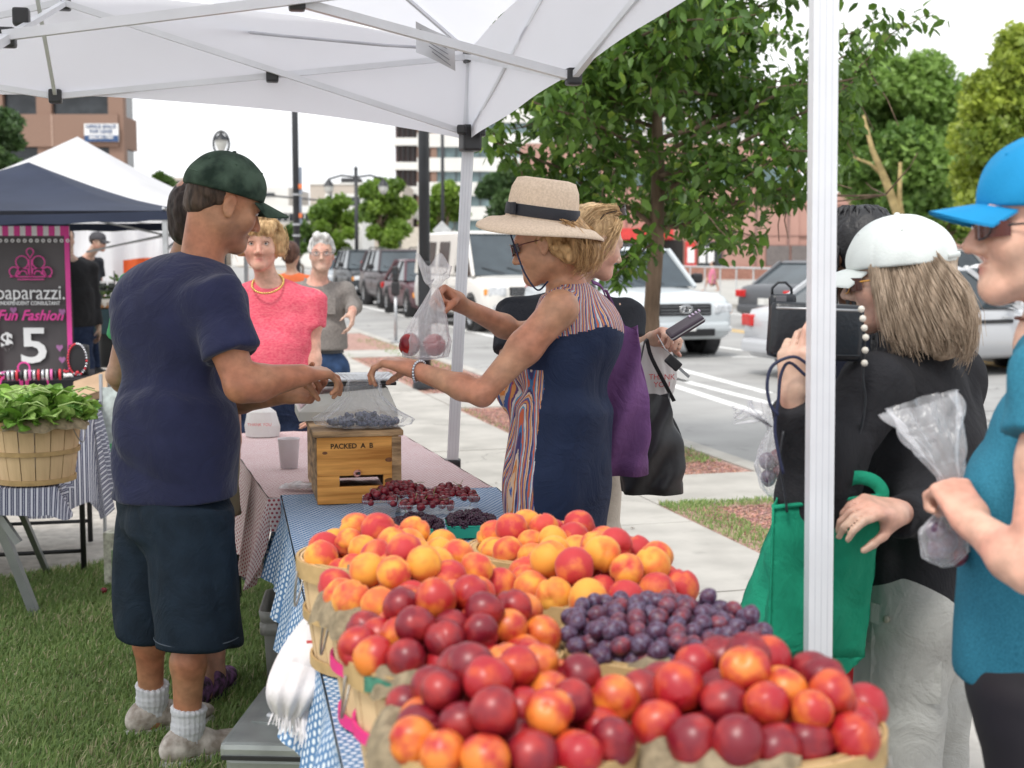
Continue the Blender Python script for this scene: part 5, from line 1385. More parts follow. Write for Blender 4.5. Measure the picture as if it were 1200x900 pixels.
spm = [spinleaf(i,c) for i,c in enumerate([(.15,.30,.04),(.22,.40,.06),(.28,.46,.09),(.36,.52,.15),(.16,.32,.07)])]
greens = thing('leafy_greens', 'heap of fresh green spinach leaves piled in the bushel basket', 'greens', (gb.location.x, 5.75, .58 + .24))
r_ = np.random.default_rng(4)
for i in range(290):
 a = r_.uniform(0,6.28); d = .21 * math.sqrt(r_.uniform(0,1)); h = .105 * (1 - (d / .25) ** 2) * r_.uniform(.3,1)
 o = link('leaf', spm[r_.integers(5)], None, greens); s_ = r_.uniform(.075, .13)
 o.location = (d * math.cos(a) * .9,d * math.sin(a) * .9,h); o.scale = (s_,s_,s_)
 o.rotation_euler = (r_.normal(0,.6),r_.uniform(-1.,.3),a + r_.normal(0,.9))
for i in range(26):
 a = r_.uniform(0,6.28); q = Vector((r_.normal(0,.1),-.08 + r_.normal(0,.08),.09 + r_.uniform(0,.07))); e = Vector((math.cos(a) * .12,math.sin(a) * .12,.0))
 MB().tube([q, q + e * .5 + Vector((0, 0, .015)), q + e], [.004, .0035, .002], 5).build('stem', mat('stem_green', (.35, .48, .16), .5), greens, True)
# ================================================================== CRATE,SCALE,SMALL THINGS
M_pine = mat('pine_board', (.56, .23, .05), .6, spec=.2, var=.18, vs=5, col2=(.76, .37, .10), bump=.15, bs=30, stretch=(.6, 3, 9), detail=8)
M_pinet = mat('weathered_board', (.26, .15, .07), .7, var=.4, vs=8, col2=(.42, .27, .14), bump=.4, bs=40, stretch=(1, 1, 5), detail=7)
CR = thing('wooden_crate', 'upturned varnished pine crate holding up the market scale', 'crate', (-.49, 4.30, TZ), math.atan2(.2055, .9787))
w_,d_,h_ = .26,.50,.215
# front with a slot: built of boards round the opening
MB().box((0, 0, .0275), (w_, .018, .055), bev=.003).build('front_board', M_pine, CR)
MB().box((-.095, 0, .0725), (.07, .018, .035)).build('front_board', M_pine, CR)
MB().box((.105, 0, .0725), (.05, .018, .035)).build('front_board', M_pine, CR)
MB().box((0, 0, .152), (w_, .018, .124), bev=.003).build('front_board', M_pine, CR)
MB().box((.122, -.0115, .107), (.03, .006, .212), bev=.002).build('corner_post', M_pinet, CR)
MB().box((-.1215, .26, .107), (.016, .50, .214), bev=.003).build('side_board', M_pinet, CR)
MB().box((.1215, .26, .107), (.016, .50, .214), bev=.003).build('side_board', M_pinet, CR)
MB().box((0, .5, .107), (w_, .016, .214), bev=.003).build('back_board', M_pinet, CR)
MB().box((0, .245, h_ + .0095), (w_ + .028, .53, .019), bev=.005).build('top_board', M_pinet, CR)
MB().lathe([(.009, 0), (.012, -.008), (.010, -.014), (.005, -.014), (.004, -.004)], 16, Matrix.Translation((-.005, -.009, .098)) @ Matrix.Rotation(R(-90), 4, 'X')).build('bung_ring', mat('bung_pink', (.62, .30, .26), .5), CR, True)
MB().lathe([(0, 0), (.009, 0), (.0135, -.004), (.0105, -.016), (.006, -.017), (.005, -.006), (0, -.006)], 18, Matrix.Translation((.0, -.009, .1)) @ Matrix.Rotation(R(-90), 4, 'X') @ Matrix.Rotation(R(180), 4, 'X')).build('bung', mat('bung_pink', (.62, .30, .26), .5), CR, True)
MB().lathe([(0, 0), (.005, 0)], 12, Matrix.Translation((.0, -.0262, .1)) @ Matrix.Rotation(R(90), 4, 'X')).build('bung_hole', M_black, CR)
for k,(x,z,s_) in enumerate(((.098,.138,.009),(.10,.07,.012),(-.105,.165,.006))):
 MB().lathe([(0, 0), (s_, 0)], 14, Matrix.Translation((x - .0, -.0096, z)) @ Matrix.Rotation(R(90), 4, 'X') @ Matrix.Diagonal((1.4, .8, 1, 1))).build('knot', mat('knot_brown', (.16, .06, .02), .6, var=.4, vs=60), CR)
text('stamped_lettering', 'PACKED  A  B', .022, mat('burnt_stamp', (.10, .06, .03), .8, var=.4, vs=90), CR, Matrix.Translation((-.02, -.0104, .185)) @ Matrix.Rotation(R(90), 4, 'X'), .0006, bold=.0006)
scl = thing('market_scale', 'grey counter scale with sloping display standing on the wooden crate', 'scale', (-.575, 4.68, TZ + h_ + .02), math.atan2(.2055, .9787))
M_scale = mat('scale_grey', (.62, .62, .57), .4, var=.06, vs=8)
mb = MB(); b0 = [(-.165,-.13,0),(.165,-.13,0),(.165,.16,0),(-.165,.16,0)]; b1 = [(-.165,-.13,.03),(.165,-.13,.03),(.165,.16,.03),(-.165,.16,.03)]; b2 = [(-.10,-.10,.085),(.135,-.10,.105),(.135,.13,.105),(-.10,.13,.085)]
mb.add(b0 + b1 + b2, [(3, 2, 1, 0), (0, 1, 5, 4), (1, 2, 6, 5), (2, 3, 7, 6), (3, 0, 4, 7), (4, 5, 9, 8), (5, 6, 10, 9), (6, 7, 11, 10), (7, 4, 8, 11), (8, 9, 10, 11)]).build('body', M_scale, scl)
MB().add([(-.158, -.09, .0385), (-.109, -.08, .083), (-.109, .10, .083), (-.158, .11, .0385)], [(0, 1, 2, 3)]).build('display_panel', mat('panel_grey', (.38, .40, .40), .3), scl)
MB().add([(-.150, -.04, .0475), (-.122, -.04, .0735), (-.122, .05, .0735), (-.150, .05, .0475)], [(0, 1, 2, 3)]).build('display', M_darkglass, scl)
MB().box((.02, .015, .118), (.29, .25, .012), bev=.004).build('tray_support', M_black, scl)
MB().box((.02, .015, .132), (.30, .26, .010), bev=.004).build('weighing_tray', M_metal, scl)
M_film = film('clear_bag_film', (.86, .87, .90), .10, .18, .5, 9); M_milky = film('milky_bag_film', (.80, .80, .82), .42, .35, .7, 14)
M_clear = film('clear_hard_plastic', (.80, .82, .88), .10, .08, .1, 6)
def bagmesh(c,prof,nf=9,amp=.12,seed=0,sq=.7,n=40):
 """prof: list of (height, radius); puckered film bag around a vertical axis"""
 mb = MB(); pf = prof
 def fn(u,v):
  a = 2 * math.pi * u; k = v * (len(pf) - 1); i = min(int(k),len(pf) - 2); q = k - i; q = q * q * (3 - 2 * q)
  z = pf[i][0] * (1 - q) + pf[i + 1][0] * q; r = pf[i][1] * (1 - q) + pf[i + 1][1] * q
  w = 1 + amp * (math.sin(a * nf + seed + 2 * math.sin(z * 20)) * .6 + .5 * math.sin(a * (nf * 2 + 1) + seed * 3 + z * 30) + .4 * math.sin(a * 3 + z * 25 + seed))
  return (c[0] + r * w * math.cos(a),c[1] + sq * r * w * math.sin(a),c[2] + z)
 mb.grid(fn,n * 2,len(pf) * 8); return mb
M_berry = mat('dark_berries', (.018, .018, .035), .35, var=.4, vs=60, col2=(.06, .06, .11))
def berry_mesh():
 mb = MB()
 for i in range(26):
  t = math.acos(1 - 2 * (i + .5) / 26); a = i * 2.4
  mb.sphere((.75 * math.sin(t) * math.cos(a),.75 * math.sin(t) * math.sin(a),.95 * math.cos(t)),.36,6)
 return mb.mesh('blackberry', True)
BM = berry_mesh(); BM.materials.append(mat('blackberry_skin', (.012, .008, .018), .25, var=.5, vs=3, col2=(.05, .012, .03)))
RB = MB().sphere((0, 0, 0), 1, 14).mesh('blueberry', True); RB.materials.append(mat('blueberry_skin', (.02, .025, .05), .5, var=.5, vs=2, col2=(.09, .10, .16)))
bb_ = thing('berry_bag', 'clear plastic bag of dark blueberries being filled on the wooden crate', 'bag of berries', (-.475, 4.36, TZ + h_ + .021))
pts = [(.0,.085),(.012,.14),(.03,.15),(.055,.11),(.10,.06),(.15,.05),(.175,.085)]
bagmesh((.0, 0, .0), [(.002, .02), (.004, .12)] + pts, 7, .13, 2., .55).build('bag_film', M_film, bb_, True)
for i in range(130):
 a = random.uniform(0, 6.28); d = .115 * math.sqrt(random.random()); o = link('blueberry', RB, None, bb_); o.scale = (.0085,) * 3
 o.location = (d * math.cos(a),d * math.sin(a) * .5,.012 + random.random() * .038 * (1 - (d / .13) ** 2))
cup = thing('plastic_cup', 'small frosted plastic tub beside the crate on the lace cloth', 'cup', (P(339, 555, 5.05).x, 5.05, .745))
MB().lathe([(0, .002), (.032, .002), (.041, .11), (.043, .112), (.040, .11), (.031, .004)], 24).build('cup_wall', film('frosted_plastic', (.75, .72, .74), .55, .3, .1), cup, True)
fb = thing('folded_plastic_bags', 'flat folded clear produce bags lying left of the crate foot', 'plastic bags', (P(350, 576, 4.58).x, 4.58, .752))
for k in range(3): MB().grid(lambda u, v: ((u - .5) * .13 + .01 * k, (v - .5) * .06, .003 + .006 * k + .005 * math.sin(u * 9 + k) * math.sin(v * 5)), 14, 6).build('bag_sheet', M_milky, fb, True)
pb = thing('printed_carrier_bag', 'white carrier bag with red print standing at the far end of the lace table', 'bag', (P(308, 490, 5.95).x, 5.93, .744))
M_whbag = mat('white_plastic_bag', (.72, .70, .69), .5, var=.05, vs=9, bump=.5, bs=14, trans=.25)
bagmesh((0, 0, 0), [(0, .03), (.002, .07), (.05, .075), (.11, .062), (.13, .035)], 6, .07, 1., .6, 24).build('bag_body', M_whbag, pb, True)
text('red_print', 'THANK YOU', .018, mat('red_ink', (.6, .08, .08), .6), pb, Matrix.Translation((0, -.062, .06)) @ Matrix.Rotation(R(90), 4, 'X'), .0005)
# cherries and blackberries
M_cherry = fruit_mat('cherry_skin', (.22, .01, .02), (.10, .006, .014), .5, .2); chm = fruit_mesh('c', 3); chm.materials.append(M_cherry)
def punnet(cx,cy,w_,d_,h_,rz,label,group,m=M_clear):
 t = thing('punnet', label, 'punnet', (cx, cy, TZ + .003), rz, group)
 a,b = (w_ / 2 * .9,d_ / 2 * .9),(w_ / 2,d_ / 2)
 v = [(-a[0],-a[1],.002),(a[0],-a[1],.002),(a[0],a[1],.002),(-a[0],a[1],.002),(-b[0],-b[1],h_),(b[0],-b[1],h_),(b[0],b[1],h_),(-b[0],b[1],h_)]
 f = [(0,1,2,3),(0,1,5,4),(1,2,6,5),(2,3,7,6),(3,0,4,7)]
 MB().add(v, f).build('tray', m, t)
 MB().tube([(-b[0], -b[1], h_), (b[0], -b[1], h_), (b[0], b[1], h_), (-b[0], b[1], h_), (-b[0], -b[1], h_)], .0025, 5).build('rim', m, t)
 return t
def fill(t,w_,d_,h_,N,me,s,name,label,cat,group,stems=False,heap=.03):
 r = np.random.default_rng(int(abs(t.location.x * 1000)))
 mtx = Matrix.Translation(t.location) @ Matrix.Rotation(t.rotation_euler.z, 4, 'Z'); pts = []
 for i in range(N):
  best = None
  for q in range(12):
   x,y = r.uniform(-.46,.46) * w_,r.uniform(-.45,.45) * d_
   z = h_ * .75 + heap * (1 - (2 * x / w_) ** 2) * (1 - .8 * (2 * y / d_) ** 2) * r.uniform(.6,1)
   dd = min([math.dist((x,y,z * .6),(a,b,c * .6)) for a,b,c in pts] or [1])
   if best is None or dd > best[0]: best = (dd,x,y,z)
  _,x,y,z = best; pts.append((x,y,z)); o = bpy.data.objects.new(name,me); COL.objects.link(o)
  o.location = mtx @ Vector((x,y,z)); s_ = s * r.uniform(.85,1.12); o.scale = (s_,) * 3; o.rotation_euler = tuple(r.uniform(0,6.28,3)); reg(o,label,cat,group)
  if stems and r.random() < .22:
   p0 = Vector((0, 0, .9)); MB().tube([p0, p0 + Vector((.5, .3, 1.3)), p0 + Vector((1.3, .2, 2.2))], .07, 4).build('stem', mat('cherry_stem', (.22, .24, .08), .6), o, True)
CG = 'cherry punnets on the blue cloth'
for (u, v, w_, d_, rz, lab, N) in ((470, 598, .19, .13, .1, 'left clear punnet of dark cherries beside the wooden crate', 55), (527, 600, .17, .13, .12, 'right clear punnet of dark cherries nearest the navy dress', 50), (500, 612, .16, .09, .1, 'front clear punnet of dark cherries touching the blackberries', 38), (445, 606, .10, .10, .1, 'small clear punnet of cherries at the left front of the crate', 22)):
 p = G(u,v,TZ); t = punnet(p.x,p.y,w_,d_,.055,rz,lab,CG)
 fill(t, w_, d_, .055, N, chm, .0125, 'cherry', 'dark red cherry heaped in the ' + lab.split(' punnet')[0].replace('clear', 'clear') + ' punnet', 'cherry', 'cherries in ' + lab[:24], True, .042)
for (u, v, w_, d_, lab) in ((487, 632, .15, .12, 'green pulp box of blackberries at the left'), (552, 628, .14, .12, 'green pulp box of blackberries at the right')):
 p = G(u, v, TZ); t = punnet(p.x, p.y, w_, d_, .036, .1, lab + ', behind the peaches', 'blackberry boxes behind the peaches', mat('green_pulp', (.03, .30, .20), .8))
 fill(t, w_, d_, .045, 55, BM, .0125, 'blackberry', 'blackberry in the ' + lab.replace('of blackberries ', ''), 'blackberry', lab)
# bin,metal box,bag bunch,carton under the table
M_bin = mat('grey_bin_plastic', (.36, .36, .34), .5, var=.07, vs=6)
p = G(325, 806); bn_ = thing('plastic_bin', 'tall grey plastic bin with a ribbed rim standing in the grass', 'bin', (p.x + .075, p.y + .1, .005), .1)
def rr_box(mb,prof,n=6,asp=1.25):
 """rounded rectangular lathe: prof (halfwidth, z)"""
 ring = []
 for qx,qy,a0 in ((1,1,0),(-1,1,90),(-1,-1,180),(1,-1,270)):
  for k in range(n + 1): a = R(a0 + 90 * k / n); ring.append((qx,qy,math.cos(a),math.sin(a)))
 b = len(mb.v); m = len(ring)
 for h_w,z in prof:
  rc = .03
  for qx,qy,cx_,cy_ in ring: mb.v.append((qx * (h_w - rc) + cx_ * rc,qy * (h_w * asp - rc) + cy_ * rc,z))
 for i in range(len(prof) - 1):
  for k in range(m): k2 = (k + 1) % m; mb.f.append((b + i * m + k,b + i * m + k2,b + (i + 1) * m + k2,b + (i + 1) * m + k))
 return mb
rr_box(MB(), [(.02, .004), (.115, .004), (.125, .20), (.126, .205), (.137, .207), (.139, .245), (.128, .25), (.136, .253), (.141, .29), (.136, .293), (.128, .29), (.122, .2), (.11, .01), (.02, .01)]).build('bin_body', M_bin, bn_, True)
M_galv = mat('galvanised_sheet', (.30, .32, .31), .45, metal=.55, var=.18, vs=7, bump=.2, bs=12)
bx = thing('metal_cooler_box', 'dull galvanised metal box with a riveted hasp under the blue table', 'metal box', (-.52, 3.60, .006), -.06)
MB().box((0, 0, .13), (.40, .46, .25), bev=.012).build('box_body', M_galv, bx)
MB().box((0, 0, .275), (.425, .485, .045), bev=.015).build('lid', M_galv, bx)
MB().prism([(-.17, -.08), (-.07, -.10), (-.06, .10), (-.08, .13), (-.17, .14)], .2975, .302).build('hasp_plate', M_galv, bx)
MB().sphere((-.125, -.04, .303), (.014, .014, .010), 12).build('rivet', M_metal, bx, True)
MB().box((0, -.246, .262), (.41, .006, .01)).build('lid_seam', M_black, bx)
# bunch of carrier bags hanging from the basket
hb = thing('bunch_of_bags', 'bunch of white carrier bags with frilled ends hanging off the table edge', 'plastic bags', P(394, 745, 2.72))
hp = Vector(hb.location)
M_bunch = mat('white_bag_bunch', (.76, .73, .74), .5, var=.04, vs=8, bump=.6, bs=22, trans=.2)
tops = P(372,722,2.70)
for k in range(9):
 e0 = P(342 + 10 * k,855 - 3 * abs(k - 5) + (k % 2) * 8,2.60 + .02 * (k % 3)); mb = MB()
 s0_ = P(384 + 3 * k,722 + 3 * (k % 2),2.70 + .012 * (k % 3)); mid = P(359 + 8 * k,790,2.60 + .015 * (k % 3))
 def fn(u,v,s0_=s0_,e0=e0,mid=mid,k=k):
  p = s0_ * (1 - v) ** 2 + mid * 2 * v * (1 - v) + e0 * v * v; wd = .028 + .045 * math.sin(math.pi * min(1,v * .8 + .12))
  fr_ = .008 * math.sin(u * 26 + k * 2) * v + .02 * math.sin(v * 7 + k)
  return rel(hb,p + Vector(((u - .5) * 2 * wd,-.02 * math.sin(math.pi * u) + fr_,.006 * math.sin(u * 50) * (v > .98))))
 mb.grid(fn, 22, 26); mb.build('bag_fold', M_bunch, hb, True)
 mb = MB()
 for q in range(16):
  u = q / 15; p = fn(u,1.0) ; p2 = Vector(p) + Vector(((u - .5) * .012 + random.uniform(-.003,.003),random.uniform(-.008,.004),-.016 - random.uniform(0,.008)))
  mb.add([p + Vector((-.0022,0,.003)),p + Vector((.0022,0,.003)),p2 + Vector((.0012,0,0)),p2 + Vector((-.0012,0,0))],[(0,1,2,3)])
 mb.build('frill', M_bunch, hb)
MB().box(rel(hb, P(366, 752, 2.58)), (.022, .004, .005), rz=.1).build('red_mark', mat('red_ink', (.6, .08, .08), .6), hb)
p = G(136, 690); cb = thing('printed_carton', 'small printed cardboard carton on the grass behind the man in navy', 'carton', (p.x + .06, p.y + .1, .005), -.1)
MB().box((0, 0, .13), (.2, .24, .26), bev=.004).build('carton_body', mat('carton_print', (.40, .38, .32), .8, var=.3, vs=30, col2=(.5, .5, .42)), cb)
MB().box((-.0, -.123, .12), (.12, .004, .12)).build('printed_panel', mat('carton_green', (.18, .28, .14), .7, var=.3, vs=60), cb)
for u,v in ((122,701),):
 p = G(u, v); o = bpy.data.objects.new('cherry', chm); COL.objects.link(o); o.location = (p.x, p.y, .035); o.scale = (.016,) * 3; reg(o, 'lone red cherry tomato lying on the lawn by the table leg', 'cherry tomato')
# ================================================================== JEWELLERY STALL
jt_ = [(-4.2,8.1),(-2.62,8.55),(-2.85,9.3),(-4.4,8.85)]
folding_table('jewellery stall table under a black printed cloth', jt_, .745)
M_blk = mat('black_cloth', (.022, .022, .026), .85, var=.15, vs=6)
M_pk = mat('pink_print', (.75, .06, .33), .6, var=.03); M_wh = M_whiteprint
tablecloth('black_tablecloth', jt_, .752, [.7, .7, .6, .6], M_blk, 'black cloth with a pink crown print on the jewellery table', seed=6., wave=.004)
def crown(parent,M,s,m,th=.0):
 def ringp(cx,cy,r,a0=0,a1=2 * math.pi,n=20): return [(cx + r * math.cos(a0 + (a1 - a0) * k / n),cy + r * math.sin(a0 + (a1 - a0) * k / n)) for k in range(n + 1)]
 curves = [ringp(-.20,.18,.15),ringp(.20,.18,.15),ringp(-.40,-.05,.115),ringp(.40,-.05,.115),[(-.38,-.17),(-.29,.04),(-.06,.02),(-.03,-.17)],[(.38,-.17),(.29,.04),(.06,.02),(.03,-.17)],
    [(-.5,-.17),(.5,-.17)],[(-.32,-.235),(.32,-.235)],[(-.03,-.17),(-.03,.25)],[(.03,-.17),(.03,.25)],ringp(-.18,-.12,.09,0,math.pi),ringp(.18,-.12,.09,0,math.pi),
    ringp(0,.43,.085,-.9,math.pi + .9) + [(0,.27)],[(0,.27),(.053,.363)]]
 mb = MB()
 for c in curves: mb.tube([M @ Vector((x * s,y * s,.004)) for x,y in c],.016 * s,4)
 mb.build('crown_logo', m, parent)
bq = P(36,265,9.95); bz1 = bq.z; bx0,bx1 = P(-11,300,9.95).x,P(83.5,300,9.95).x; bw = bx1 - bx0; bcx = (bx0 + bx1) / 2
bnr = thing('stand_banner', 'tall grey pull-up banner with pink crown, pink striped top and pink edge', 'banner', (bcx, 9.95, 0))
MB().grid(lambda u, v: ((u - .5) * bw, .012 * math.sin(u * 7 + v * 5) + .008 * math.sin(u * 3 - v * 13), .25 + (bz1 - .25) * v), 20, 40).build('banner_sheet', mat('banner_charcoal', (.075, .065, .068), .5, var=.1, vs=2, bump=.3, bs=3), bnr, True)
Mw = lambda u, v: Matrix.Translation(rel(bnr, P(u, v, 9.92))) @ Matrix.Rotation(R(90), 4, 'X')
pxm = 9.92 / F
MB().box((bw / 2 - .02, -.028, (bz1 + .25) / 2), (.035, .004, bz1 - .25)).build('pink_edge', M_pk, bnr)
MB().box((-bw / 2 + .02, -.028, (bz1 + .25) / 2), (.035, .004, bz1 - .25)).build('pink_edge', M_pk, bnr)
MB().box((0, -.026, bz1 - .035), (bw, .004, .07)).build('top_band', M_wh, bnr)
for k in range(7): MB().box((-bw / 2 + .04 + k * bw / 7, -.03, bz1 - .035), (bw / 14, .004, .07)).build('pink_stripe', M_pk, bnr)
for k in range(13): MB().lathe([(.006, 0), (.014, 0), (.014, .002), (.006, .002)], 12, Mw(-7 + 7.2 * k, 282)).build('printed_ring', M_wh, bnr)
crown(bnr,Mw(36,316),.30,M_pk)
text('brand_lettering', 'paparazzi.', 24 * pxm, M_wh, bnr, Mw(36, 343.5), .002, space=.98, sx=.88)
text('lettering', 'INDEPENDENT CONSULTANT', 6.2 * pxm, M_wh, bnr, Mw(35, 355.5), .002, sx=.84, bold=.0006)
text('script_lettering', 'Fun Fashion', 17 * pxm, M_pk, bnr, Mw(35, 370), .002, shear=.35, bold=.0022, sx=.95)
text('price_lettering', '$', 25 * pxm, M_wh, bnr, Mw(8, 400), .002, bold=.005, sx=1.1)
text('price_lettering', '5', 58 * pxm, M_wh, bnr, Mw(40, 407), .002, bold=.005, sx=1.25)
for (u,v) in ((16,364),(73,366),(70,408),(73,422)):
 m_ = Mw(u, v); MB().add([m_ @ Vector((x * .028, y * .028, .003)) for x, y in ((0, -.9), (.9, .2), (.75, .8), (.3, .85), (0, .5), (-.3, .85), (-.75, .8), (-.9, .2))], [tuple(range(8))]).build('heart_print', mat('lilac_print', (.35, .14, .32), .6), bnr)
MB().tube([(bw / 2 - .02, .01, bz1 - .02), (bw / 2 - .02, .01, bz1 + .06)], .008, 6).build('banner_hook', M_black, bnr)
MB().tube([(0, .06, .03), (0, .06, bz1)], .012, 8).build('support_pole', M_metal, bnr)
MB().box((0, .0, .06), (bw * .95, .12, .1), bev=.02).build('banner_base', M_metal, bnr)
# print on the table cloth front
dj = Vector((jt_[1][0] - jt_[0][0],jt_[1][1] - jt_[0][1],0)).normalized()
clo = [o for o in bpy.data.objects if o.name.startswith('black_tablecloth')][0]
oc = P(25,432,8.2); tpar = (Vector((oc.x,oc.y,0)) - Vector((jt_[0][0],jt_[0][1],0))).dot(dj); ff = Vector((jt_[0][0],jt_[0][1],0)) + dj * tpar + Vector((dj.y,-dj.x,0)) * .035
crown(clo,wallM(Vector((ff.x,ff.y,.665)) - Vector(clo.location),dj),.40,M_pk)
ff2 = ff + dj * .05
text('brand_lettering', 'paparazzi', .16, M_wh, clo, wallM(Vector((ff2.x, ff2.y, .51)) - Vector(clo.location), dj), .002)
# jewellery
M_silver = mat('silver_jewellery', (.62, .62, .65), .2, metal=.8); M_jred = mat('red_beads', (.6, .03, .05), .3)
jl = [M_silver, mat('black_beads', (.02, .02, .025), .3), M_silver, mat('white_beads', (.75, .74, .72), .4), M_jred, mat('pink_beads', (.7, .15, .4), .4)]
for i in range(46):
 s = random.uniform(.02,.98); q = random.uniform(.06,.5)
 b0_,b1_ = Vector((jt_[0][0],jt_[0][1],0)),Vector((jt_[1][0],jt_[1][1],0)); p = b0_.lerp(b1_,s) + Vector((-dj.y,dj.x,0)) * q
 rr_ = random.uniform(.035,.07); mb = MB(); nB = 16
 for k in range(nB): a = 2 * math.pi * k / nB; mb.sphere((rr_ * math.cos(a),rr_ * .7 * math.sin(a),.01 + .004 * math.sin(a * 3)),random.uniform(.007,.012),6)
 mb.build('bracelet', jl[i % 6], None, True, loc=(p.x, p.y, .757), rot=(random.uniform(-.2, .5), 0, random.uniform(0, 3)), label='beaded bracelet lying in the jumble of jewellery on the black cloth', cat='bracelet', group='bracelets laid out on the jewellery table')
rk = thing('bracelet_stand', 'row of stacked bracelets on a black roll at the front of the jewellery table', 'display stand', P(40, 435, 8.35)); rk.location.z = .757; rk.rotation_euler.z = math.atan2(dj.y, dj.x)
MB().tube([(-.17, 0, .04), (.17, 0, .04)], .022, 12).build('display_roll', M_black, rk, True)
for k in range(13): MB().lathe([(.026, -.008), (.034, -.006), (.034, .006), (.026, .008)], 12, Matrix.Translation((-.15 + .025 * k, 0, .04)) @ Matrix.Rotation(R(90), 4, 'Y')).build('bracelet_ring', jl[(k * 2 + k // 3) % 6], rk, True)
nb_ = thing('necklace_bust', 'black velvet bust wearing a red and silver bead necklace beside the banner', 'necklace display', (P(88, 418, 8.7).x, 8.75, .757))
MB().box((0, .03, .10), (.13, .05, .2), bev=.02).build('bust', M_black, nb_)
mb = MB(); mb2 = MB()
for k in range(34):
 a = -math.pi * .42 + (math.pi * 1.84) * k / 33; x,z = -.055 * math.sin(a - math.pi / 2) if False else .06 * math.cos(a),.115 + .095 * math.sin(a) - .0
 (mb2 if 20 <= k or k % 3 == 0 and k > 8 else mb).sphere((.06 * math.sin(2 * math.pi * k / 34),-.008,.125 - .1 * math.cos(2 * math.pi * k / 34 + math.pi) - .02),.008,8)
mb.build('silver_beads', M_silver, nb_, True); mb2.build('red_beads', M_jred, nb_, True)
MB().sphere((0, -.012, .02), .013, 8).build('pendant', M_jred, nb_, True)
lid = thing('cardboard_lid', 'tilted brown cardboard lid leaning at the corner of the jewellery table', 'cardboard', P(106, 452, 7.9))
MB().box((0, 0, 0), (.21, .16, .012), M=Matrix.Rotation(R(-18), 4, 'Y') @ Matrix.Rotation(R(38), 4, 'X')).build('board', mat('cardboard', (.42, .29, .19), .9), lid)
MB().box((0, -.075, -.02), (.21, .01, .05), M=Matrix.Rotation(R(-18), 4, 'Y') @ Matrix.Rotation(R(38), 4, 'X')).build('flap', mat('cardboard', (.42, .29, .19), .9), lid)
fs = thing('sign_holder', 'clear upright sign holder with a pale printed sheet behind the man in navy', 'sign', G(131, 530, .2)); fs.location.z = 0.005
fs.location = (P(131,470,7.2).x,7.2,.005)
MB().box((0, 0, .62), (.10, .01, .42)).build('printed_sheet', mat('sheet_pale', (.52, .58, .55), .5, var=.2, vs=30), fs)
MB().box((0, -.008, .5), (.10, .004, .06)).build('green_band', mat('sheet_green', (.12, .5, .2), .5), fs)
for s in (-.055, .055): MB().box((s, 0, .45), (.014, .02, .9)).build('side_post', M_metal, fs)
# far bread stall
bt_ = [(-6.6,15.0),(-3.9,15.4),(-4.1,16.2),(-6.8,15.8)]
folding_table('table of the far bread stall', bt_, .905)
tablecloth('dark_green_cloth', bt_, .91, [.3, .5, .3, .3], mat('dark_teal_cloth', (.035, .06, .07), .9), 'dark teal cloth on the far bread stall table', seed=8., wave=.01)
M_bread = mat('bread_crust', (.40, .20, .09), .8, var=.2, vs=10)
for k in range(9):
 p = P(86 + k * 7.5,362,15.35)
 t = thing('bread_loaf', 'brown wrapped loaf in the row on the far stall', 'bread', (p.x, 15.45, .915), .3, group='loaves on the far stall')
 MB().box((0, 0, .05), (.10, .3, .1), bev=.035).build('loaf', M_bread, t, True); MB().box((0, -.10, .055), (.104, .1, .106), bev=.035).build('wrapper', mat('wrapper', (.62, .58, .52), .4), t, True)
cs = thing('cup_rack', 'small wire rack of dark jars with white lids on the far stall', 'rack', (P(117, 362, 15.3).x, 15.5, .915))
for z in (.0,.2):
 MB().box((0, 0, z + .005), (.28, .2, .012)).build('shelf', M_black, cs)
 for k in range(3):
  j_ = MB().lathe([(0, 0), (.035, 0), (.035, .07), (0, .07)], 12, Matrix.Translation((-.09 + .09 * k, -.04, z + .012))).build('jar', mat('jar_dark', (.05, .06, .05), .2), cs, True)
  MB().lathe([(0, .07), (.037, .07), (.037, .09), (0, .09)], 12, Matrix.Translation((-.09 + .09 * k, -.04, z + .012))).build('lid', M_whiteprint, j_)
for s in (-.14, .14): MB().tube([(s, -.09, 0), (s, -.09, .42)], .007, 6).build('upright', M_black, cs)
pl = thing('potted_plant', 'small leafy plant in front of the orange sheet', 'plant', (P(128, 345, 16).x, 16, .2))
r_ = np.random.default_rng(3); pts_ = r_.normal(0,1,(300,3)) * np.array([.12,.12,.12]) + np.array([0,0,.75])
V, T, C, C1 = leafcloud(r_, pts_, .09, .5, .8, G1); me = npmesh('foliage', V.reshape(-1, 3), T, True, 3); setcol(me, C); link('foliage', me, M_leafc, pl)
MB().lathe([(.0, 0), (.12, 0), (.15, .6), (0, .6)], 16).build('pot', M_dark, pl, True)
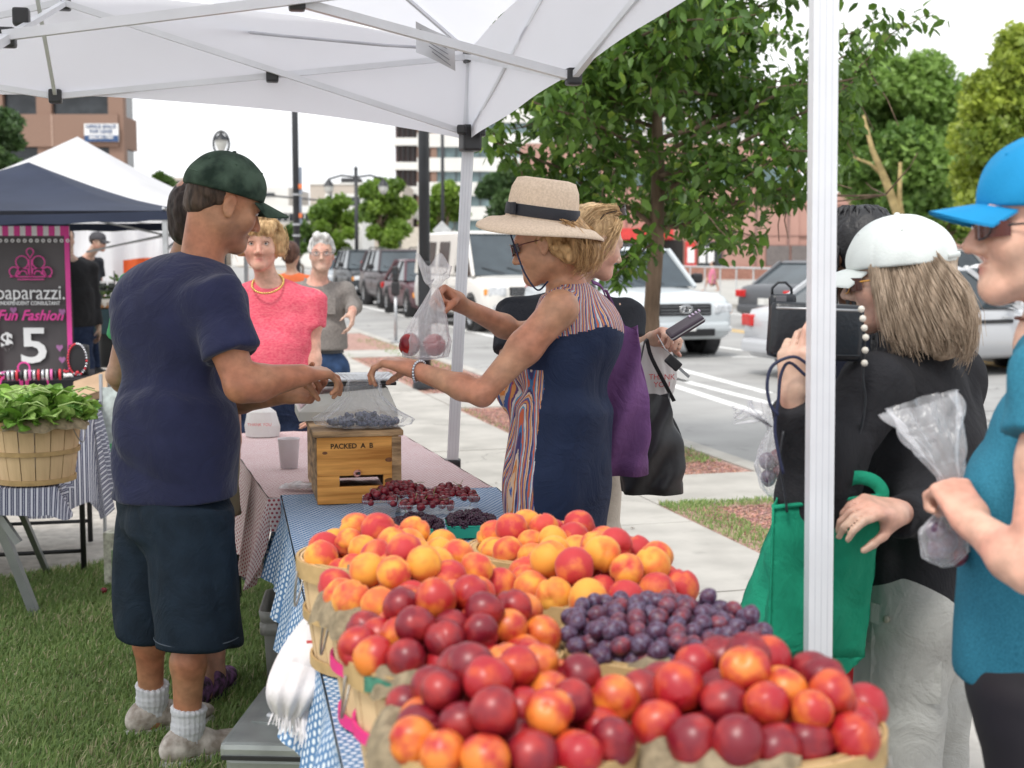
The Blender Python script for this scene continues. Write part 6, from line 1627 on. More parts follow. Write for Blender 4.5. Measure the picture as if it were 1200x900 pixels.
# ================================================================== PEOPLE
V3 = Vector
def capped(s,a,b,r0,r1,k=.02,sq=None,rnd=.006):
 s.p.append(('y', _n(a), _n(b), float(r0), float(r1), k, (None if sq is None else (_n(V3(sq[0]).normalized()), float(sq[1]))), 0, rnd)); return s
SDF.capped = capped
_pd0 = SDF.pd
def _pd(p,X):
 if p[0] != 'y': return _pd0(p, X)
 a,b,r0,r1,rnd = p[1],p[2],p[3],p[4],p[8]
 ab = b - a; L_ = float(np.sqrt(ab @ ab)) + 1e-9; ax = ab / L_
 Y = X - a; t = Y @ ax; q = Y - t[...,None] * ax; f = 1.
 if p[6] is not None: sa,fc = p[6]; q = q + (q @ sa)[...,None] * (1 / fc - 1) * sa; f = fc if fc < 1 else 1.
 dr = (np.sqrt((q * q).sum(-1)) - (r0 + (r1 - r0) * np.clip(t / L_,0,1))) * f + rnd
 da = np.abs(t - L_ / 2) - L_ / 2 + rnd
 return np.minimum(np.maximum(dr,da),0) + np.sqrt(np.maximum(dr,0) ** 2 + np.maximum(da,0) ** 2) - rnd
SDF.pd = staticmethod(_pd)
_b0 = SDF.bounds
def _bounds(s,pad=.03):
 ys = [p for p in s.p if p[0] == 'y']; s2 = SDF(); s2.p = [p for p in s.p if p[0] != 'y'] + [('c',) + p[1:8] for p in ys]; return _b0(s2, pad)
SDF.bounds = _bounds
class Frame:
 def __init__(s,c,F,U=(0,0,1),k=1.):
  s.c = V3(c); s.F = V3(F).normalized(); U = V3(U); s.U = (U - s.F * U.dot(s.F)).normalized() if abs(U.normalized().dot(s.F)) < .999 else V3((0,0,1))
  s.R = s.F.cross(s.U).normalized(); s.k = k
  s.M = np.array([[s.R.x,s.F.x,s.U.x],[s.R.y,s.F.y,s.U.y],[s.R.z,s.F.z,s.U.z]],np.float32)
 def __call__(s,a,b,c): return s.c + (s.R * a + s.F * b + s.U * c) * s.k
 def m4(s,pt=None):
  o = s.c if pt is None else pt
  return Matrix(((s.R.x,s.F.x,s.U.x,o.x),(s.R.y,s.F.y,s.U.y,o.y),(s.R.z,s.F.z,s.U.z,o.z),(0,0,0,1)))
def upframe(c,F,up=(0,0,1),k=1.):
 """frame whose up axis is kept and forward made perpendicular"""
 U = V3(up).normalized(); F = V3(F); F = (F - U * F.dot(U)).normalized(); return Frame(c,F,U,k)
def head(sd,H,female=False,paint=None,jaw=1.,ears=True,nose=1.):
 k = H.k; e = lambda a,b,c,ra,rb,rc,kk=.02,op=0: sd.ell(H(a,b,c),(ra * k,rb * k,rc * k),H.M,kk * k,op)
 e(0,-.012,.035,.076,.096,.084); e(0,.022,-.025,.062,.070,.085,.03)
 jw = .046 * jaw if not female else .040
 for s in (-1,1): sd.cone(H(s * jw,.0,-.062),H(s * .012,.068,-.096),.020 * k,.017 * k,.035 * k)
 e(0,.080,-.096,.020,.016,.018,.025)
 for s in (-1,1):
  e(s * .040,.062,-.030,.024,.022,.024,.03)
  e(s * .031,.097,.004,.017,.014,.012,.014,1)
  e(s * .031,.0775,.0055,.0145,.0142,.0115,.005)
 e(0,.078,.024,.048,.018,.013,.02)
 sd.cone(H(0,.090,.006),H(0,.112 * (1 if nose < 1.1 else 1.03),-.034),.0075 * k,.0115 * k,.014 * k)
 for s in (-1,1): e(s * .012,.098,-.040,.0085,.010,.008,.008)
 e(0,.091,-.064,.021,.010,.0052,.006); e(0,.089,-.073,.018,.010,.0056,.006); e(0,.100,-.0685,.019,.006,.0012,.003,1)
 if ears:
  for s in (-1,1):
   e(s * .078,-.008,-.008,.009,.018,.031,.008); e(s * .088,-.005,-.006,.006,.010,.019,.006,1); e(s * .080,-.002,-.034,.008,.009,.010,.008)
 if paint is not None:
  lip = np.array([.50,.17,.15]) if female else np.array([.42,.19,.15])
  paint.append((H(0,.10,-.069),.020 * k,lip,.8,(1,.8,.42),H))
  for s in (-1,1): paint.append((H(s * .042,.078,-.03),.024 * k,np.array([.55,.20,.15]),.25,(1,1,1),H))
def painter(skin,paint,extra=None):
 skin = np.array(skin)
 def fn(v):
  n = len(v); c = np.repeat(skin[None],n,0).astype(np.float64)
  nz = np.sin(v[:,0] * 47 + 3 * np.sin(v[:,2] * 31)) * np.sin(v[:,2] * 39 + v[:,1] * 43)
  n2 = np.sin(v[:,0] * 130 + 4 * np.sin(v[:,2] * 90)) * np.sin(v[:,2] * 110 + v[:,1] * 120)
  c *= (1 + .07 * nz + .04 * n2)[:,None]; c[:,1:] *= (1 - .10 * np.sin(v[:,0] * 19 + v[:,2] * 23 + 2 * np.sin(v[:,1] * 31)))[:,None]
  for (p,r,col,s,asp,H) in paint:
   q = v - _n(p)
   if H is not None: q = q @ H.M / np.array(asp)
   w = np.clip(1.35 - np.sqrt((q * q).sum(1)) / r,0,1)[:,None] * s; c = c * (1 - w) + col * w
  return np.clip(c,0,1)
 return fn
def eyes(par,H,iris=(.06,.07,.06),brow=(.10,.06,.04),lid=True):
 k = H.k; o = rel(par,V3((0,0,0)))
 for s in (-1,1):
  c = H(s * .031,.0815,.003) ; T = Matrix.Translation(-V3(par.location)) @ H.m4(c)
  ey = MB().sphere((0, 0, 0), .0112 * k, 14, T).build('eye', mat('eye_white', (.62, .58, .55), .15), par, True)
  MB().lathe([(0, .0117 * k), (.0030 * k, .0113 * k), (.0052 * k, .0103 * k)], 12, T @ Matrix.Rotation(R(-90), 4, 'X')).build('iris', mat('iris_%.2f' % iris[0], iris, .1), ey)
  mb = MB(); pts = [H(s * (.016 + .033 * t),.092 - .012 * t * t,.0185 + .008 * math.sin(t * 2.4)) - V3(par.location) for t in np.linspace(0,1,7)]
  mb.tube(pts, [.0012 * k, .0025 * k, .003 * k, .003 * k, .0026 * k, .002 * k, .001 * k], 6).build('eyebrow', mat('brow_%.2f' % brow[0], brow, .9), par, True)
  if lid:
   mb = MB(); pts = [H(s * .031 + .0145 * math.cos(a),.0835 + .009 * math.sin(a) ** .5 if math.sin(a) > 0 else .0835,.003 + .0085 * math.sin(a)) - V3(par.location) for a in np.linspace(.05,math.pi - .05,9)]
   mb.tube(pts, .0015 * k, 5).build('eyelid', mat('lash', (.06, .035, .03), .8), par, True)
def hand(sd,w,f,n,side,curl=(.5,.5,.5,.5),thumb=.5,k=1.,spread=.06,kk=.006,tcurl=.3,tips=None,flex=1.):
 """w wrist, f finger direction, n palm normal, side +1 right -1 left"""
 f = V3(f).normalized(); n = V3(n); n = (n - f * n.dot(f)).normalized(); c = f.cross(n) * side      # toward the thumb
 sd.cone(w,w + f * .02 * k,.024 * k,.026 * k,.02,(n,.72))
 for j,o in enumerate((.0285,.0097,-.0092,-.0275)):
  kn = w + (f * (.088 - .004 * abs(j - 1) ** 1.3) + c * o * 1.0 - n * .002) * k
  sd.cone(w + (f * .012 + c * o * .55) * k,kn,.0165 * k,.0118 * k,.011 * k)
  L_ = (.043,.047,.044,.034)[j]; cu = curl[j]; ang = cu * .9; d0 = (f + c * (spread * (1.5 - j))).normalized(); p = kn
  for q,(fr,rr_) in enumerate(((1.,.0088),(.62,.0080),(.52,.0070))):
   d = (d0 * math.cos(ang) + n * math.sin(ang)).normalized(); e_ = p + d * L_ * fr * k
   sd.cone(p,e_,(rr_ + .0006) * k,(rr_ - .0003) * k,.0025 * k); p = e_; ang += cu * 1.05 * flex
  if tips is not None: tips.append((p,d))
 sd.cone(w + (f * .02 + c * .018) * k,w + (f * .05 + c * .03 + n * .012) * k,.019 * k,.014 * k,.018 * k)
 t0 = w + (f * .030 + c * .026 + n * .008) * k; d = (f * (.75 - .2 * thumb) + c * (.75 - .55 * thumb) + n * (.25 + .7 * thumb)).normalized()
 t1 = t0 + d * .040 * k; d2 = (d + f * .25 + n * .35 * tcurl - c * .6 * tcurl).normalized(); t2 = t1 + d2 * .030 * k; d3 = (d2 + n * .3 * tcurl - c * .5 * tcurl).normalized(); t3 = t2 + d3 * .022 * k
 sd.cone(t0,t1,.0145 * k,.0105 * k,.012 * k); sd.cone(t1,t2,.0100 * k,.0092 * k,.005 * k); sd.cone(t2,t3,.0092 * k,.0076 * k,.005 * k)
 if tips is not None: tips.append((t3,d3))
def arm(sd,sh,el,wr,k=1.,r=(.050,.042,.043,.026),flat=None):
 sh,el,wr = V3(sh),V3(el),V3(wr); m1 = sh.lerp(el,.45); m2 = el.lerp(wr,.28)
 sd.cone(sh,m1,r[0] * k,r[1] * 1.05 * k,.03); sd.cone(m1,el,r[1] * 1.04 * k,r[2] * .86 * k,.03)
 sd.cone(el,m2,r[2] * .86 * k,r[2] * .95 * k,.02); sd.cone(m2,wr,r[2] * .95 * k,r[3] * k,.02)
def leg(sd,hip,kn,an,k=1.,foot=None,r=(.088,.058,.060,.038)):
 hip,kn,an = V3(hip),V3(kn),V3(an); sd.cone(hip,kn,r[0] * k,r[1] * k,.04)
 m = kn.lerp(an,.30); bk = V3((0,0,0)) if foot is None else -V3(foot).normalized() * .012
 sd.cone(kn,m + bk,r[1] * .95 * k,r[2] * k,.03); sd.cone(m + bk,an,r[2] * k,r[3] * k,.03)
 if foot is not None:
  fd = V3(foot).normalized(); a = V3((an.x,an.y,.045)); sd.cone(an,a - fd * .02,.036 * k,.034 * k,.03); sd.cone(a - fd * .02,a + fd * .15 * k + V3((0,0,-.015)),.034 * k,.026 * k,.02,(V3((0,0,1)),.8))
def torso(sd, pel, che, F, k=1., o=0., female=False, belly=0., parts=('c', 'b', 'p')):
 up = (V3(che) - V3(pel)); T = upframe(che,F,up,1); up = up.normalized(); M_ = T.M; p,c = V3(pel),V3(che)
 if 'c' in parts: sd.ell(c + T.F * .0, (.165 * k + o, .108 * k + o, .19 * k + o), M_, .05)
 if female and 'c' in parts:
  for s in (-1,1): sd.ell(c + T.R * s * .075 * k + T.F * .085 * k - up * .05 * k,(.062 * k + o,.052 * k + o,.062 * k + o),M_,.045)
 if 'b' in parts: sd.ell(c.lerp(p, .55) + T.F * (.012 + belly * .5), ((.142 if not female else .132) * k + o + belly * .3, .102 * k + o + belly, .16 * k + o), M_, .07)
 if 'p' in parts: sd.ell(p, ((.158 if not female else .168) * k + o, .115 * k + o, .12 * k + o), M_, .07)
 return T
def skinmat(nm,var=.13): return mat(nm,(1,1,1),.45,var=var,vs=34,attr=True,bump=.12,bs=160,sub=.12,spec=.4)
M_skin = skinmat('skin')
def hairmat(nm,c1,c2): return mat(nm,c1,.55,spec=.25,col2=c2,var=.25,vs=60,bump=.6,bs=180,stretch=(1,1,.25),detail=6)
def strands(name,H,par,roots,m,n=260,seg=8,r=.0016,seed=0,wave=.006,curl=0.,jitter=.008,clump=5):
 """roots: list of guide polylines in head coordinates; random blends of neighbouring guides"""
 r_ = np.random.default_rng(seed); mb = MB(); G_ = [np.array(g,float) for g in roots]
 def samp(g,t):
  x = t * (len(g) - 1); i = min(int(x),len(g) - 2); q = x - i; return g[i] * (1 - q) + g[i + 1] * q
 for i in range(n):
  a = r_.uniform(0,len(G_) - 1); k = int(a); q = a - k; q = q * q * (3 - 2 * q); off = r_.normal(0,jitter,3); ph = r_.uniform(0,6.28); fr = r_.uniform(5,9); ln = r_.uniform(.72,1.05); pts = []
  for s in range(seg + 1):
   t = s / seg * min(ln,1); g = samp(G_[k],t) * (1 - q) + samp(G_[min(k + 1,len(G_) - 1)],t) * q
   w_ = wave * t ** .6; o = np.array([math.sin(ph + fr * t),math.cos(ph * 1.3 + fr * t),math.sin(ph * 2 + fr * t * .7)]) * w_
   if curl: o += np.array([math.cos(ph + t * 16),math.sin(ph + t * 16),0]) * curl * t
   p = g + off * (.4 + t) + o; pts.append(H(*p) - V3(par.location))
  mb.tube(pts,[r * H.k * (1 - .5 * s / seg) for s in range(seg + 1)],4,caps=False)
 return mb.build(name,m,par,True,recalc=False)
def capobj(par, H, m, brim_len=.075, label='cap', crown=(.086, .104, .078), off=(0, -.008, .045), brim_drop=.018, fit=.005, btn=True, mb_=None, back_gap=False, seams=True, tilt=0., own=True, brimw=.082):
 """a cloth baseball cap: own thing, sits on the head"""
 t = thing(*own) if isinstance(own,tuple) else par
 loc = V3(t.location); sd = SDF(); c = H(*off); A = Frame(c,H.F * math.cos(tilt) - H.U * math.sin(tilt),H.U,H.k); k = H.k
 sd.ell(A(0,0,0),(crown[0] * k,crown[1] * k,crown[2] * k),A.M,.02); sd.ell(A(0,-.004,-.012),(crown[0] * k,crown[1] * .98 * k,crown[2] * .8 * k),A.M,.02)
 sd.plane(A(0,0,-.022),-A.U,.004)
 def dsp(X):
  q = (X - _n(A.c)) @ A.M; an = np.arctan2(q[:,:,0],q[:,:,1]) if q.ndim == 3 else np.arctan2(q[:,0],q[:,1])
  sm = np.exp(-((np.mod(an / (math.pi / 3) + .5,1) - .5) / .035) ** 2) * .0016
  return (sm + .0012 * np.sin(an * 9 + q[...,2] * 60)).astype(np.float32)
 sd.disp = dsp
 me = sd.mesh('crown', .0035); me.transform(Matrix.Translation(-loc)); cr_ = link('crown', me, m, t)
 mb = MB()
 def bf(u,v,dz=0.):
  a = (u - .5) * 2.0; x = math.sin(a) * brimw * (1 + .0 * v); y0 = math.cos(a * .95) * crown[1] * .99 - .0
  y = y0 * (1 - v) + (y0 + brim_len * math.cos(a * 1.25) ** .6 if math.cos(a * 1.25) > 0 else y0) * v
  z = -.018 - brim_drop * v - .030 * (x / brimw) ** 2 * (.5 + .5 * v) + dz
  return A(x * 1.0,y,z) - loc
 mb.grid(lambda u,v: bf(u,v,.0015),20,8); mb.grid(lambda u,v: bf(1 - u,v,-.0015),20,8)
 mb.build('peak', m, t, True, recalc=False)
 if btn: MB().sphere(A(0, 0, crown[2] + .001) - loc, (.007, .007, .004), 10).build('button', m, t, True)
 for s in (-1,1):
  for q in (.5,1.7,2.6):
   p = A(s * crown[0] * math.sin(q) * .80, crown[1] * math.cos(q) * .80, crown[2] * .6); MB().sphere(p - loc, .0035, 8).build('eyelet', m, t, True)
 return t
def glasses(par,H,lensm,framem,dark=True,w=.030,h=.018,z=.0,y=.108,up=False,name=None,own=None):
 t = thing(*own) if own else par; loc = V3(t.location)
 for s in (-1,1):
  ring = [H(s * .034 + w * .86 * math.cos(a),y - .012 * abs(math.cos(a)) * (1 if s * math.cos(a) > 0 else .2),z + h * math.sin(a)) - loc for a in np.linspace(0,2 * math.pi,17)]
  fr = MB().tube(ring, .0017 * H.k, 5).build('rim', framem, t, True)
  mb = MB(); mb.add([tuple(p) for p in ring[:-1]], [tuple(range(16))]); mb.build('lens', lensm, t)
  if dark: MB().grid(lambda u, v: H(s * (.008 + .062 * math.sin(u * 1.75) / .984), y + .002 - .040 * (1 - math.cos(u * 1.75)) * .85, z + h * (1 - 2 * v) * (.95 - .25 * u)) - loc, 12, 6).build('wrap_lens', lensm, t, True)
  MB().tube([H(s * .062, y - .012, z + .004) - loc, H(s * .078, .05, z + .006) - loc, H(s * .082, -.002, z + .004) - loc, H(s * .08, -.02, z - .012) - loc], .0018 * H.k, 5).build('temple', framem, t, True)
 MB().tube([H(-.006, y + .001, z + .004) - loc, H(.006, y + .001, z + .004) - loc], .0016 * H.k, 5).build('bridge', framem, t, True)
 return t
def clothes(name,sd,m,par,h=.008,fold=(.005,14,(0,0,1),1.),smooth=2,**kw):
 if fold: sd.disp = folds(*fold)
 return sdf_obj(name,sd,m,par,h,smooth,**kw)
def shoe(name,par,an,fd,m,solem,k=1.,label=None):
 fd = V3(fd); fd.z = 0; fd.normalize(); a = V3((an.x,an.y,0)); sd = SDF(); U = V3((0,0,1))
 sd.ell(a + fd * .10 * k + U * .045,(.045 * k,.10 * k,.036),upframe(a,fd).M,.03); sd.ell(a - fd * .03 + U * .055,(.040 * k,.055 * k,.052),upframe(a,fd).M,.03)
 sd.cone(a - fd * .01 + U * .08,a + fd * .05 + U * .07,.042 * k,.034 * k,.03); sd.plane(a + U * .012,-U,.004)
 o = sdf_obj(name,sd,m,par,.005,1,label=label)
 s2 = SDF(); s2.ell(a + fd * .098 * k + U * .014,(.051 * k,.108 * k,.022),upframe(a,fd).M,.02); s2.ell(a - fd * .032 + U * .014,(.043 * k,.062 * k,.022),upframe(a,fd).M,.03); s2.plane(a + U * .006,-U,.003); s2.plane(a + U * .030,U,.003)
 me = s2.mesh('sole', .006); me.transform(Matrix.Translation(-V3(par.location))); link('sole', me, solem, o); o2 = o
 for k_ in range(4):
  c = a + fd * (.06 + .022 * k_) + U * (.088 - .009 * k_); r = upframe(a,fd).R
  MB().tube([c - r * .026 - V3(par.location), c + U * .006 - V3(par.location), c + r * .026 - V3(par.location)], .0028, 5).build('lace', M_whiteprint, o, True)
 return o
# ------------------------------------------------------------------ the stallholder in navy
def vendor():
 t = thing('person', 'man in dark green cap, navy t-shirt and long navy shorts reaching over the crate', 'person', G(215, 893))
 skin = (.45,.20,.11); sd = SDF(); paint = []
 F = V3((.72,.69,0)).normalized(); Rr = V3((F.y,-F.x,0))
 pel = P(207,600,4.13); che = P(205,400,4.14); nk = P(243,300,4.16)
 H = Frame(P(262,237,4.18),V3((.80,.50,-.34)),(0.12,0,1),1.12)
 head(sd,H,paint=paint); paint.append((H(0,.09,-.085),.055,np.array([.20,.115,.085]),.55,(1,1,.8),H)); paint.append((H(.05,.04,-.07),.05,np.array([.22,.12,.085]),.5,(1,1,1),H))
 sd.cone(nk - V3((0.02,0,.04)),H(0,-.03,-.05),.068,.060,.03)
 torso(sd,pel,che,F,1.0)
 rs = P(247,350,4.02); ls = P(172,356,4.34); ts = V3((0,0,-.02))
 sd.cone(nk - V3((0.03,0,.10)),rs,.07,.055,.05); sd.cone(nk - V3((0.03,0,.10)),ls,.07,.055,.05)
 el = P(283,452,3.93); wr = P(352,440,4.02); arm(sd,rs,el,wr,1.08,(.056,.050,.052,.031))
 tips = []
 hand(sd,wr,P(392,436,4.10) - wr,V3((.15,.35,-1)),1,(.45,.55,.75,.85),.9,1.08,.03,tips=tips,tcurl=.6)
 el2 = P(262,470,4.42); wr2 = P(338,462,4.22); arm(sd,ls,el2,wr2,1.0,(.046,.046,.046,.028))
 hand(sd,wr2,P(385,460,4.18) - wr2,V3((.2,-.6,.7)),-1,(.7,.8,.9,.9),.7,1.06,.03)
 hr,hl = pel + Rr * .10,pel - Rr * .10
 kr = P(228,735,4.02); ar = P(219,868,4.02); kl = P(180,715,4.22); al = P(178,838,4.28)
 leg(sd,hr,kr,ar,1.0,V3((.6,.45,0)),(.08,.050,.050,.035)); leg(sd,hl,kl,al,1.0,V3((.6,.4,0)),(.08,.048,.047,.034))
 b = sdf_obj('body', sd, M_skin, t, .0045, 1, painter(skin, paint))
 # t-shirt
 s = SDF(); torso(s,pel + V3((0,0,.02)),che,F,1.04,.014,belly=.02)
 s.cone(nk - V3((0.03,0,.085)),rs + V3((0,0,-.01)),.072,.068,.05); s.cone(nk - V3((0.03,0,.085)),ls + V3((0,0,-.01)),.072,.068,.05)
 s.ell(nk - V3((.06,0,.13)),(.15,.14,.12),None,.10); s.ell(P(180,372,4.22),(.12,.13,.15),None,.10)
 s.capped(rs.lerp(el,-.06),rs.lerp(el,.66),.074,.088,.05); s.capped(ls.lerp(el2,.05),ls.lerp(el2,.6),.066,.084,.09)
 s.ell(P(203,500,4.13),(.188,.155,.18),upframe(pel,F).M,.10); s.capped(P(205,470,4.13),P(208,640,4.12),.178,.205,.08,(F,.80))
 s.plane(P(208,583,4.1),V3((.04,0,-1)),.004)
 s.ell(nk + V3((.012,.012,.015)),(.064,.064,.06),None,.012,1)
 fd = folds(.017,8,(.5,.2,1),1.3,2.4)
 s.disp = masked(fd, nk); tee = sdf_obj('t_shirt', s, mat('navy_cotton', (.022, .025, .066), .85, var=.14, vs=9, bump=.3, bs=260, sheen=.15), t, .0065, 2)
 # shorts
 s = SDF(); s.ell(pel + V3((0,0,-.02)),(.185,.145,.14),upframe(pel,F).M,.06); s.capped(pel + V3((0,0,.10)),pel - V3((0,0,.05)),.17,.18,.04,(F,.85))
 s.capped(hr + V3((.0,0,.02)),P(232,757,4.00),.125,.126,.035); s.capped(hl + V3((0,0,.02)),P(180,740,4.22),.12,.118,.03)
 s.disp = folds(.017, 8, (0, .1, 1), 2.7, 3.); sh_ = sdf_obj('shorts', s, mat('navy_twill', (.012, .022, .036), .8, var=.2, vs=14, bump=.4, bs=200), t, .0065, 2)
 for c_,rr_ in ((P(232,757,4.00),.127),(P(180,740,4.22),.119)):
  MB().lathe([(rr_, .018), (rr_ + .0015, .02), (rr_, .022)], 40, Matrix.Translation(rel(t, c_) + V3((0, 0, .012)))).build('hem_stitching', mat('stitch_grey', (.10, .12, .15), .8), sh_, True)
 # socks and shoes
 for a,kk in ((ar,kr),(al,kl)):
  s = SDF(); top = a.lerp(kk,.30 if a is ar else .30); s.capped(V3((a.x,a.y,.07)),top,.046,.054,.02)
  cc = _n(a); s.disp = lambda X,cc=cc: (.0008 * np.sin((X[...,2]) * 330) + .0014 * np.sin(np.arctan2(X[...,0] - cc[0],X[...,1] - cc[1]) * 22) + .0018 * np.sin(X[...,2] * 95)).astype(np.float32)
  sdf_obj('sock', s, mat('white_sock', (.66, .66, .68), .95, var=.08, vs=30), t, .004, 1)
 M_sh = mat('trainer_beige', (.40, .33, .27), .7, var=.3, vs=24, bump=.3, bs=90, col2=(.52, .47, .42)); M_so = mat('trainer_sole', (.58, .56, .53), .7)
 shoe('trainer', t, V3((ar.x, ar.y, 0)), V3((.6, .45, 0)), M_sh, M_so, 1.05)
 shoe('trainer', t, V3((al.x, al.y, 0)), V3((.6, .4, 0)), M_sh, M_so, 1.05)
 # hair below the cap and the beard
 s = SDF(); s.ell(H(0,-.035,.012),(.082,.082,.062),H.M,.02); s.ell(H(0,-.07,-.03),(.055,.035,.035),H.M,.03); s.plane(H(0,.028,0),H.F - H.U * .2,.01); s.plane(H(0,0,.06),H.U,.01)
 s.disp = folds(.004, 70, tuple(H.U), 1.); sdf_obj('hair', s, hairmat('dark_brown_hair', (.035, .022, .016), (.07, .045, .032)), t, .004, 1)
 eyes(t,H,(.06,.04,.03),(.05,.035,.03))
 c = capobj(t, H, mat('green_cap_cloth', (.020, .040, .028), .85, var=.3, vs=16, col2=(.05, .078, .055), bump=.3, bs=200), .085, own=('baseball_cap', 'faded dark green baseball cap on the man in navy', 'cap', H(0, 0, .05)), crown=(.092, .110, .092), tilt=-.10)
 MB().tube([H(.092 * math.sin(a), -.01 + .108 * math.cos(a), .036 - .012 * math.cos(a)) - V3(c.location) for a in np.linspace(2.5, 3.8, 9)], .004, 6).build('strap', mat('green_cap_cloth', (.03, .06, .04)), c, True)
 return t
vendor()
M_navyd = mat('navy_crepe', (.018, .028, .065), .75, var=.12, vs=8, bump=.25, bs=220)
def striped_print():
 m = bpy.data.materials.new('wavy_striped_print'); m.use_nodes = True; t = m.node_tree; K = t.links.new; b = t.nodes['Principled BSDF']; b.inputs['Roughness'].default_value = .7
 tcn = t.nodes.new('ShaderNodeTexCoord'); n = t.nodes.new('ShaderNodeTexNoise'); n.inputs['Scale'].default_value = 4.5; n.inputs['Detail'].default_value = 1.2; mpp = t.nodes.new('ShaderNodeMapping'); mpp.inputs['Scale'].default_value = (1, 1, .22); K(tcn.outputs['Object'], mpp.inputs[0]); K(mpp.outputs[0], n.inputs['Vector'])
 va = t.nodes.new('ShaderNodeVectorMath'); va.operation = 'SCALE'; va.inputs[3].default_value = .36; K(n.outputs['Color'], va.inputs[0])
 vb = t.nodes.new('ShaderNodeVectorMath'); vb.operation = 'ADD'; K(va.outputs[0], vb.inputs[0]); K(tcn.outputs['Object'], vb.inputs[1])
 sx = t.nodes.new('ShaderNodeSeparateXYZ'); K(vb.outputs[0], sx.inputs[0])
 s1 = t.nodes.new('ShaderNodeMath'); s1.operation = 'MULTIPLY_ADD'; K(sx.outputs[0], s1.inputs[0]); s1.inputs[1].default_value = 1.5; K(sx.outputs[1], s1.inputs[2])
 s2 = t.nodes.new('ShaderNodeMath'); s2.operation = 'MULTIPLY'; K(s1.outputs[0], s2.inputs[0]); s2.inputs[1].default_value = 16
 fr = t.nodes.new('ShaderNodeMath'); fr.operation = 'FRACT'; K(s2.outputs[0], fr.inputs[0])
 r = t.nodes.new('ShaderNodeValToRGB'); r.color_ramp.interpolation = 'CONSTANT'; e = r.color_ramp.elements
 cols = [(.62,.20,.04),(.66,.52,.40),(.05,.03,.12),(.04,.16,.34),(.60,.12,.05),(.10,.30,.48),(.66,.60,.55),(.12,.05,.16),(.62,.26,.08),(.32,.05,.10),(.05,.10,.28),(.64,.44,.30)]
 e[0].position = 0; e[0].color = cols[0] + (1,); e[1].position = 1 / 12; e[1].color = cols[1] + (1,)
 for i in range(2,12): q = e.new(i / 12 + (.02 if i % 2 else 0)); q.color = cols[i] + (1,)
 n6 = t.nodes.new('ShaderNodeTexNoise'); n6.inputs['Scale'].default_value = 70; n6.inputs['Detail'].default_value = 4; K(mpp.outputs[0], n6.inputs['Vector'])
 f6 = t.nodes.new('ShaderNodeMath'); f6.operation = 'MULTIPLY_ADD'; K(n6.outputs['Fac'], f6.inputs[0]); f6.inputs[1].default_value = .30; K(s2.outputs[0], f6.inputs[2]); K(f6.outputs[0], fr.inputs[0])
 K(fr.outputs[0], r.inputs[0]); K(r.outputs[0], b.inputs['Base Color'])
 return m
M_print = striped_print()
M_straw = mat('straw_weave', (.70, .54, .40), .85, var=.05, vs=160, col2=(.76, .60, .46), bump=.5, bs=420)
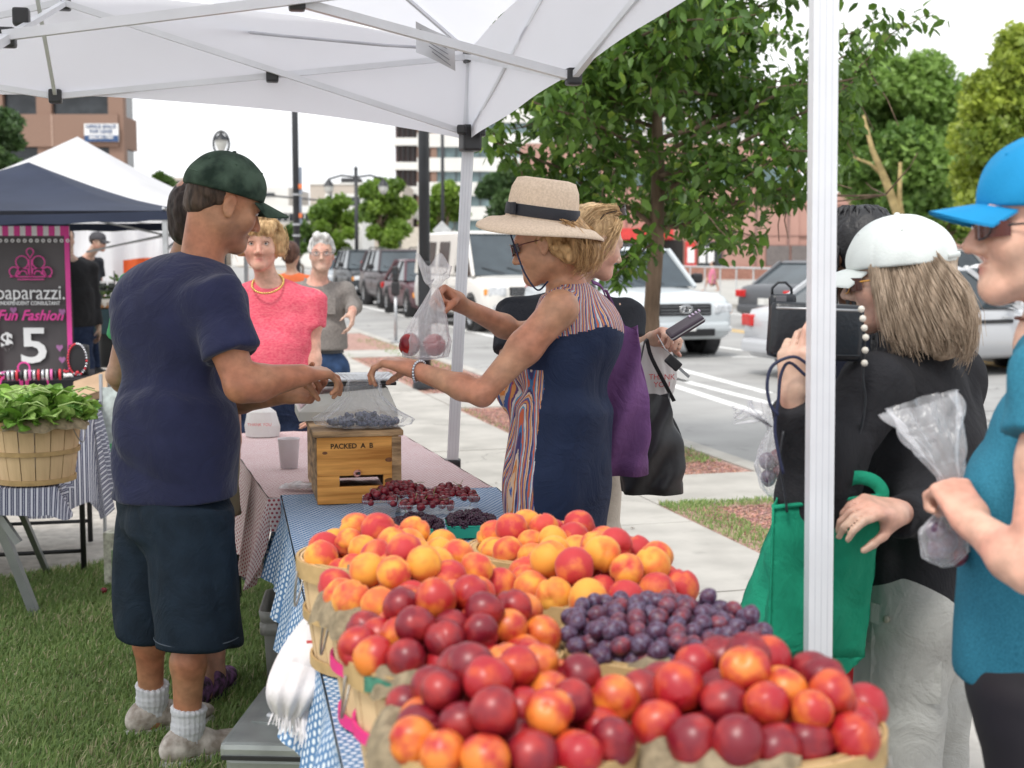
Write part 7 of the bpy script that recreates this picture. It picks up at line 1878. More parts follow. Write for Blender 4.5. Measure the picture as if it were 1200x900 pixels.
def hat_woman():
 t = thing('person', 'woman in wide straw hat and navy sleeveless dress reaching across the stall', 'person', P(655, 640, 4.15)); t.location.z = 0
 skin = (.50,.235,.14); sd = SDF(); paint = []
 F = V3((-.80,.60,0)).normalized(); Rt = V3((F.y,-F.x,0))
 pel = P(656,560,4.14); che = P(668,415,4.14); nk = P(657,330,4.12)
 H = Frame(P(641,283,4.10),V3((-.93,.28,-.26)),(.0,0,1),.98)
 head(sd,H,True,paint)
 sd.cone(P(668,345,4.14),H(0,-.035,-.06),.052,.047,.03)
 torso(sd,pel,che,F,.92,female=True)
 ls = P(656,362,3.96); rs = P(684,360,4.30)
 sd.cone(nk + V3((.02,0,-.05)),ls,.045,.046,.05); sd.cone(nk + V3((.02,0,-.05)),rs,.045,.045,.05)
 el = P(565,462,3.92); wr = P(482,432,4.02); arm(sd,ls,el,wr,.9,(.058,.050,.044,.027))
 tips = []
 hand(sd,wr,P(430,420,4.08) - wr,V3((-.25,.12,-1)),-1,(.42,.62,.78,.70),.5,1.02,.07,tips=tips,tcurl=.5)
 el2 = P(610,392,4.42); wr2 = P(538,356,4.28); arm(sd,rs,el2,wr2,.9)
 hand(sd,wr2,P(505,338,4.22) - wr2,V3((-.2,-.75,-.5)),1,(1.15,1.2,1.25,1.25),1.0,.98,.02,tcurl=.9)
 hl,hr = pel - Rt * .09,pel + Rt * .09
 leg(sd,hl,V3((pel.x - .02,pel.y - .08,.48)),V3((pel.x + .0,pel.y - .07,.08)),.9,V3((-1,.5,0))); leg(sd,hr,V3((pel.x - .06,pel.y + .08,.48)),V3((pel.x - .02,pel.y + .10,.08)),.9,V3((-1,.5,0)))
 body = sdf_obj('body', sd, M_skin, t, .0042, 1, painter(skin, paint))
 # dress
 s = SDF(); torso(s,pel,che,F,.93,.012,female=True)
 s.cone(nk + V3((.025,0,-.055)),ls.lerp(nk,.22) + V3((0,0,-.012)),.050,.052,.05); s.cone(nk + V3((.025,0,-.055)),rs.lerp(nk,.18) + V3((0,0,-.01)),.050,.056,.05)
 s.ell(P(690,388,4.16),(.10,.14,.10),None,.06)
 s.capped(P(662,480,4.14),V3((pel.x - .015,pel.y,.655)),.152,.176,.09,(F,.82))
 s.ell(P(603,455,4.2),(.045,.07,.06),None,.05)
 s.ell(nk + V3((-.03,.01,.0)),(.075,.085,.052),None,.015,1)
 s.ell(P(650,412,3.88),(.045,.09,.085),None,.02,1)
 s.disp = folds(.017,8,(0,.05,1),.6,4.5)
 dr = sdf_obj('dress', s, M_navyd, t, .006, 2)
 me = dr.data; me.materials.append(M_print); v = verts(me) + np.array(t.location)
 cen = np.zeros(len(me.polygons) * 3, np.float32); me.polygons.foreach_get('center', cen); cen = cen.reshape(-1, 3) + np.array(t.location, np.float32)
 fr_ = (cen - np.array(pel,np.float32)) @ np.array(F,np.float32)          # how far to the front
 sd_ = (cen - np.array(pel,np.float32)) @ np.array(Rt,np.float32)
 zz = cen[:,2]; yoke = (zz > P(640,388,4.1).z - .25 * np.abs(sd_) + .02 * (fr_ < 0) ) & (zz > P(640,396,4.1).z)
 panel = (fr_ > -.04) & (zz < P(600,430,4.1).z)
 me.materials.append(mat('blue_hem_print', (.03, .22, .42), .75, var=.4, vs=22, col2=(.2, .42, .6), stretch=(3, 3, .3))); ix = np.where(yoke | panel, 1, 0).astype(np.int32); ix[panel & (zz < P(600, 603, 4.1).z + .03 * np.sin(cen[:, 0] * 90))] = 2; me.polygons.foreach_set('material_index', ix)
 eyes(t,H,(.08,.10,.10),(.12,.08,.05))
 # hair
 s = SDF(); s.ell(H(0,-.03,.025),(.083,.085,.085),H.M,.02); s.ell(H(0,-.085,-.035),(.072,.052,.062),H.M,.04)
 for a,b,c,r in ((-.055,-.075,-.055,.034),(.05,-.08,-.06,.036),(0,-.115,-.05,.042),(-.065,-.045,-.03,.026),(.0,-.10,-.085,.030),(-.04,-.115,-.02,.035)): s.sph(H(a,b,c),r,.015)
 s.plane(H(0,.055,.03),H.F - H.U * .2,.02); s.disp = folds(.006,55,tuple(H.F),2.)
 hm = hairmat('honey_blonde_hair', (.30, .16, .065), (.52, .32, .15)); hr_ = sdf_obj('hair', s, hm, t, .004, 1)
 strands('hair_strands', H, t, [[(x, -.03, .07), (x * 1.5, -.10, .02), (x * 1.7, -.135, -.04), (x * 1.1, -.11, -.10), (x * .6, -.075, -.11)] for x in np.linspace(-.062, .062, 7)] + [[(-.08, .0, .03), (-.092, -.03, -.01), (-.09, -.06, -.05), (-.07, -.06, -.09)]], hm, 300, 10, .0013, 3, .010, .006, .010)
 # bracelet,ring
 w2 = wr.lerp(el, .10); ax = (el - wr).normalized(); Q = ax.to_track_quat('Z', 'Y').to_matrix(); mb = MB()
 for k in range(22): a = 2 * math.pi * k / 22; mb.sphere(rel(t,w2 + Q @ V3((.031 * math.cos(a),.031 * math.sin(a),.004 * math.sin(a * 2)))),.0052,8)
 mb.build('bracelet', M_silver, t, True)
 g = hand_pt = wr + (P(430,420,4.08) - wr).normalized() * .105; c_ = g + V3((-.008,-.022,-.016))
 MB().tube([rel(t, c_ + V3((.0, .0105 * math.cos(a), .0105 * math.sin(a)))) for a in np.linspace(0, 6.283, 13)], .0016, 5).build('ring', M_silver, t, True)
 # straw hat
 hc = P(634, 262, 4.09); ht = thing('straw_hat', 'wide brimmed natural straw hat with a black ribbon band', 'hat', hc)
 up = V3((.13,-.06,1)).normalized(); A = upframe(hc,H.F,up); n = 56
 prof = [(.190,-.020),(.188,-.012),(.16,.004),(.125,.008),(.102,.012),(.100,.03),(.098,.07),(.094,.10),(.082,.128),(.06,.136),(.0,.132)]
 mb = MB()
 for i,(r,z) in enumerate(prof):
  for k in range(n):
   a = 2 * math.pi * k / n; fz = -.020 * max(0,(r - .1) / .1) * math.cos(a) ** 2 * 1 + .010 * max(0,(r - .1) / .1) * math.sin(2 * a + .6)
   dent = -.018 * math.exp(-((r) / .045) ** 2) if z > .12 else 0
   p = A(r * math.cos(a) * (.93 if r < .11 else .97),r * math.sin(a) * (1.08 if r < .11 else 1.02),z + fz + dent) - hc; mb.v.append(tuple(p))
 for i in range(len(prof) - 1):
  for k in range(n): k2 = (k + 1) % n; mb.f.append((i * n + k,i * n + k2,(i + 1) * n + k2,(i + 1) * n + k))
 o = mb.build('brim_and_crown', M_straw, ht, True, recalc=False); so = o.modifiers.new('thick', 'SOLIDIFY'); so.thickness = .003
 mb = MB()
 for z,r in ((.018,.1035),(.022,.1045),(.048,.1035),(.052,.1020)):
  for k in range(n): a = 2 * math.pi * k / n; mb.v.append(tuple(A(r * math.cos(a) * .935,r * math.sin(a) * 1.085,z) - hc))
 for i in range(3):
  for k in range(n): k2 = (k + 1) % n; mb.f.append((i * n + k,i * n + k2,(i + 1) * n + k2,(i + 1) * n + k))
 mb.build('ribbon_band', mat('black_ribbon', (.012, .013, .02), .6, bump=.3, bs=150), ht, True)
 MB().box(tuple(A(-.085, .068, .036) - hc), (.01, .024, .036), rz=.6, bev=.003).build('ribbon_knot', mat('black_ribbon', (.012, .013, .02)), ht)
 cord = smooth_path([A(-.085,.085,.0),P(607,300,4.0),P(616,322,3.98),P(630,340,3.98),P(642,330,3.95)])
 MB().tube([p - hc for p in cord], .0028, 6).build('chin_cord', mat('navy_cord', (.01, .015, .05), .6), ht, True)
 glasses(None, H, mat('dark_lens', (.03, .015, .012), .1), mat('tortoise', (.10, .02, .015), .3), own=('sunglasses', 'dark reddish sunglasses worn by the woman under the straw hat', 'sunglasses', H(0, .1, 0)))
 return t
hat_woman()
def simple_person(label, D, px, headc, F, skin, top, bot, k=1., female=False, h=.008, pose=None, sleeve='short', hairfn=None, waist=None, headF=None, paint2=None, feet=None, shoulders=.185, belly=0., headk=1., hcol=None, eye=True, pants='trousers', top_name='shirt', bot_name='trousers', neckh=None, headU=(0, 0, 1), tors_o=.014, shoe_m=None, armr=None, tk=None, foldamp=.011, topf=None):
 """headc: world point at eye level; everything else hangs below it"""
 H = Frame(headc,headF or F,headU,headk * k); F = V3(F); F.z = 0; F.normalize(); Rt = V3((F.y,-F.x,0))
 ground = V3((px.x, px.y, 0)); t = thing('person', label, 'person', ground)
 sd = SDF(); paint = []; head(sd,H,female,paint); tk = tk or k
 nk = V3((px.x,px.y,headc.z - .187 * headk * k)); che = V3((px.x,px.y,headc.z - .38 * k)) ; pel = V3((px.x,px.y,headc.z - .74 * k))
 sd.cone(nk - V3((0,0,.03)),H(0,-.025,-.06),(.060 if not female else .050) * headk * k,(.056 if not female else .047) * headk * k,.03)
 torso(sd,pel,che,F,tk,female=female)
 sh = {1: nk + Rt * shoulders * k - V3((0,0,.075 * k)),-1: nk - Rt * shoulders * k - V3((0,0,.075 * k))}
 P_ = pose or {}; arms = {}
 for s in (1,-1):
  sd.cone(nk - V3((0,0,.05)),sh[s],.055 * k,.052 * k,.05)
  el,wr,hd,pn,cu = P_.get(s,(None,) * 5)
  if el is None: el = sh[s] + Rt * s * .04 * k - V3((0,0,.29 * k)) - F * .02
  if wr is None: wr = el + F * .06 * k - V3((0,0,.25 * k))
  if hd is None: hd = V3((0,0,-1)) + F * .15
  if pn is None: pn = -Rt * s
  arm(sd,sh[s],el,wr,k,armr or (.050,.043,.043,.027)); hand(sd,wr,hd,pn,s,cu or (.35,.4,.45,.5),.6,k,.04); arms[s] = (sh[s],el,wr)
 feet = feet or {1: (pel + Rt * .10 * k,0),-1: (pel - Rt * .10 * k,0)}; L = {}
 for s in (1,-1):
  hp = pel + Rt * s * .095 * k; fx,fwd = feet[s]; an = V3((fx.x,fx.y,.085)) + F * fwd; kn = hp.lerp(an,.5) + F * (.04 + .06 * abs(fwd)) ; kn.z = .50 * k * (headc.z / (1.6 * k) if False else 1)
  leg(sd,hp,kn,an,k,F); L[s] = (hp,kn,an)
 body = sdf_obj('body', sd, M_skin, t, h, 1, painter(skin, paint))
 s_ = SDF(); torso(s_,pel + V3((0,0,.02)),che,F,tk,tors_o,female=female,belly=belly)
 zw = waist if waist is not None else pel.z - .06
 s_.capped(che - V3((0,0,.1)),V3((pel.x,pel.y,zw)),.145 * tk + tors_o,.155 * tk + tors_o + belly * .4,.09,(F,.82))
 for s in (1,-1):
  a,b,c = arms[s]; s_.cone(nk - V3((0,0,.055)),a,.060 * k,.062 * k,.05)
  if sleeve == 'short': s_.capped(a.lerp(b, -.08), a.lerp(b, .60), .067 * k, .070 * k, .04)
  elif sleeve == 'long': s_.cone(a, b, .060 * k, .053 * k, .04); s_.capped(b.lerp(a, .1), b.lerp(c, .93), .050 * k, .038 * k, .04)
  elif sleeve == 'rolled': s_.cone(a, b, .058 * k, .052 * k, .04); s_.capped(b.lerp(a, .1), b.lerp(c, .62), .050 * k, .044 * k, .03)
 s_.plane((0,0,zw),(0,0,-1),.004); s_.ell(nk + F * .03 + V3((0,0,.012)),(.062 * k,.065 * k,.048 * k),None,.01,1)
 if topf: topf(s_,nk,che,pel,F,Rt)
 s_.disp = masked(folds(foldamp,12 / k,(.2,.1,1),D % 1 * 7 + 1,2.2),nk)
 tp = sdf_obj(top_name,s_,top,t,max(h,.007),2)
 if pants:
  s_ = SDF(); s_.capped(pel,V3((pel.x,pel.y,zw + .06)),.155 * tk,.140 * tk + .004,.06,(F,.82)); s_.ell(pel,(.170 * tk,.130 * tk,.135 * tk),upframe(pel,F).M,.05)
  for s in (1,-1):
   a,b,c = L[s]
   if pants == 'shorts': s_.capped(a, a.lerp(b, .75), .105 * k, .105 * k, .03)
   elif pants == 'leggings': s_.cone(a, b, .100 * k, .064 * k, .05); s_.capped(b, b.lerp(c, .9), .066 * k, .045 * k, .05)
   else: s_.cone(a,b,.102 * k,.078 * k,.05); s_.capped(b.lerp(a,.1),b.lerp(c,.97),.080 * k,.072 * k,.05)
  s_.disp = folds(foldamp * .9,11 / k,(0,.1,1),D % 1 * 5 + 2,3)
  bp_ = sdf_obj(bot_name,s_,bot,t,max(h,.007),2)
 for s in (1, -1): shoe('shoe', t, L[s][2], F, shoe_m or M_dark, M_black, k) if h < .02 else None
 if eye: eyes(t,H)
 return t,H,dict(sh=sh,arms=arms,nk=nk,che=che,pel=pel,F=F,R=Rt,legs=L,top=tp)
def cuthair(t, H, m, parts, planes=(), h=.004, amp=.004, sc=60, name='hair', seed=1., axis=None):
 s = SDF()
 for p in parts:
  if len(p) == 4: s.sph(H(*p[:3]),p[3] * H.k,.018)
  else: s.ell(H(*p[:3]),tuple(q * H.k for q in p[3:6]),H.M,.02)
 for pt,nr in planes: s.plane(H(*pt),H.R * nr[0] + H.F * nr[1] + H.U * nr[2],.012)
 s.disp = folds(amp,sc,tuple(axis or H.U),seed,3.); return sdf_obj(name,s,m,t,h,1)
# -------- second woman,black shirt,looking at her phone case
def phone_woman():
 c = P(697,283,4.85); px = P(668,400,4.92)
 F = (.30,.95,0)
 pose = {1: (P(737,420,4.80),P(765,398,4.62),P(795,385,4.52) - P(765,398,4.62),V3((-.3,-.2,-.9)),(.9,1.0,1.1,1.1)),-1: (P(595,445,4.86),P(612,500,4.75),None,None,None)}
 t, H, J = simple_person('woman in black t-shirt with blonde hair looking down at a phone case', 4.85, px, c, F, (.60, .36, .27), mat('black_cotton', (.022, .024, .030), .85, var=.12, vs=9), mat('beige_chinos', (.50, .44, .37), .85), 1.0, True, .006, pose, headF=(.90, .38, -.32), bot_name='trousers', top_name='t_shirt', headk=1.0, shoulders=.20, waist=.90)
 hm = hairmat('pale_blonde_hair', (.44, .28, .14), (.60, .42, .23))
 cuthair(t,H,hm,[(0,-.018,.045,.084,.102,.085),(0,-.075,-.02,.075,.05,.07),(.06,-.05,-.05,.03),(-.06,-.05,-.06,.035)],[((0,.058,.03),(0,1,-.55))],amp=.004,seed=2.)
 strands('hair_strands', H, t, [[(x, .06 - abs(x) * .5, .115), (x * 1.3, -.0, .13), (x * 1.4, -.08, .09), (x * 1.3, -.12, .0), (x * 1.1, -.11, -.08)] for x in np.linspace(-.065, .065, 6)] + [[(.07, .05, .08), (.088, .04, .02), (.09, .03, -.03), (.085, .0, -.09)], [(.075, .02, .09), (.092, .0, .02), (.092, -.02, -.04), (.085, -.03, -.11)]], hm, 260, 8, .0013, 5, .006)
 Hs = Frame(H(0, -.015, .118), H.F * .8 + H.U * .6, H.U, 1.); glasses(None, Frame(H(0, -.03, .085), H.F + H.U * .55, H.U, 1.), mat('dark_lens', (.03, .015, .012)), M_black, own=('sunglasses', 'dark sunglasses pushed up on the pale blonde hair of the woman with the phone', 'sunglasses', H(0, .05, .11)))
 ph = P(803, 382, 4.42); o = thing('phone_case', 'dark plum zipped phone case held in the hand of the woman in black', 'phone case', ph)
 T = Matrix.Rotation(R(-32), 4, 'Y') @ Matrix.Rotation(R(14), 4, 'X')
 MB().box((0, 0, 0), (.125, .085, .022), bev=.009, M=T).build('case_body', mat('plum_leather', (.045, .03, .045), .5, bump=.2, bs=200), o)
 MB().box((0, 0, .0), (.128, .088, .004), bev=.0018, M=T).build('zip', M_metal, o)
 for k in range(4): MB().box((.03 + .012 * k, .02, .0125), (.006, .02, .004), bev=.001, M=T).build('stud', mat('stud_lilac', (.45, .35, .48), .4), o)
 kb = P(789, 425, 4.45); o = thing('key_fob', 'black car key fob dangling below the phone case', 'car key', kb)
 MB().tube([rel(o, P(770, 392, 4.5)), rel(o, P(780, 410, 4.46)), (-.01, 0, .03)], .0018, 5).build('key_ring', M_metal, o, True)
 T = Matrix.Rotation(R(42), 4, 'Y'); MB().box((0, 0, 0), (.055, .014, .034), bev=.006, M=T).build('fob', M_black, o); MB().box((.048, 0, 0), (.045, .004, .010), M=T).build('key_blade', M_metal, o)
 o = thing('plastic_bag', 'crumpled white plastic bag with red print hanging under the phone case', 'bag', P(768, 425, 4.62))
 bagmesh((0, 0, 0), [(-.13, .01), (-.12, .05), (-.06, .062), (0, .06), (.06, .052), (.085, .02)], 5, .14, 3., .35, 24).build('bag_body', M_whbag, o, True)
 text('red_print', 'THANK\nYOU', .026, mat('red_ink', (.6, .08, .08)), o, Matrix.Translation((.02, -.026, -.06)) @ Matrix.Rotation(R(90), 4, 'X'), .0004)
 # bags hanging on her arm
 def tote(name,label,u0,u1,v0,v1,D,th,m,straps,strapm,skew=0.,bulge=.02,lean=0.):
  a, b = P(u0, v0, D), P(u1, v1, D); cx = (a + b) / 2; o = thing(name, label, 'bag', cx); w_, hh = (b.x - a.x) / 2, (a.z - b.z) / 2
  mb = MB()
  def fn(u,v):
   an = 2 * math.pi * u; z = hh * (1 - 2 * v) if v < .94 else -hh * (1 - .0); k = 1 if v < .94 else max(0,1 - (v - .94) / .06 * 1.)
   ww = w_ * (.62 + .46 * min(1,v * 1.8) - .05 * math.sin(v * 9)) ; x = ww * max(-1,min(1,1.25 * math.cos(an))) * k + skew * (v - .5) * w_; y = th * math.sin(an) * (.35 + .9 * v) * k + bulge * math.sin(v * 3) * math.sin(an)
   y += .010 * math.sin(an * 5 + v * 11) + .010 * math.sin(x * 70 + v * 9) * (1 - v * .6); x += .004 * math.sin(v * 21 + an * 2)
   return (x,y,z + .008 * math.sin(an * 3) * (1 - v))
  mb.grid(fn, 44, 34); mb.build('bag_body', m, o, True)
  for st in straps: MB().tube(smooth_path([rel(o, P(*q)) for q in st]), .009, 4, sq=(1, .35)).build('strap', strapm, o, False)
  return o
 M_tb = mat('black_nylon', (.018, .018, .020), .45, var=.25, vs=6, bump=.5, bs=9); M_pu = mat('purple_canvas', (.17, .075, .20), .85, var=.15, vs=8, bump=.5, bs=12)
 tote('tote_bag', 'black nylon tote bag hanging from the forearm of the woman in black', 729, 797, 463, 577, 4.55, .05, M_tb, [[(738, 470, 4.5), (750, 425, 4.5), (757, 398, 4.52), (764, 420, 4.55), (790, 470, 4.6)], [(738, 470, 4.62), (746, 430, 4.66), (752, 402, 4.66), (775, 430, 4.66), (785, 470, 4.64)]], M_tb, .12)
 tote('purple_bag', 'soft purple shoulder bag behind the navy dress', 702, 757, 384, 555, 4.32, .05, M_pu, [[(712, 392, 4.3), (713, 365, 4.28), (706, 338, 4.24), (694, 330, 4.2)], [(735, 390, 4.34), (722, 365, 4.32), (710, 340, 4.28)]], M_pu, .1)
 MB().tube([rel(t, P(740, 395, 4.62)), rel(t, P(744, 405, 4.58)), rel(t, P(741, 418, 4.6))], .006, 6).build('wrist_strap', M_black, t, True)
phone_woman()
# peaches in a bag, held up by the hat woman's right hand
M_sheer = film('sheer_bag_film', (.88, .86, .88), .30, .25, .5, 12, .6)
o = thing('peach_bag', 'sheer produce bag with two red peaches held up by the woman in the straw hat', 'bag of peaches', P(495, 400, 4.17))
lp = V3(o.location)
hp_ = P(506,338,4.2); prof = [(P(495,422,4.17).z - lp.z,.012),(P(495,418,4.17).z - lp.z,.066),(P(495,400,4.17).z - lp.z,.073),(P(495,375,4.17).z - lp.z,.052),(P(495,352,4.17).z - lp.z,.028),(P(495,338,4.17).z - lp.z,.012),(P(495,328,4.17).z - lp.z,.030),(P(495,318,4.17).z - lp.z,.044),(P(495,304,4.17).z - lp.z,.052)]
mb = bagmesh((0,0,0),prof,7,.10,4.,.62,30)
mb.v = [(x + (hp_.x - lp.x) * max(0,min(1,(z + .09) / .24)) * 1.35,y,z + (.02 * math.sin(x * 90) if z > .19 else 0)) for x,y,z in mb.v]
mb.build('bag_film', M_sheer, o, True)
for k,(u,v,mi) in enumerate(((480,404,2),(509,404,1))):
 f_ = link('peach', PROTO['n', k, mi], None, o); f_.location = rel(o, P(u, v, 4.17)); f_.scale = (.035,) * 3; f_.rotation_euler = (k, 1, 2)
# -------- woman in coral
def coral_woman():
 c = P(305,285,6.40); px = P(318,400,6.47)
 pose = {-1: (P(364,405,6.45),P(366,462,6.40),None,None,None),1: (P(264,405,6.45),P(266,462,6.4),None,None,None)}
 t, H, J = simple_person('blonde woman in a coral pink top with gold chain facing the stall', 6.4, px, c, (.06, -1, 0), (.62, .35, .26), mat('coral_slub', (.70, .085, .14), .85, var=.07, vs=70, col2=(.70, .15, .19), stretch=(1, 1, 2.2), detail=3), mat('dark_jeans', (.02, .032, .07), .85, var=.2, vs=30), .99, True, .006, pose, headF=(.10, -1, -.04), top_name='top', bot_name='jeans', belly=.045, headk=1.06, shoulders=.195, waist=.90, tk=1.10, armr=(.056, .052, .050, .030), foldamp=.012)
 hm = hairmat('golden_blonde_hair', (.46, .29, .14), (.62, .43, .23))
 cuthair(t,H,hm,[(0,-.012,.050,.088,.102,.088),(0,.075,.075,.062,.035,.032),(.045,.078,.070,.03),(-.045,.078,.068,.032),(.082,.02,.02,.036),(-.082,.02,.02,.036),(.082,.01,-.03,.030),(-.084,.01,-.03,.032),(0,-.06,-.02,.085,.06,.08)],[((0,.0,-.065),(0,.2,-1))],amp=.006,sc=50,seed=4.)
 strands('hair_strands', H, t, [[(x * .5, -.02, .135), (x * .9, .07, .118), (x * 1.2, .108, .07), (x * 1.35, .100, .045)] for x in np.linspace(-.05, .05, 6)] + [[(.04, .0, .13), (.09, .05, .08), (.105, .045, .02), (.10, .03, -.045)], [(.03, -.05, .12), (.10, .0, .06), (.112, .0, .0), (.10, -.01, -.05)]], hm, 170, 8, .0016, 6, .008)
 strands('hair_strands', H, t, [[(-.04, .0, .13), (-.09, .05, .08), (-.105, .045, .02), (-.10, .03, -.045)], [(-.03, -.05, .12), (-.10, .0, .06), (-.112, .0, .0), (-.10, -.01, -.05)]], hm, 90, 8, .0016, 7, .008)
 glasses(None, Frame(H(0, -.01, .108), H.F + H.U * .35, H.U, 1.05), mat('blue_grey_lens', (.05, .07, .09), .1), M_black, own=('sunglasses', 'sunglasses pushed up on the hair of the woman in coral', 'sunglasses', H(0, .08, .11)))
 mb = MB(); cn = J['nk'] + V3((0, .0, .01))
 for k in range(40): a = 2 * math.pi * k / 40; mb.sphere(rel(t,V3((cn.x + .072 * math.cos(a),cn.y - .068 + .085 * math.sin(a),cn.z + .0 + .045 * math.sin(a)))),.0065,6)
 mb.build('gold_chain', mat('gold', (.75, .52, .18), .25, metal=1), t, True)
coral_woman()
# -------- walking man in grey shirt
def grey_man():
 c = P(377,297,8.6); px = P(372,400,8.68); F = (.12,-1,0)
 pose = {-1: (P(414,358,8.78),P(413,364,8.52),V3((.0,-.5,-1)),V3((-1,0,0)),None),1: (P(326,352,8.75),P(318,388,8.7),None,None,None)}
 f0 = V3(px)
 t, H, J = simple_person('grey haired man in glasses, grey shirt and jeans walking toward the stalls', 8.6, px, c, F, (.58, .34, .26), mat('grey_check_shirt', (.22, .20, .185), .85, var=.12, vs=70), mat('blue_jeans', (.028, .055, .12), .85, var=.25, vs=20), 1.0, False, .010, pose, sleeve='long', top_name='shirt', bot_name='jeans', waist=.93, headk=.93, shoulders=.175, feet={1: (px - V3((.1, 0, 0)), .3), -1: (px + V3((.1, 0, 0)), -.2)})
 hm = hairmat('silver_hair', (.36, .35, .34), (.56, .55, .53))
 cuthair(t,H,hm,[(0,-.020,.052,.084,.098,.086),(.066,-.0,.02,.026),(-.066,-.0,.02,.026),(.03,.06,.115,.03),(-.03,.055,.11,.03)],[((0,.072,.052),(0,1,-.5)),((0,0,-.04),(0,0,-1))],h=.006,amp=.006,sc=45)
 glasses(t, H, film('clear_lens', (.5, .5, .5), .12, .1, 0, 1), M_black, w=.027, h=.016)
 nk, R_, F_ = J['nk'], J['R'], J['F']
 for s in (-1, 1): MB().add([rel(t, nk + F_ * .07 + V3((0, 0, -.03))), rel(t, nk + R_ * s * .075 + F_ * .02 + V3((0, 0, .025))), rel(t, nk + R_ * s * .085 + F_ * .07 + V3((0, 0, -.045))), rel(t, nk + R_ * s * .03 + F_ * .10 + V3((0, 0, -.085)))], [(0, 1, 2, 3)]).build('collar', mat('grey_check_shirt', (.22, .20, .185)), t)
 for k in range(5): MB().sphere(rel(t, J['che'] + F_ * (.135 - .004 * k) + V3((0, 0, .12 - .09 * k))), .007, 8).build('button', M_whiteprint, t, True)
 MB().box(rel(t, J['che'] + F_ * .128 - R_ * .075 + V3((0, 0, .05))), (.09, .012, .10), bev=.003).build('chest_pocket', mat('grey_check_shirt', (.22, .20, .185)), t)
 MB().lathe([(.165, 0), (.168, .0), (.168, .04), (.165, .04)], 30, Matrix.Translation(rel(t, V3((J['pel'].x, J['pel'].y, .91)))) @ Matrix.Diagonal((1, .8, 1, 1))).build('belt', M_black, t)
grey_man()
# -------- person in orange further down,seen from behind
def orange_person():
 c = P(341,298,13.); px = P(343,340,13.)
 t, H, J = simple_person('dark haired person in an orange vest top seen from behind between the two walkers', 13, px, c, (.2, 1, 0), (.45, .26, .18), mat('orange_top', (.62, .14, .05), .8), mat('dark_jeans', (.02, .032, .07)), .98, True, .014, eye=False, top_name='top', bot_name='jeans')
 hm = hairmat('auburn_hair', (.045, .02, .015), (.10, .05, .035)); cuthair(t, H, hm, [(0, -.02, .03, .09, .1, .1), (0, -.11, .05, .045), (0, -.06, -.03, .07, .05, .06)], [((0, .05, 0), (0, 1, 0))], h=.009)
orange_person()
# -------- person behind the stallholder (green top,dark hair,sandals)
def green_person():
 c = P(229,248,4.75); px = P(210,400,4.85)
 pose = {-1: (P(133,432,4.95),P(150,470,5.1),None,None,None)}
 pose[-1] = (P(137,440,4.9),P(160,462,5.15),V3((.5,.5,0)),V3((0,0,-1)),None)
 t, H, J = simple_person('person in a green t-shirt and strappy sandals mostly hidden behind the man in navy', 4.8, px, c, (.1, 1, 0), (.44, .24, .16), mat('green_cotton', (.06, .30, .12), .85), mat('khaki_shorts', (.2, .18, .12), .9), 1.0, True, .009, pose, eye=False, top_name='t_shirt', bot_name='shorts', pants='shorts', feet={1: (P(250, 800, 4.62), 0), -1: (P(235, 800, 4.55), 0)}, shoe_m=mat('sandal_webbing', (.06, .05, .05), .8, var=.5, vs=40, col2=(.16, .07, .17)), waist=1.0, shoulders=.14)
 hm = hairmat('very_dark_hair', (.022, .014, .012), (.05, .035, .03)); cuthair(t, H, hm, [(0, -.02, .02, .085, .1, .09), (-.03, -.04, -.06, .05), (0, -.05, -.03, .075, .06, .09)], [((0, .06, 0), (0, 1, 0))], h=.006, amp=.005)
green_person()
# -------- man in black polo and cap in the far stall
def far_man():
 c = P(115,283,17); px = P(103,340,17.1)
 t, H, J = simple_person('man in a grey cap and black polo shirt standing at the far bread stall', 17, px, c, (.55, -.3, 0), (.55, .33, .25), mat('black_cotton', (.022, .024, .030)), mat('dark_jeans', (.02, .032, .07)), 1.0, False, .014, headF=(.95, -.25, -.1), top_name='polo_shirt', eye=False)
 cuthair(t, H, hairmat('very_dark_hair', (.022, .014, .012), (.05, .035, .03)), [(0, -.03, .02, .083, .085, .075)], [((0, .02, 0), (0, 1, -.3)), ((0, 0, .06), (0, 0, 1))], h=.008)
 capobj(t, H, mat('grey_cap_cloth', (.07, .068, .075), .85), .07, own=('baseball_cap', 'dark grey baseball cap on the man at the far stall', 'cap', H(0, 0, .05)))
 glasses(t,H,M_black,M_black)
 c = P(76,280,12.5); px = P(82,340,12.5)
 t, H, J = simple_person('person in a loose black jacket standing just behind the banner edge', 12.5, px, c, (.5, -.6, 0), (.45, .3, .22), mat('black_jacket', (.018, .018, .02), .8), mat('dark_jeans', (.02, .032, .07)), 1.0, False, .014, sleeve='long', top_name='jacket', eye=False, tk=1.15, shoulders=.2)
 cuthair(t, H, hairmat('very_dark_hair', (.022, .014, .012), (.05, .035, .03)), [(0, -.02, .03, .088, .1, .095)], [((0, .05, 0), (0, 1, -.3))], h=.01)
far_man()
def pedestrians():
 a = S(18.3,49); k = .98
 c = P(835,309.5,54); px = V3((c.x,54,0))
 t, H, J = simple_person('small far pedestrian in a pink top and black skirt on the far pavement', 54, px, c, (-1, .1, 0), (.5, .3, .22), mat('pink_cotton', (.66, .22, .32), .8), mat('black_skirt', (.02, .02, .022), .8), .96, True, .022, pants='shorts', top_name='top', bot_name='skirt', eye=False, feet={1: (px, .3), -1: (px, -.25)})
 cuthair(t, H, hairmat('very_dark_hair', (.022, .014, .012), (.05, .035, .03)), [(0, -.03, .02, .09, .1, .1)], [((0, .05, 0), (0, 1, 0))], h=.02)
pedestrians()
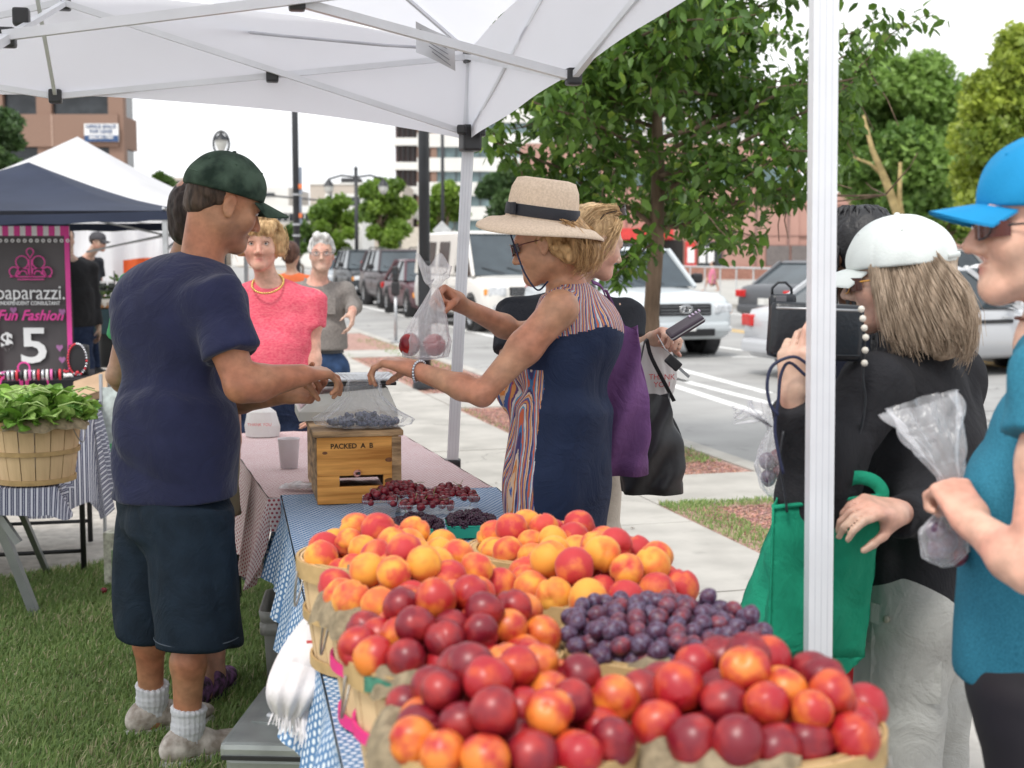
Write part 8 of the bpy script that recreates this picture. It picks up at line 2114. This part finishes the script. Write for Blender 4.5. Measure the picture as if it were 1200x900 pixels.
# ================================================================== THE THREE AT THE RIGHT
def white_cap_woman():
 t = thing('person', 'woman with long grey blonde hair, white cap and black jacket holding a green bag', 'person', V3((.86, 3.05, 0)))
 skin = (.60,.37,.28); sd = SDF(); paint = []
 F = V3((-.88,.47,0)).normalized(); Rt = V3((F.y,-F.x,0))
 H = Frame(P(1052,322,3.05),V3((-.95,.32,-.10)),(.02,0,1),1.04)
 head(sd,H,True,paint)
 pel = P(1078,690,3.10); che = P(1072,510,3.10); nk = P(1070,412,3.08)
 sd.cone(nk - V3((0,0,.03)),H(0,-.03,-.06),.052,.048,.03); torso(sd,pel,che,F,.95,female=True)
 ls = P(1022,455,2.90); rs = P(1110,440,3.28)
 for q in (ls,rs): sd.cone(nk - V3((0,0,.06)),q,.05,.05,.05)
 el = P(952,590,2.78); wr = P(930,462,2.72); arm(sd,ls,el,wr,.95)
 hand(sd,wr,P(934,400,2.70) - wr,V3((.5,.8,0)),-1,(.45,.5,.8,1.0),.8,1.0,.02)
 el2 = P(1120,618,3.05); wr2 = P(1050,600,2.73); arm(sd,rs,el2,wr2,.95)
 hand(sd,wr2,P(995,590,2.64) - wr2,V3((0,.5,-.85)),1,(.55,.6,.65,.7),.7,1.0,.02)
 hl,hr = pel - Rt * .10,pel + Rt * .10; kl,kr = V3((hl.x - .03,hl.y,.48)),V3((hr.x,hr.y,.48)); al,ar = V3((hl.x,hl.y - .02,.09)),V3((hr.x + .02,hr.y + .05,.09))
 leg(sd,hl,kl,al,.95,F); leg(sd,hr,kr,ar,.95,F)
 sdf_obj('body', sd, M_skin, t, .005, 1, painter(skin, paint))
 M_jk = mat('black_fleece', (.020, .020, .023), .9, var=.15, vs=9, bump=.25, bs=140)
 s = SDF(); torso(s,pel + V3((0,0,.03)),che,F,1.0,.022,female=True)
 for q in (ls,rs): s.cone(nk - V3((0,0,.06)),q,.062,.068,.06)
 s.cone(nk - V3((0,0,.06)),nk + V3((0,0,-.01)),.075,.066,.03)
 s.cone(ls,el,.068,.072,.05); s.capped(el.lerp(ls,.08),wr.lerp(el,.06),.068,.047,.05)
 s.cone(rs,el2,.068,.060,.05); s.capped(el2.lerp(rs,.08),wr2.lerp(el2,.06),.060,.046,.05)
 s.capped(che,P(1080,705,3.1),.150,.172,.09,(F,.82)); s.plane(P(1080,699,3.1),(0,.0,-1),.004)
 s.disp = folds(.016, 9, (.3, .2, 1), 3.3, 2.2); jk = sdf_obj('jacket', s, M_jk, t, .006, 2)
 s = SDF(); s.ell(pel - V3((0,0,.04)),(.178,.145,.15),upframe(pel,F).M,.06)
 for a,b,c in ((hl,kl,al),(hr,kr,ar)): s.cone(a,b,.118,.095,.05); s.capped(b.lerp(a,.1),b.lerp(c,.95),.097,.10,.05)
 s.disp = folds(.018, 8, (.1, .1, 1), 5.1, 2.6); M_cg = mat('stone_cargo_cotton', (.36, .36, .34), .85, var=.10, vs=9, bump=.3, bs=160)
 pt = sdf_obj('cargo_trousers', s, M_cg, t, .006, 2)
 pk_ = P(1062,770,2.93)
 fr = upframe(pk_,V3((-.25,-1,0)))
 def onp(a,c,o=0.): return rel(t,fr(a,.0 + o,c))
 MB().grid(lambda u, v: onp(.075 * (1 - 2 * u), -.10 + .17 * v, .012 * math.cos((u - .5) * 3) + .002 * math.sin(v * 17)), 10, 10).build('cargo_pocket', M_cg, pt, True)
 MB().grid(lambda u, v: onp(.078 * (1 - 2 * u), .075 + .045 * v - .010 * math.sin(u * 3.1), .022 * math.cos((u - .5) * 2.6)), 10, 4).build('pocket_flap', M_cg, pt, True)
 MB().sphere(onp(.045, .09, .03), (.009, .006, .009), 10).build('pocket_button', mat('button_olive', (.22, .22, .17), .4), pt, True)
 for a in (al, ar): shoe('shoe', t, V3((a.x, a.y, 0)), F, M_dark, M_black, .95)
 eyes(t,H)
 hm = hairmat('ash_blonde_hair', (.31, .225, .155), (.46, .36, .27))
 cuthair(t,H,hm,[(0,-.025,.03,.084,.095,.085),(0,-.07,-.06,.085,.065,.10),(.0,-.080,-.10,.085,.060,.09),(.06,-.01,-.07,.045,.06,.08),(-.06,-.02,-.07,.04,.05,.08)],[((0,.055,0),(0,1,-.1))],h=.005,amp=.006,sc=60,seed=7.)
 gl = []
 for a in np.linspace(-1,1,9):
  x = .078 * math.sin(a * 1.5) + 0;
  gl.append([(-.070,.050 - .05 * (a + 1),.05),(-.092,.045 - .062 * (a + 1),-.02),(-.100,.035 - .07 * (a + 1),-.08),(-.095,.025 - .075 * (a + 1),-.125),(-.078,.010 - .070 * (a + 1),-.165)])
 for a in np.linspace(0,1,6): gl.append([(-.07 + .13 * a,-.080,.04),(-.09 + .17 * a,-.13,-.04),(-.095 + .18 * a,-.145,-.10),(-.085 + .16 * a,-.138,-.15),(-.06 + .12 * a,-.12,-.19)])
 strands('hair_strands', H, t, gl, hm, 1500, 9, .0009, 9, .004, .002, .007)
 cp = capobj(t, H, mat('white_cap_cloth', (.68, .72, .70), .85, var=.04, vs=9, bump=.25, bs=180), .082, own=('baseball_cap', 'white cotton baseball cap on the woman with long grey blonde hair', 'cap', H(0, 0, .05)), crown=(.094, .112, .088), off=(0, -.008, .040), tilt=.0)
 strap = [H(.096 * math.sin(a) ,-.012 + .116 * math.cos(a),.022 - .010 * math.cos(a)) - V3(cp.location) for a in np.linspace(2.55,3.75,9)]
 MB().tube(strap, .0075, 6, sq=(.4, 1)).build('strap', mat('white_cap_cloth', (.68, .72, .70)), cp, True)
 g = glasses(None, Frame(H(0, .0, -.012), H.F, H.U, H.k), mat('brown_lens', (.05, .012, .008), .1), mat('amber_frame', (.62, .30, .05), .35), own=('sunglasses', 'sunglasses with amber side arms under the white cap', 'sunglasses', H(0, .1, 0)))
 # black purse held up by the strap,with a small case on top
 o = thing('handbag', 'black leather handbag held up beside the white tent leg', 'handbag', P(955, 388, 2.86)); a = P(902, 352, 2.86); w_ = P(1010, 388, 2.86).x - a.x
 T = Matrix.Rotation(R(3), 4, 'Y')
 ml = mat('black_leather', (.014, .017, .022), .38, var=.2, vs=8, bump=.25, bs=120)
 mb = MB(); mb.box((0, 0, 0), (w_, .055, .118), bev=.014, M=T); mb.build('bag_body', ml, o, True)
 MB().tube([(-w_ / 2 + .01, -.026, .050), (w_ / 2 - .01, -.026, .044)], .003, 6).build('zip', M_metal, o, True)
 MB().tube([(-w_ / 2 + .006, -.028, -.045), (w_ / 2 - .01, -.028, -.05)], .002, 6).build('seam', ml, o, True)
 pts = [P(u,v,2.78) - V3(o.location) for u,v in ((1008,362),(1013,395),(1011,440),(1014,470),(1008,505),(995,530),(978,538))]
 MB().tube(smooth_path(pts), .005, 6, sq=(1, .5)).build('shoulder_strap', ml, o, True)
 mb = MB()
 for i in range(6):
  q = pts[0].lerp(pts[1],i / 3) if i < 3 else pts[1].lerp(pts[2],(i - 3) / 3); mb.sphere(tuple(q + V3((0,-.01,0))),.0075,8)
 mb.build('pearl_chain', mat('pearl', (.68, .64, .56), .25), o, True)
 o = thing('small_case', 'small black zipped case with a loop handle above the black handbag', 'case', P(917, 350, 2.87))
 MB().box((0, 0, -.012), (.056, .03, .045), bev=.010).build('case_body', ml, o, True); MB().box((-.006, -.017, -.004), (.022, .004, .022), bev=.002).build('case_window', mat('grey_mesh', (.10, .10, .11), .6), o)
 MB().tube([(-.022, 0, .0), (-.022, 0, .022), (-.010, 0, .034), (.006, 0, .034), (.018, 0, .022), (.02, 0, .0)], .003, 6).build('handle', ml, o, True)
 o = thing('cord_loops', 'navy cord and black strap looped round the raised hand', 'strap', wr)
 nc = mat('navy_cord', (.01, .015, .05), .6)
 MB().tube(smooth_path([P(u, v, 2.66) - wr for u, v in ((948, 428), (930, 418), (906, 428), (899, 450), (903, 475), (912, 486))]), .0035, 6).build('cord', nc, o, True)
 MB().tube(smooth_path([P(u, v, 2.67) - wr for u, v in ((944, 440), (925, 425), (915, 440), (912, 470), (908, 500), (912, 530), (918, 555))]), .0035, 6).build('cord', nc, o, True)
 MB().tube(smooth_path([P(u, v, 2.70) - wr for u, v in ((918, 505), (914, 540), (920, 580), (922, 600))]), .006, 6, sq=(1, .4)).build('strap', ml, o, True)
 # hanging bag of dark fruit
 o = thing('fruit_bag', 'clear produce bag of dark plums hanging left of the white tent leg', 'bag of plums', P(905, 545, 2.92)); lz = o.location.z
 zz = lambda v: P(905,v,2.92).z - lz
 bagmesh((0, 0, 0), [(zz(582), .006), (zz(572), .022), (zz(545), .037), (zz(520), .025), (zz(505), .010), (zz(498), .014), (zz(480), .045), (zz(470), .052)], 7, .18, 2., .7, 26).build('bag_film', film('crinkled_bag_film', (.86, .86, .90), .18, .2, .5, 12), o, True)
 mb = MB()
 for q in range(6): mb.tube([(-.004,0,zz(500)),(-.02 - .008 * q,-.01 * (q % 3),zz(492) + .004 * q),(-.05 - .006 * q,.01 * q - .02,zz(492) + .012 * (q % 3)),(-.082,.01,zz(497 - 3 * q))],[.006,.010,.009,.004],6,sq=(1,.3))
 mb.build('bag_ends', film('crinkled_bag_film', (.8, .8, .84)), o, True)
 for k, (x, z) in enumerate(((-.008, zz(560)), (.016, zz(552)), (-.012, zz(540)), (.010, zz(537)))): f_ = link('plum', PROTO['u', k % 3, k % 2], None, o); f_.location = (x, .006 * (k % 2), z); f_.scale = (.017,) * 3
 # green shopping bag
 o = thing('shopping_bag', 'large green fabric shopping bag held low beside the white tent leg', 'bag', P(965, 700, 2.78)); M_gr = mat('green_nonwoven', (.012, .26, .15), .85, var=.12, vs=6, bump=.5, bs=14)
 pf = {k: P(*v) - V3(o.location) for k,v in dict(a=(906,592,2.72),b=(1034,578,2.74),c=(1012,770,2.80),d=(900,772,2.72),d2=(975,812,2.74),e=(930,548,2.98),f=(1034,565,3.0),g=(858,735,3.0),h=(1000,760,3.05)).items()}
 def quad(a,b,c,d,nm,cr=.008,n=14):
  nn = (b - a).cross(d - a).normalized()
  def fn(u,v):
   p = a.lerp(b,u).lerp(d.lerp(c,u),v); w_ = math.sin(math.pi * u) * math.sin(math.pi * v)
   return p + nn * (cr * w_ * (1.2 + math.sin(u * 8 + v * 5) + .6 * math.sin(v * 15 - u * 6)) + .002 * math.sin(u * 30 + v * 23))
  ob = MB().grid(fn, n, n).build(nm, M_gr, o, True); so = ob.modifiers.new('thick', 'SOLIDIFY'); so.thickness = .003; so.offset = 0
 quad(pf['a'], pf['b'], pf['c'], pf['d'], 'front_panel', -.010); quad(pf['e'], pf['f'], pf['h'], pf['g'], 'back_panel'); quad(pf['e'], pf['a'], pf['d'], pf['g'], 'side_gusset', .012); quad(pf['b'], pf['f'], pf['h'], pf['c'], 'side_gusset');
 low = pf['d'].lerp(pf['c'], .62) + V3((0, 0, -.055)); quad(pf['d'], pf['c'], low + V3((.02, 0, 0)), low, 'bottom_panel', .0); quad(pf['g'], pf['h'], pf['c'], pf['d'], 'bottom_panel', .0)
 MB().tube([pf['a'].lerp(pf['b'], q) + V3((0, -.004, -.004)) for q in np.linspace(0, 1, 8)], .005, 6).build('top_hem', M_gr, o, True)
 MB().tube([pf['a'].lerp(pf['d'], q) + V3((0, -.003, 0)) for q in np.linspace(0, 1, 8)], .003, 6).build('seam', M_gr, o, True)
 for D_,pp in ((2.735,((984,590),(986,572),(1000,560),(1022,563),(1034,577),(1028,592))),(2.9,((940,560),(936,530),(944,512),(962,500),(980,512),(990,540),(998,575)))):
  MB().tube(smooth_path([P(u, v, D_) - V3(o.location) for u, v in pp]), .016, 6, sq=(.16, 1)).build('handle', M_gr, o, True)
white_cap_woman()
def blue_cap_woman():
 t = thing('person', 'woman in a bright blue cap, teal t-shirt and black leggings holding a plastic bag', 'person', V3((.90, 2.2, 0)))
 skin = (.68,.38,.28); sd = SDF(); paint = []
 F = V3((-.93,.36,0)).normalized(); Rt = V3((F.y,-F.x,0))
 H = Frame(P(1229,258,2.22),V3((-.985,.16,-.04)),(.0,0,1),1.10)
 head(sd,H,True,paint)
 pel = P(1225,790,2.26); che = P(1235,560,2.26); nk = P(1242,372,2.24)
 sd.cone(nk - V3((0,0,.04)),H(0,-.03,-.055),.056,.052,.03); torso(sd,pel,che,F,.92,female=True)
 ls = P(1242,440,2.05); rs = P(1270,425,2.46)
 for q in (ls,rs): sd.cone(nk - V3((0,0,.05)),q,.05,.05,.05)
 el = P(1208,668,1.98); wr = P(1138,612,2.12); arm(sd,ls,el,wr,.90)
 hand(sd,wr,P(1106,560,2.20) - wr,V3((-.2,.9,.2)),-1,(.9,1.0,1.1,1.2),.9,.95,.02)
 el2 = P(1230,640,2.5); wr2 = P(1180,600,2.42); arm(sd,rs,el2,wr2,.9); hand(sd,wr2,V3((-.8,-.2,.3)),V3((0,-.8,.2)),1,None or (.8,.9,.9,1.),.8,.95,.02)
 hl,hr = pel - Rt * .095,pel + Rt * .095; kl,kr = V3((hl.x,hl.y,.48)),V3((hr.x,hr.y,.48)); al,ar = V3((hl.x + .02,hl.y,.09)),V3((hr.x + .02,hr.y,.09))
 leg(sd,hl,kl,al,.95,F); leg(sd,hr,kr,ar,.95,F)
 sdf_obj('body', sd, M_skin, t, .0042, 1, painter(skin, paint))
 M_tl = mat('teal_marl', (.022, .15, .23), .8, var=.07, vs=300, col2=(.035, .20, .29), bump=.15, bs=300)
 s = SDF(); torso(s,pel + V3((0,0,.03)),che,F,.94,.012,female=True)
 for q in (ls,rs): s.cone(nk - V3((0,0,.055)),q,.058,.062,.05)
 s.capped(ls.lerp(el,-.05),ls.lerp(el,.34),.066,.074,.05); s.capped(rs.lerp(el2,-.05),rs.lerp(el2,.36),.064,.072,.05)
 s.capped(che,P(1225,800,2.26),.130,.168,.09,(F,.84)); s.plane(P(1225,786,2.26),(.04,0,-1),.004); s.ell(nk + F * .02 + V3((0,0,.01)),(.064,.062,.045),None,.01,1)
 s.disp = masked(folds(.012, 10, (.6, .1, .7), 4.4, 1.8), nk); sdf_obj('t_shirt', s, M_tl, t, .006, 2)
 s = SDF(); s.ell(pel,(.168,.13,.14),upframe(pel,F).M,.05)
 for a,b,c in ((hl,kl,al),(hr,kr,ar)): s.cone(a,b,.105,.064,.06); s.capped(b.lerp(a,.1),b.lerp(c,.9),.066,.045,.05)
 s.disp = folds(.002, 16, (1, 0, .2), 1.); sdf_obj('leggings', s, mat('black_lycra', (.016, .013, .018), .6, var=.1, vs=8), t, .006, 2)
 for a in (al, ar): shoe('shoe', t, V3((a.x, a.y, 0)), F, M_dark, M_black, .95)
 eyes(t,H,(.12,.08,.05),(.14,.09,.06))
 hm = hairmat('brown_hair', (.09, .05, .03), (.20, .12, .075))
 cuthair(t,H,hm,[(0,-.03,.025,.083,.085,.078),(0,-.08,-.02,.06,.045,.06),(.0,-.10,-.055,.035)],[((0,.03,0),(0,1,-.5))],amp=.004,seed=2.)
 strands('hair_strands', H, t, [[(-.078, .030, .030), (-.084, .01, .01), (-.086, -.02, -.01), (-.080, -.05, -.04)], [(-.078, .01, .04), (-.086, -.02, .02), (-.082, -.05, .0), (-.06, -.09, -.03)]], hm, 80, 7, .0008, 3, .001, 0., .003)
 capobj(t, H, mat('bright_blue_cap_cloth', (.012, .24, .50), .75, var=.08, vs=8, bump=.2, bs=160), .070, own=('baseball_cap', 'bright blue baseball cap at the right edge', 'cap', H(0, 0, .05)), crown=(.092, .110, .088), off=(0, -.010, .040), tilt=-.05, brim_drop=.012)
 glasses(None, Frame(H(0, -.004, -.010), H.F, H.U, H.k), mat('red_brown_lens', (.07, .014, .01), .1), M_black, own=('sunglasses', 'black framed sunglasses with reddish lenses under the bright blue cap', 'sunglasses', H(0, .1, 0)), h=.015)
 MB().tube([rel(t, nk + V3((-.02 + .05 * math.cos(a), .055 * math.sin(a), -.002))) for a in np.linspace(0, 6.28, 18)], .0025, 5).build('neck_cord', mat('brown_cord', (.16, .05, .03), .7), t, True)
 # her plastic bag of plums
 o = thing('fruit_bag', 'clear plastic bag of purple plums gripped by the woman in teal', 'bag of plums', P(1110, 585, 2.22)); lp = V3(o.location)
 mf = film('crumpled_bag_film', (.88, .89, .92), .16, .16, .5, 10, .8)
 top = [P(1080,470,2.26),P(1092,500,2.24),P(1104,530,2.22),P(1113,556,2.21),P(1114,585,2.21)]; rad = [.062,.050,.034,.020,.012]
 def sleeve(pts,rr_,nm,nf,amp,n=44):
  pts = [V3(p) for p in pts]
  def fn(u,v):
   k = v * (len(pts) - 1); i = min(int(k),len(pts) - 2); q = k - i; c = pts[i].lerp(pts[i + 1],q); d = (pts[min(i + 2,len(pts) - 1)] - pts[max(i - 1,0)]).normalized(); r = rr_[i] * (1 - q) + rr_[i + 1] * q
   X = d.orthogonal().normalized(); X = V3((0,1,0)); Y = d.cross(X).normalized(); a = 2 * math.pi * u
   w_ = 1 + amp * (math.sin(a * nf + v * 6) + .5 * math.sin(a * (2 * nf + 1) - v * 9) + .4 * math.sin(a * 3 + v * 14))
   return c + (X * math.cos(a) * .55 + Y * math.sin(a)) * r * w_ - lp
  MB().grid(fn,n * 2,40).build(nm,mf,o,True)
 sleeve(top, rad, 'bag_mouth', 6, .16); sleeve([P(1114, 585, 2.21), P(1112, 605, 2.2), P(1106, 625, 2.2), P(1108, 650, 2.2), P(1110, 664, 2.2)], [.014, .024, .040, .038, .010], 'bag_pouch', 7, .07)
 for k, (u, v) in enumerate(((1097, 622), (1122, 628), (1099, 643), (1122, 650), (1110, 634))): f_ = link('plum', PROTO['u', k % 3, k % 2], None, o); f_.location = P(u, v, 2.2 + .012 * (k % 2)) - lp; f_.scale = (.0175,) * 3
blue_cap_woman()
def braids_person():
 c = P(1003,296,3.62); px = P(1000,400,3.66)
 t, H, J = simple_person('person with long black braids in dark top and red trousers behind the white cap', 3.66, px, c, (-.5, .85, 0), (.12, .06, .035), mat('dark_navy_top', (.015, .018, .032), .85), mat('dark_red_trousers', (.30, .015, .02), .8), 1.0, True, .009, None, headF=(-.55, .8, 0), eye=False, top_name='top', waist=.88, feet={1: (V3((px.x + .05, px.y + .05, 0)), 0), -1: (V3((px.x - .16, px.y - .05, 0)), 0)}, shoulders=.15)
 hm = mat('black_braid_hair', (.010, .010, .012), .5, var=.3, vs=80, bump=.6, bs=120)
 cuthair(t,H,hm,[(0,-.02,.03,.088,.104,.095)],[((0,.06,0),(0,1,-.3))],h=.006)
 r_ = np.random.default_rng(8)
 for i in range(40):
  a = r_.uniform(-2.5,2.5) + math.pi; x0,y0 = .07 * math.sin(a),.085 * math.cos(a) - .01; ln = r_.uniform(.25,.42); pts = []
  rr_ = []
  for k in range(34):
   q = k / 33; o = min(1,q * 3); p = (x0 * (.5 + .75 * o),y0 * (.5 + .8 * o),.118 - .05 * (1 - math.cos(min(q * 3,1) * 1.4)) * 1.4 - max(0,q - .15) * ln * 1.15 ); pts.append(rel(t,H(p[0] + .004 * math.sin(q * 9 + i),p[1] + .004 * math.cos(q * 7 + i),p[2]))); rr_.append(.0062 + .0016 * math.sin(k * 2.1))
  MB().tube(pts, rr_, 6).build('braid', hm, t, True)
braids_person()
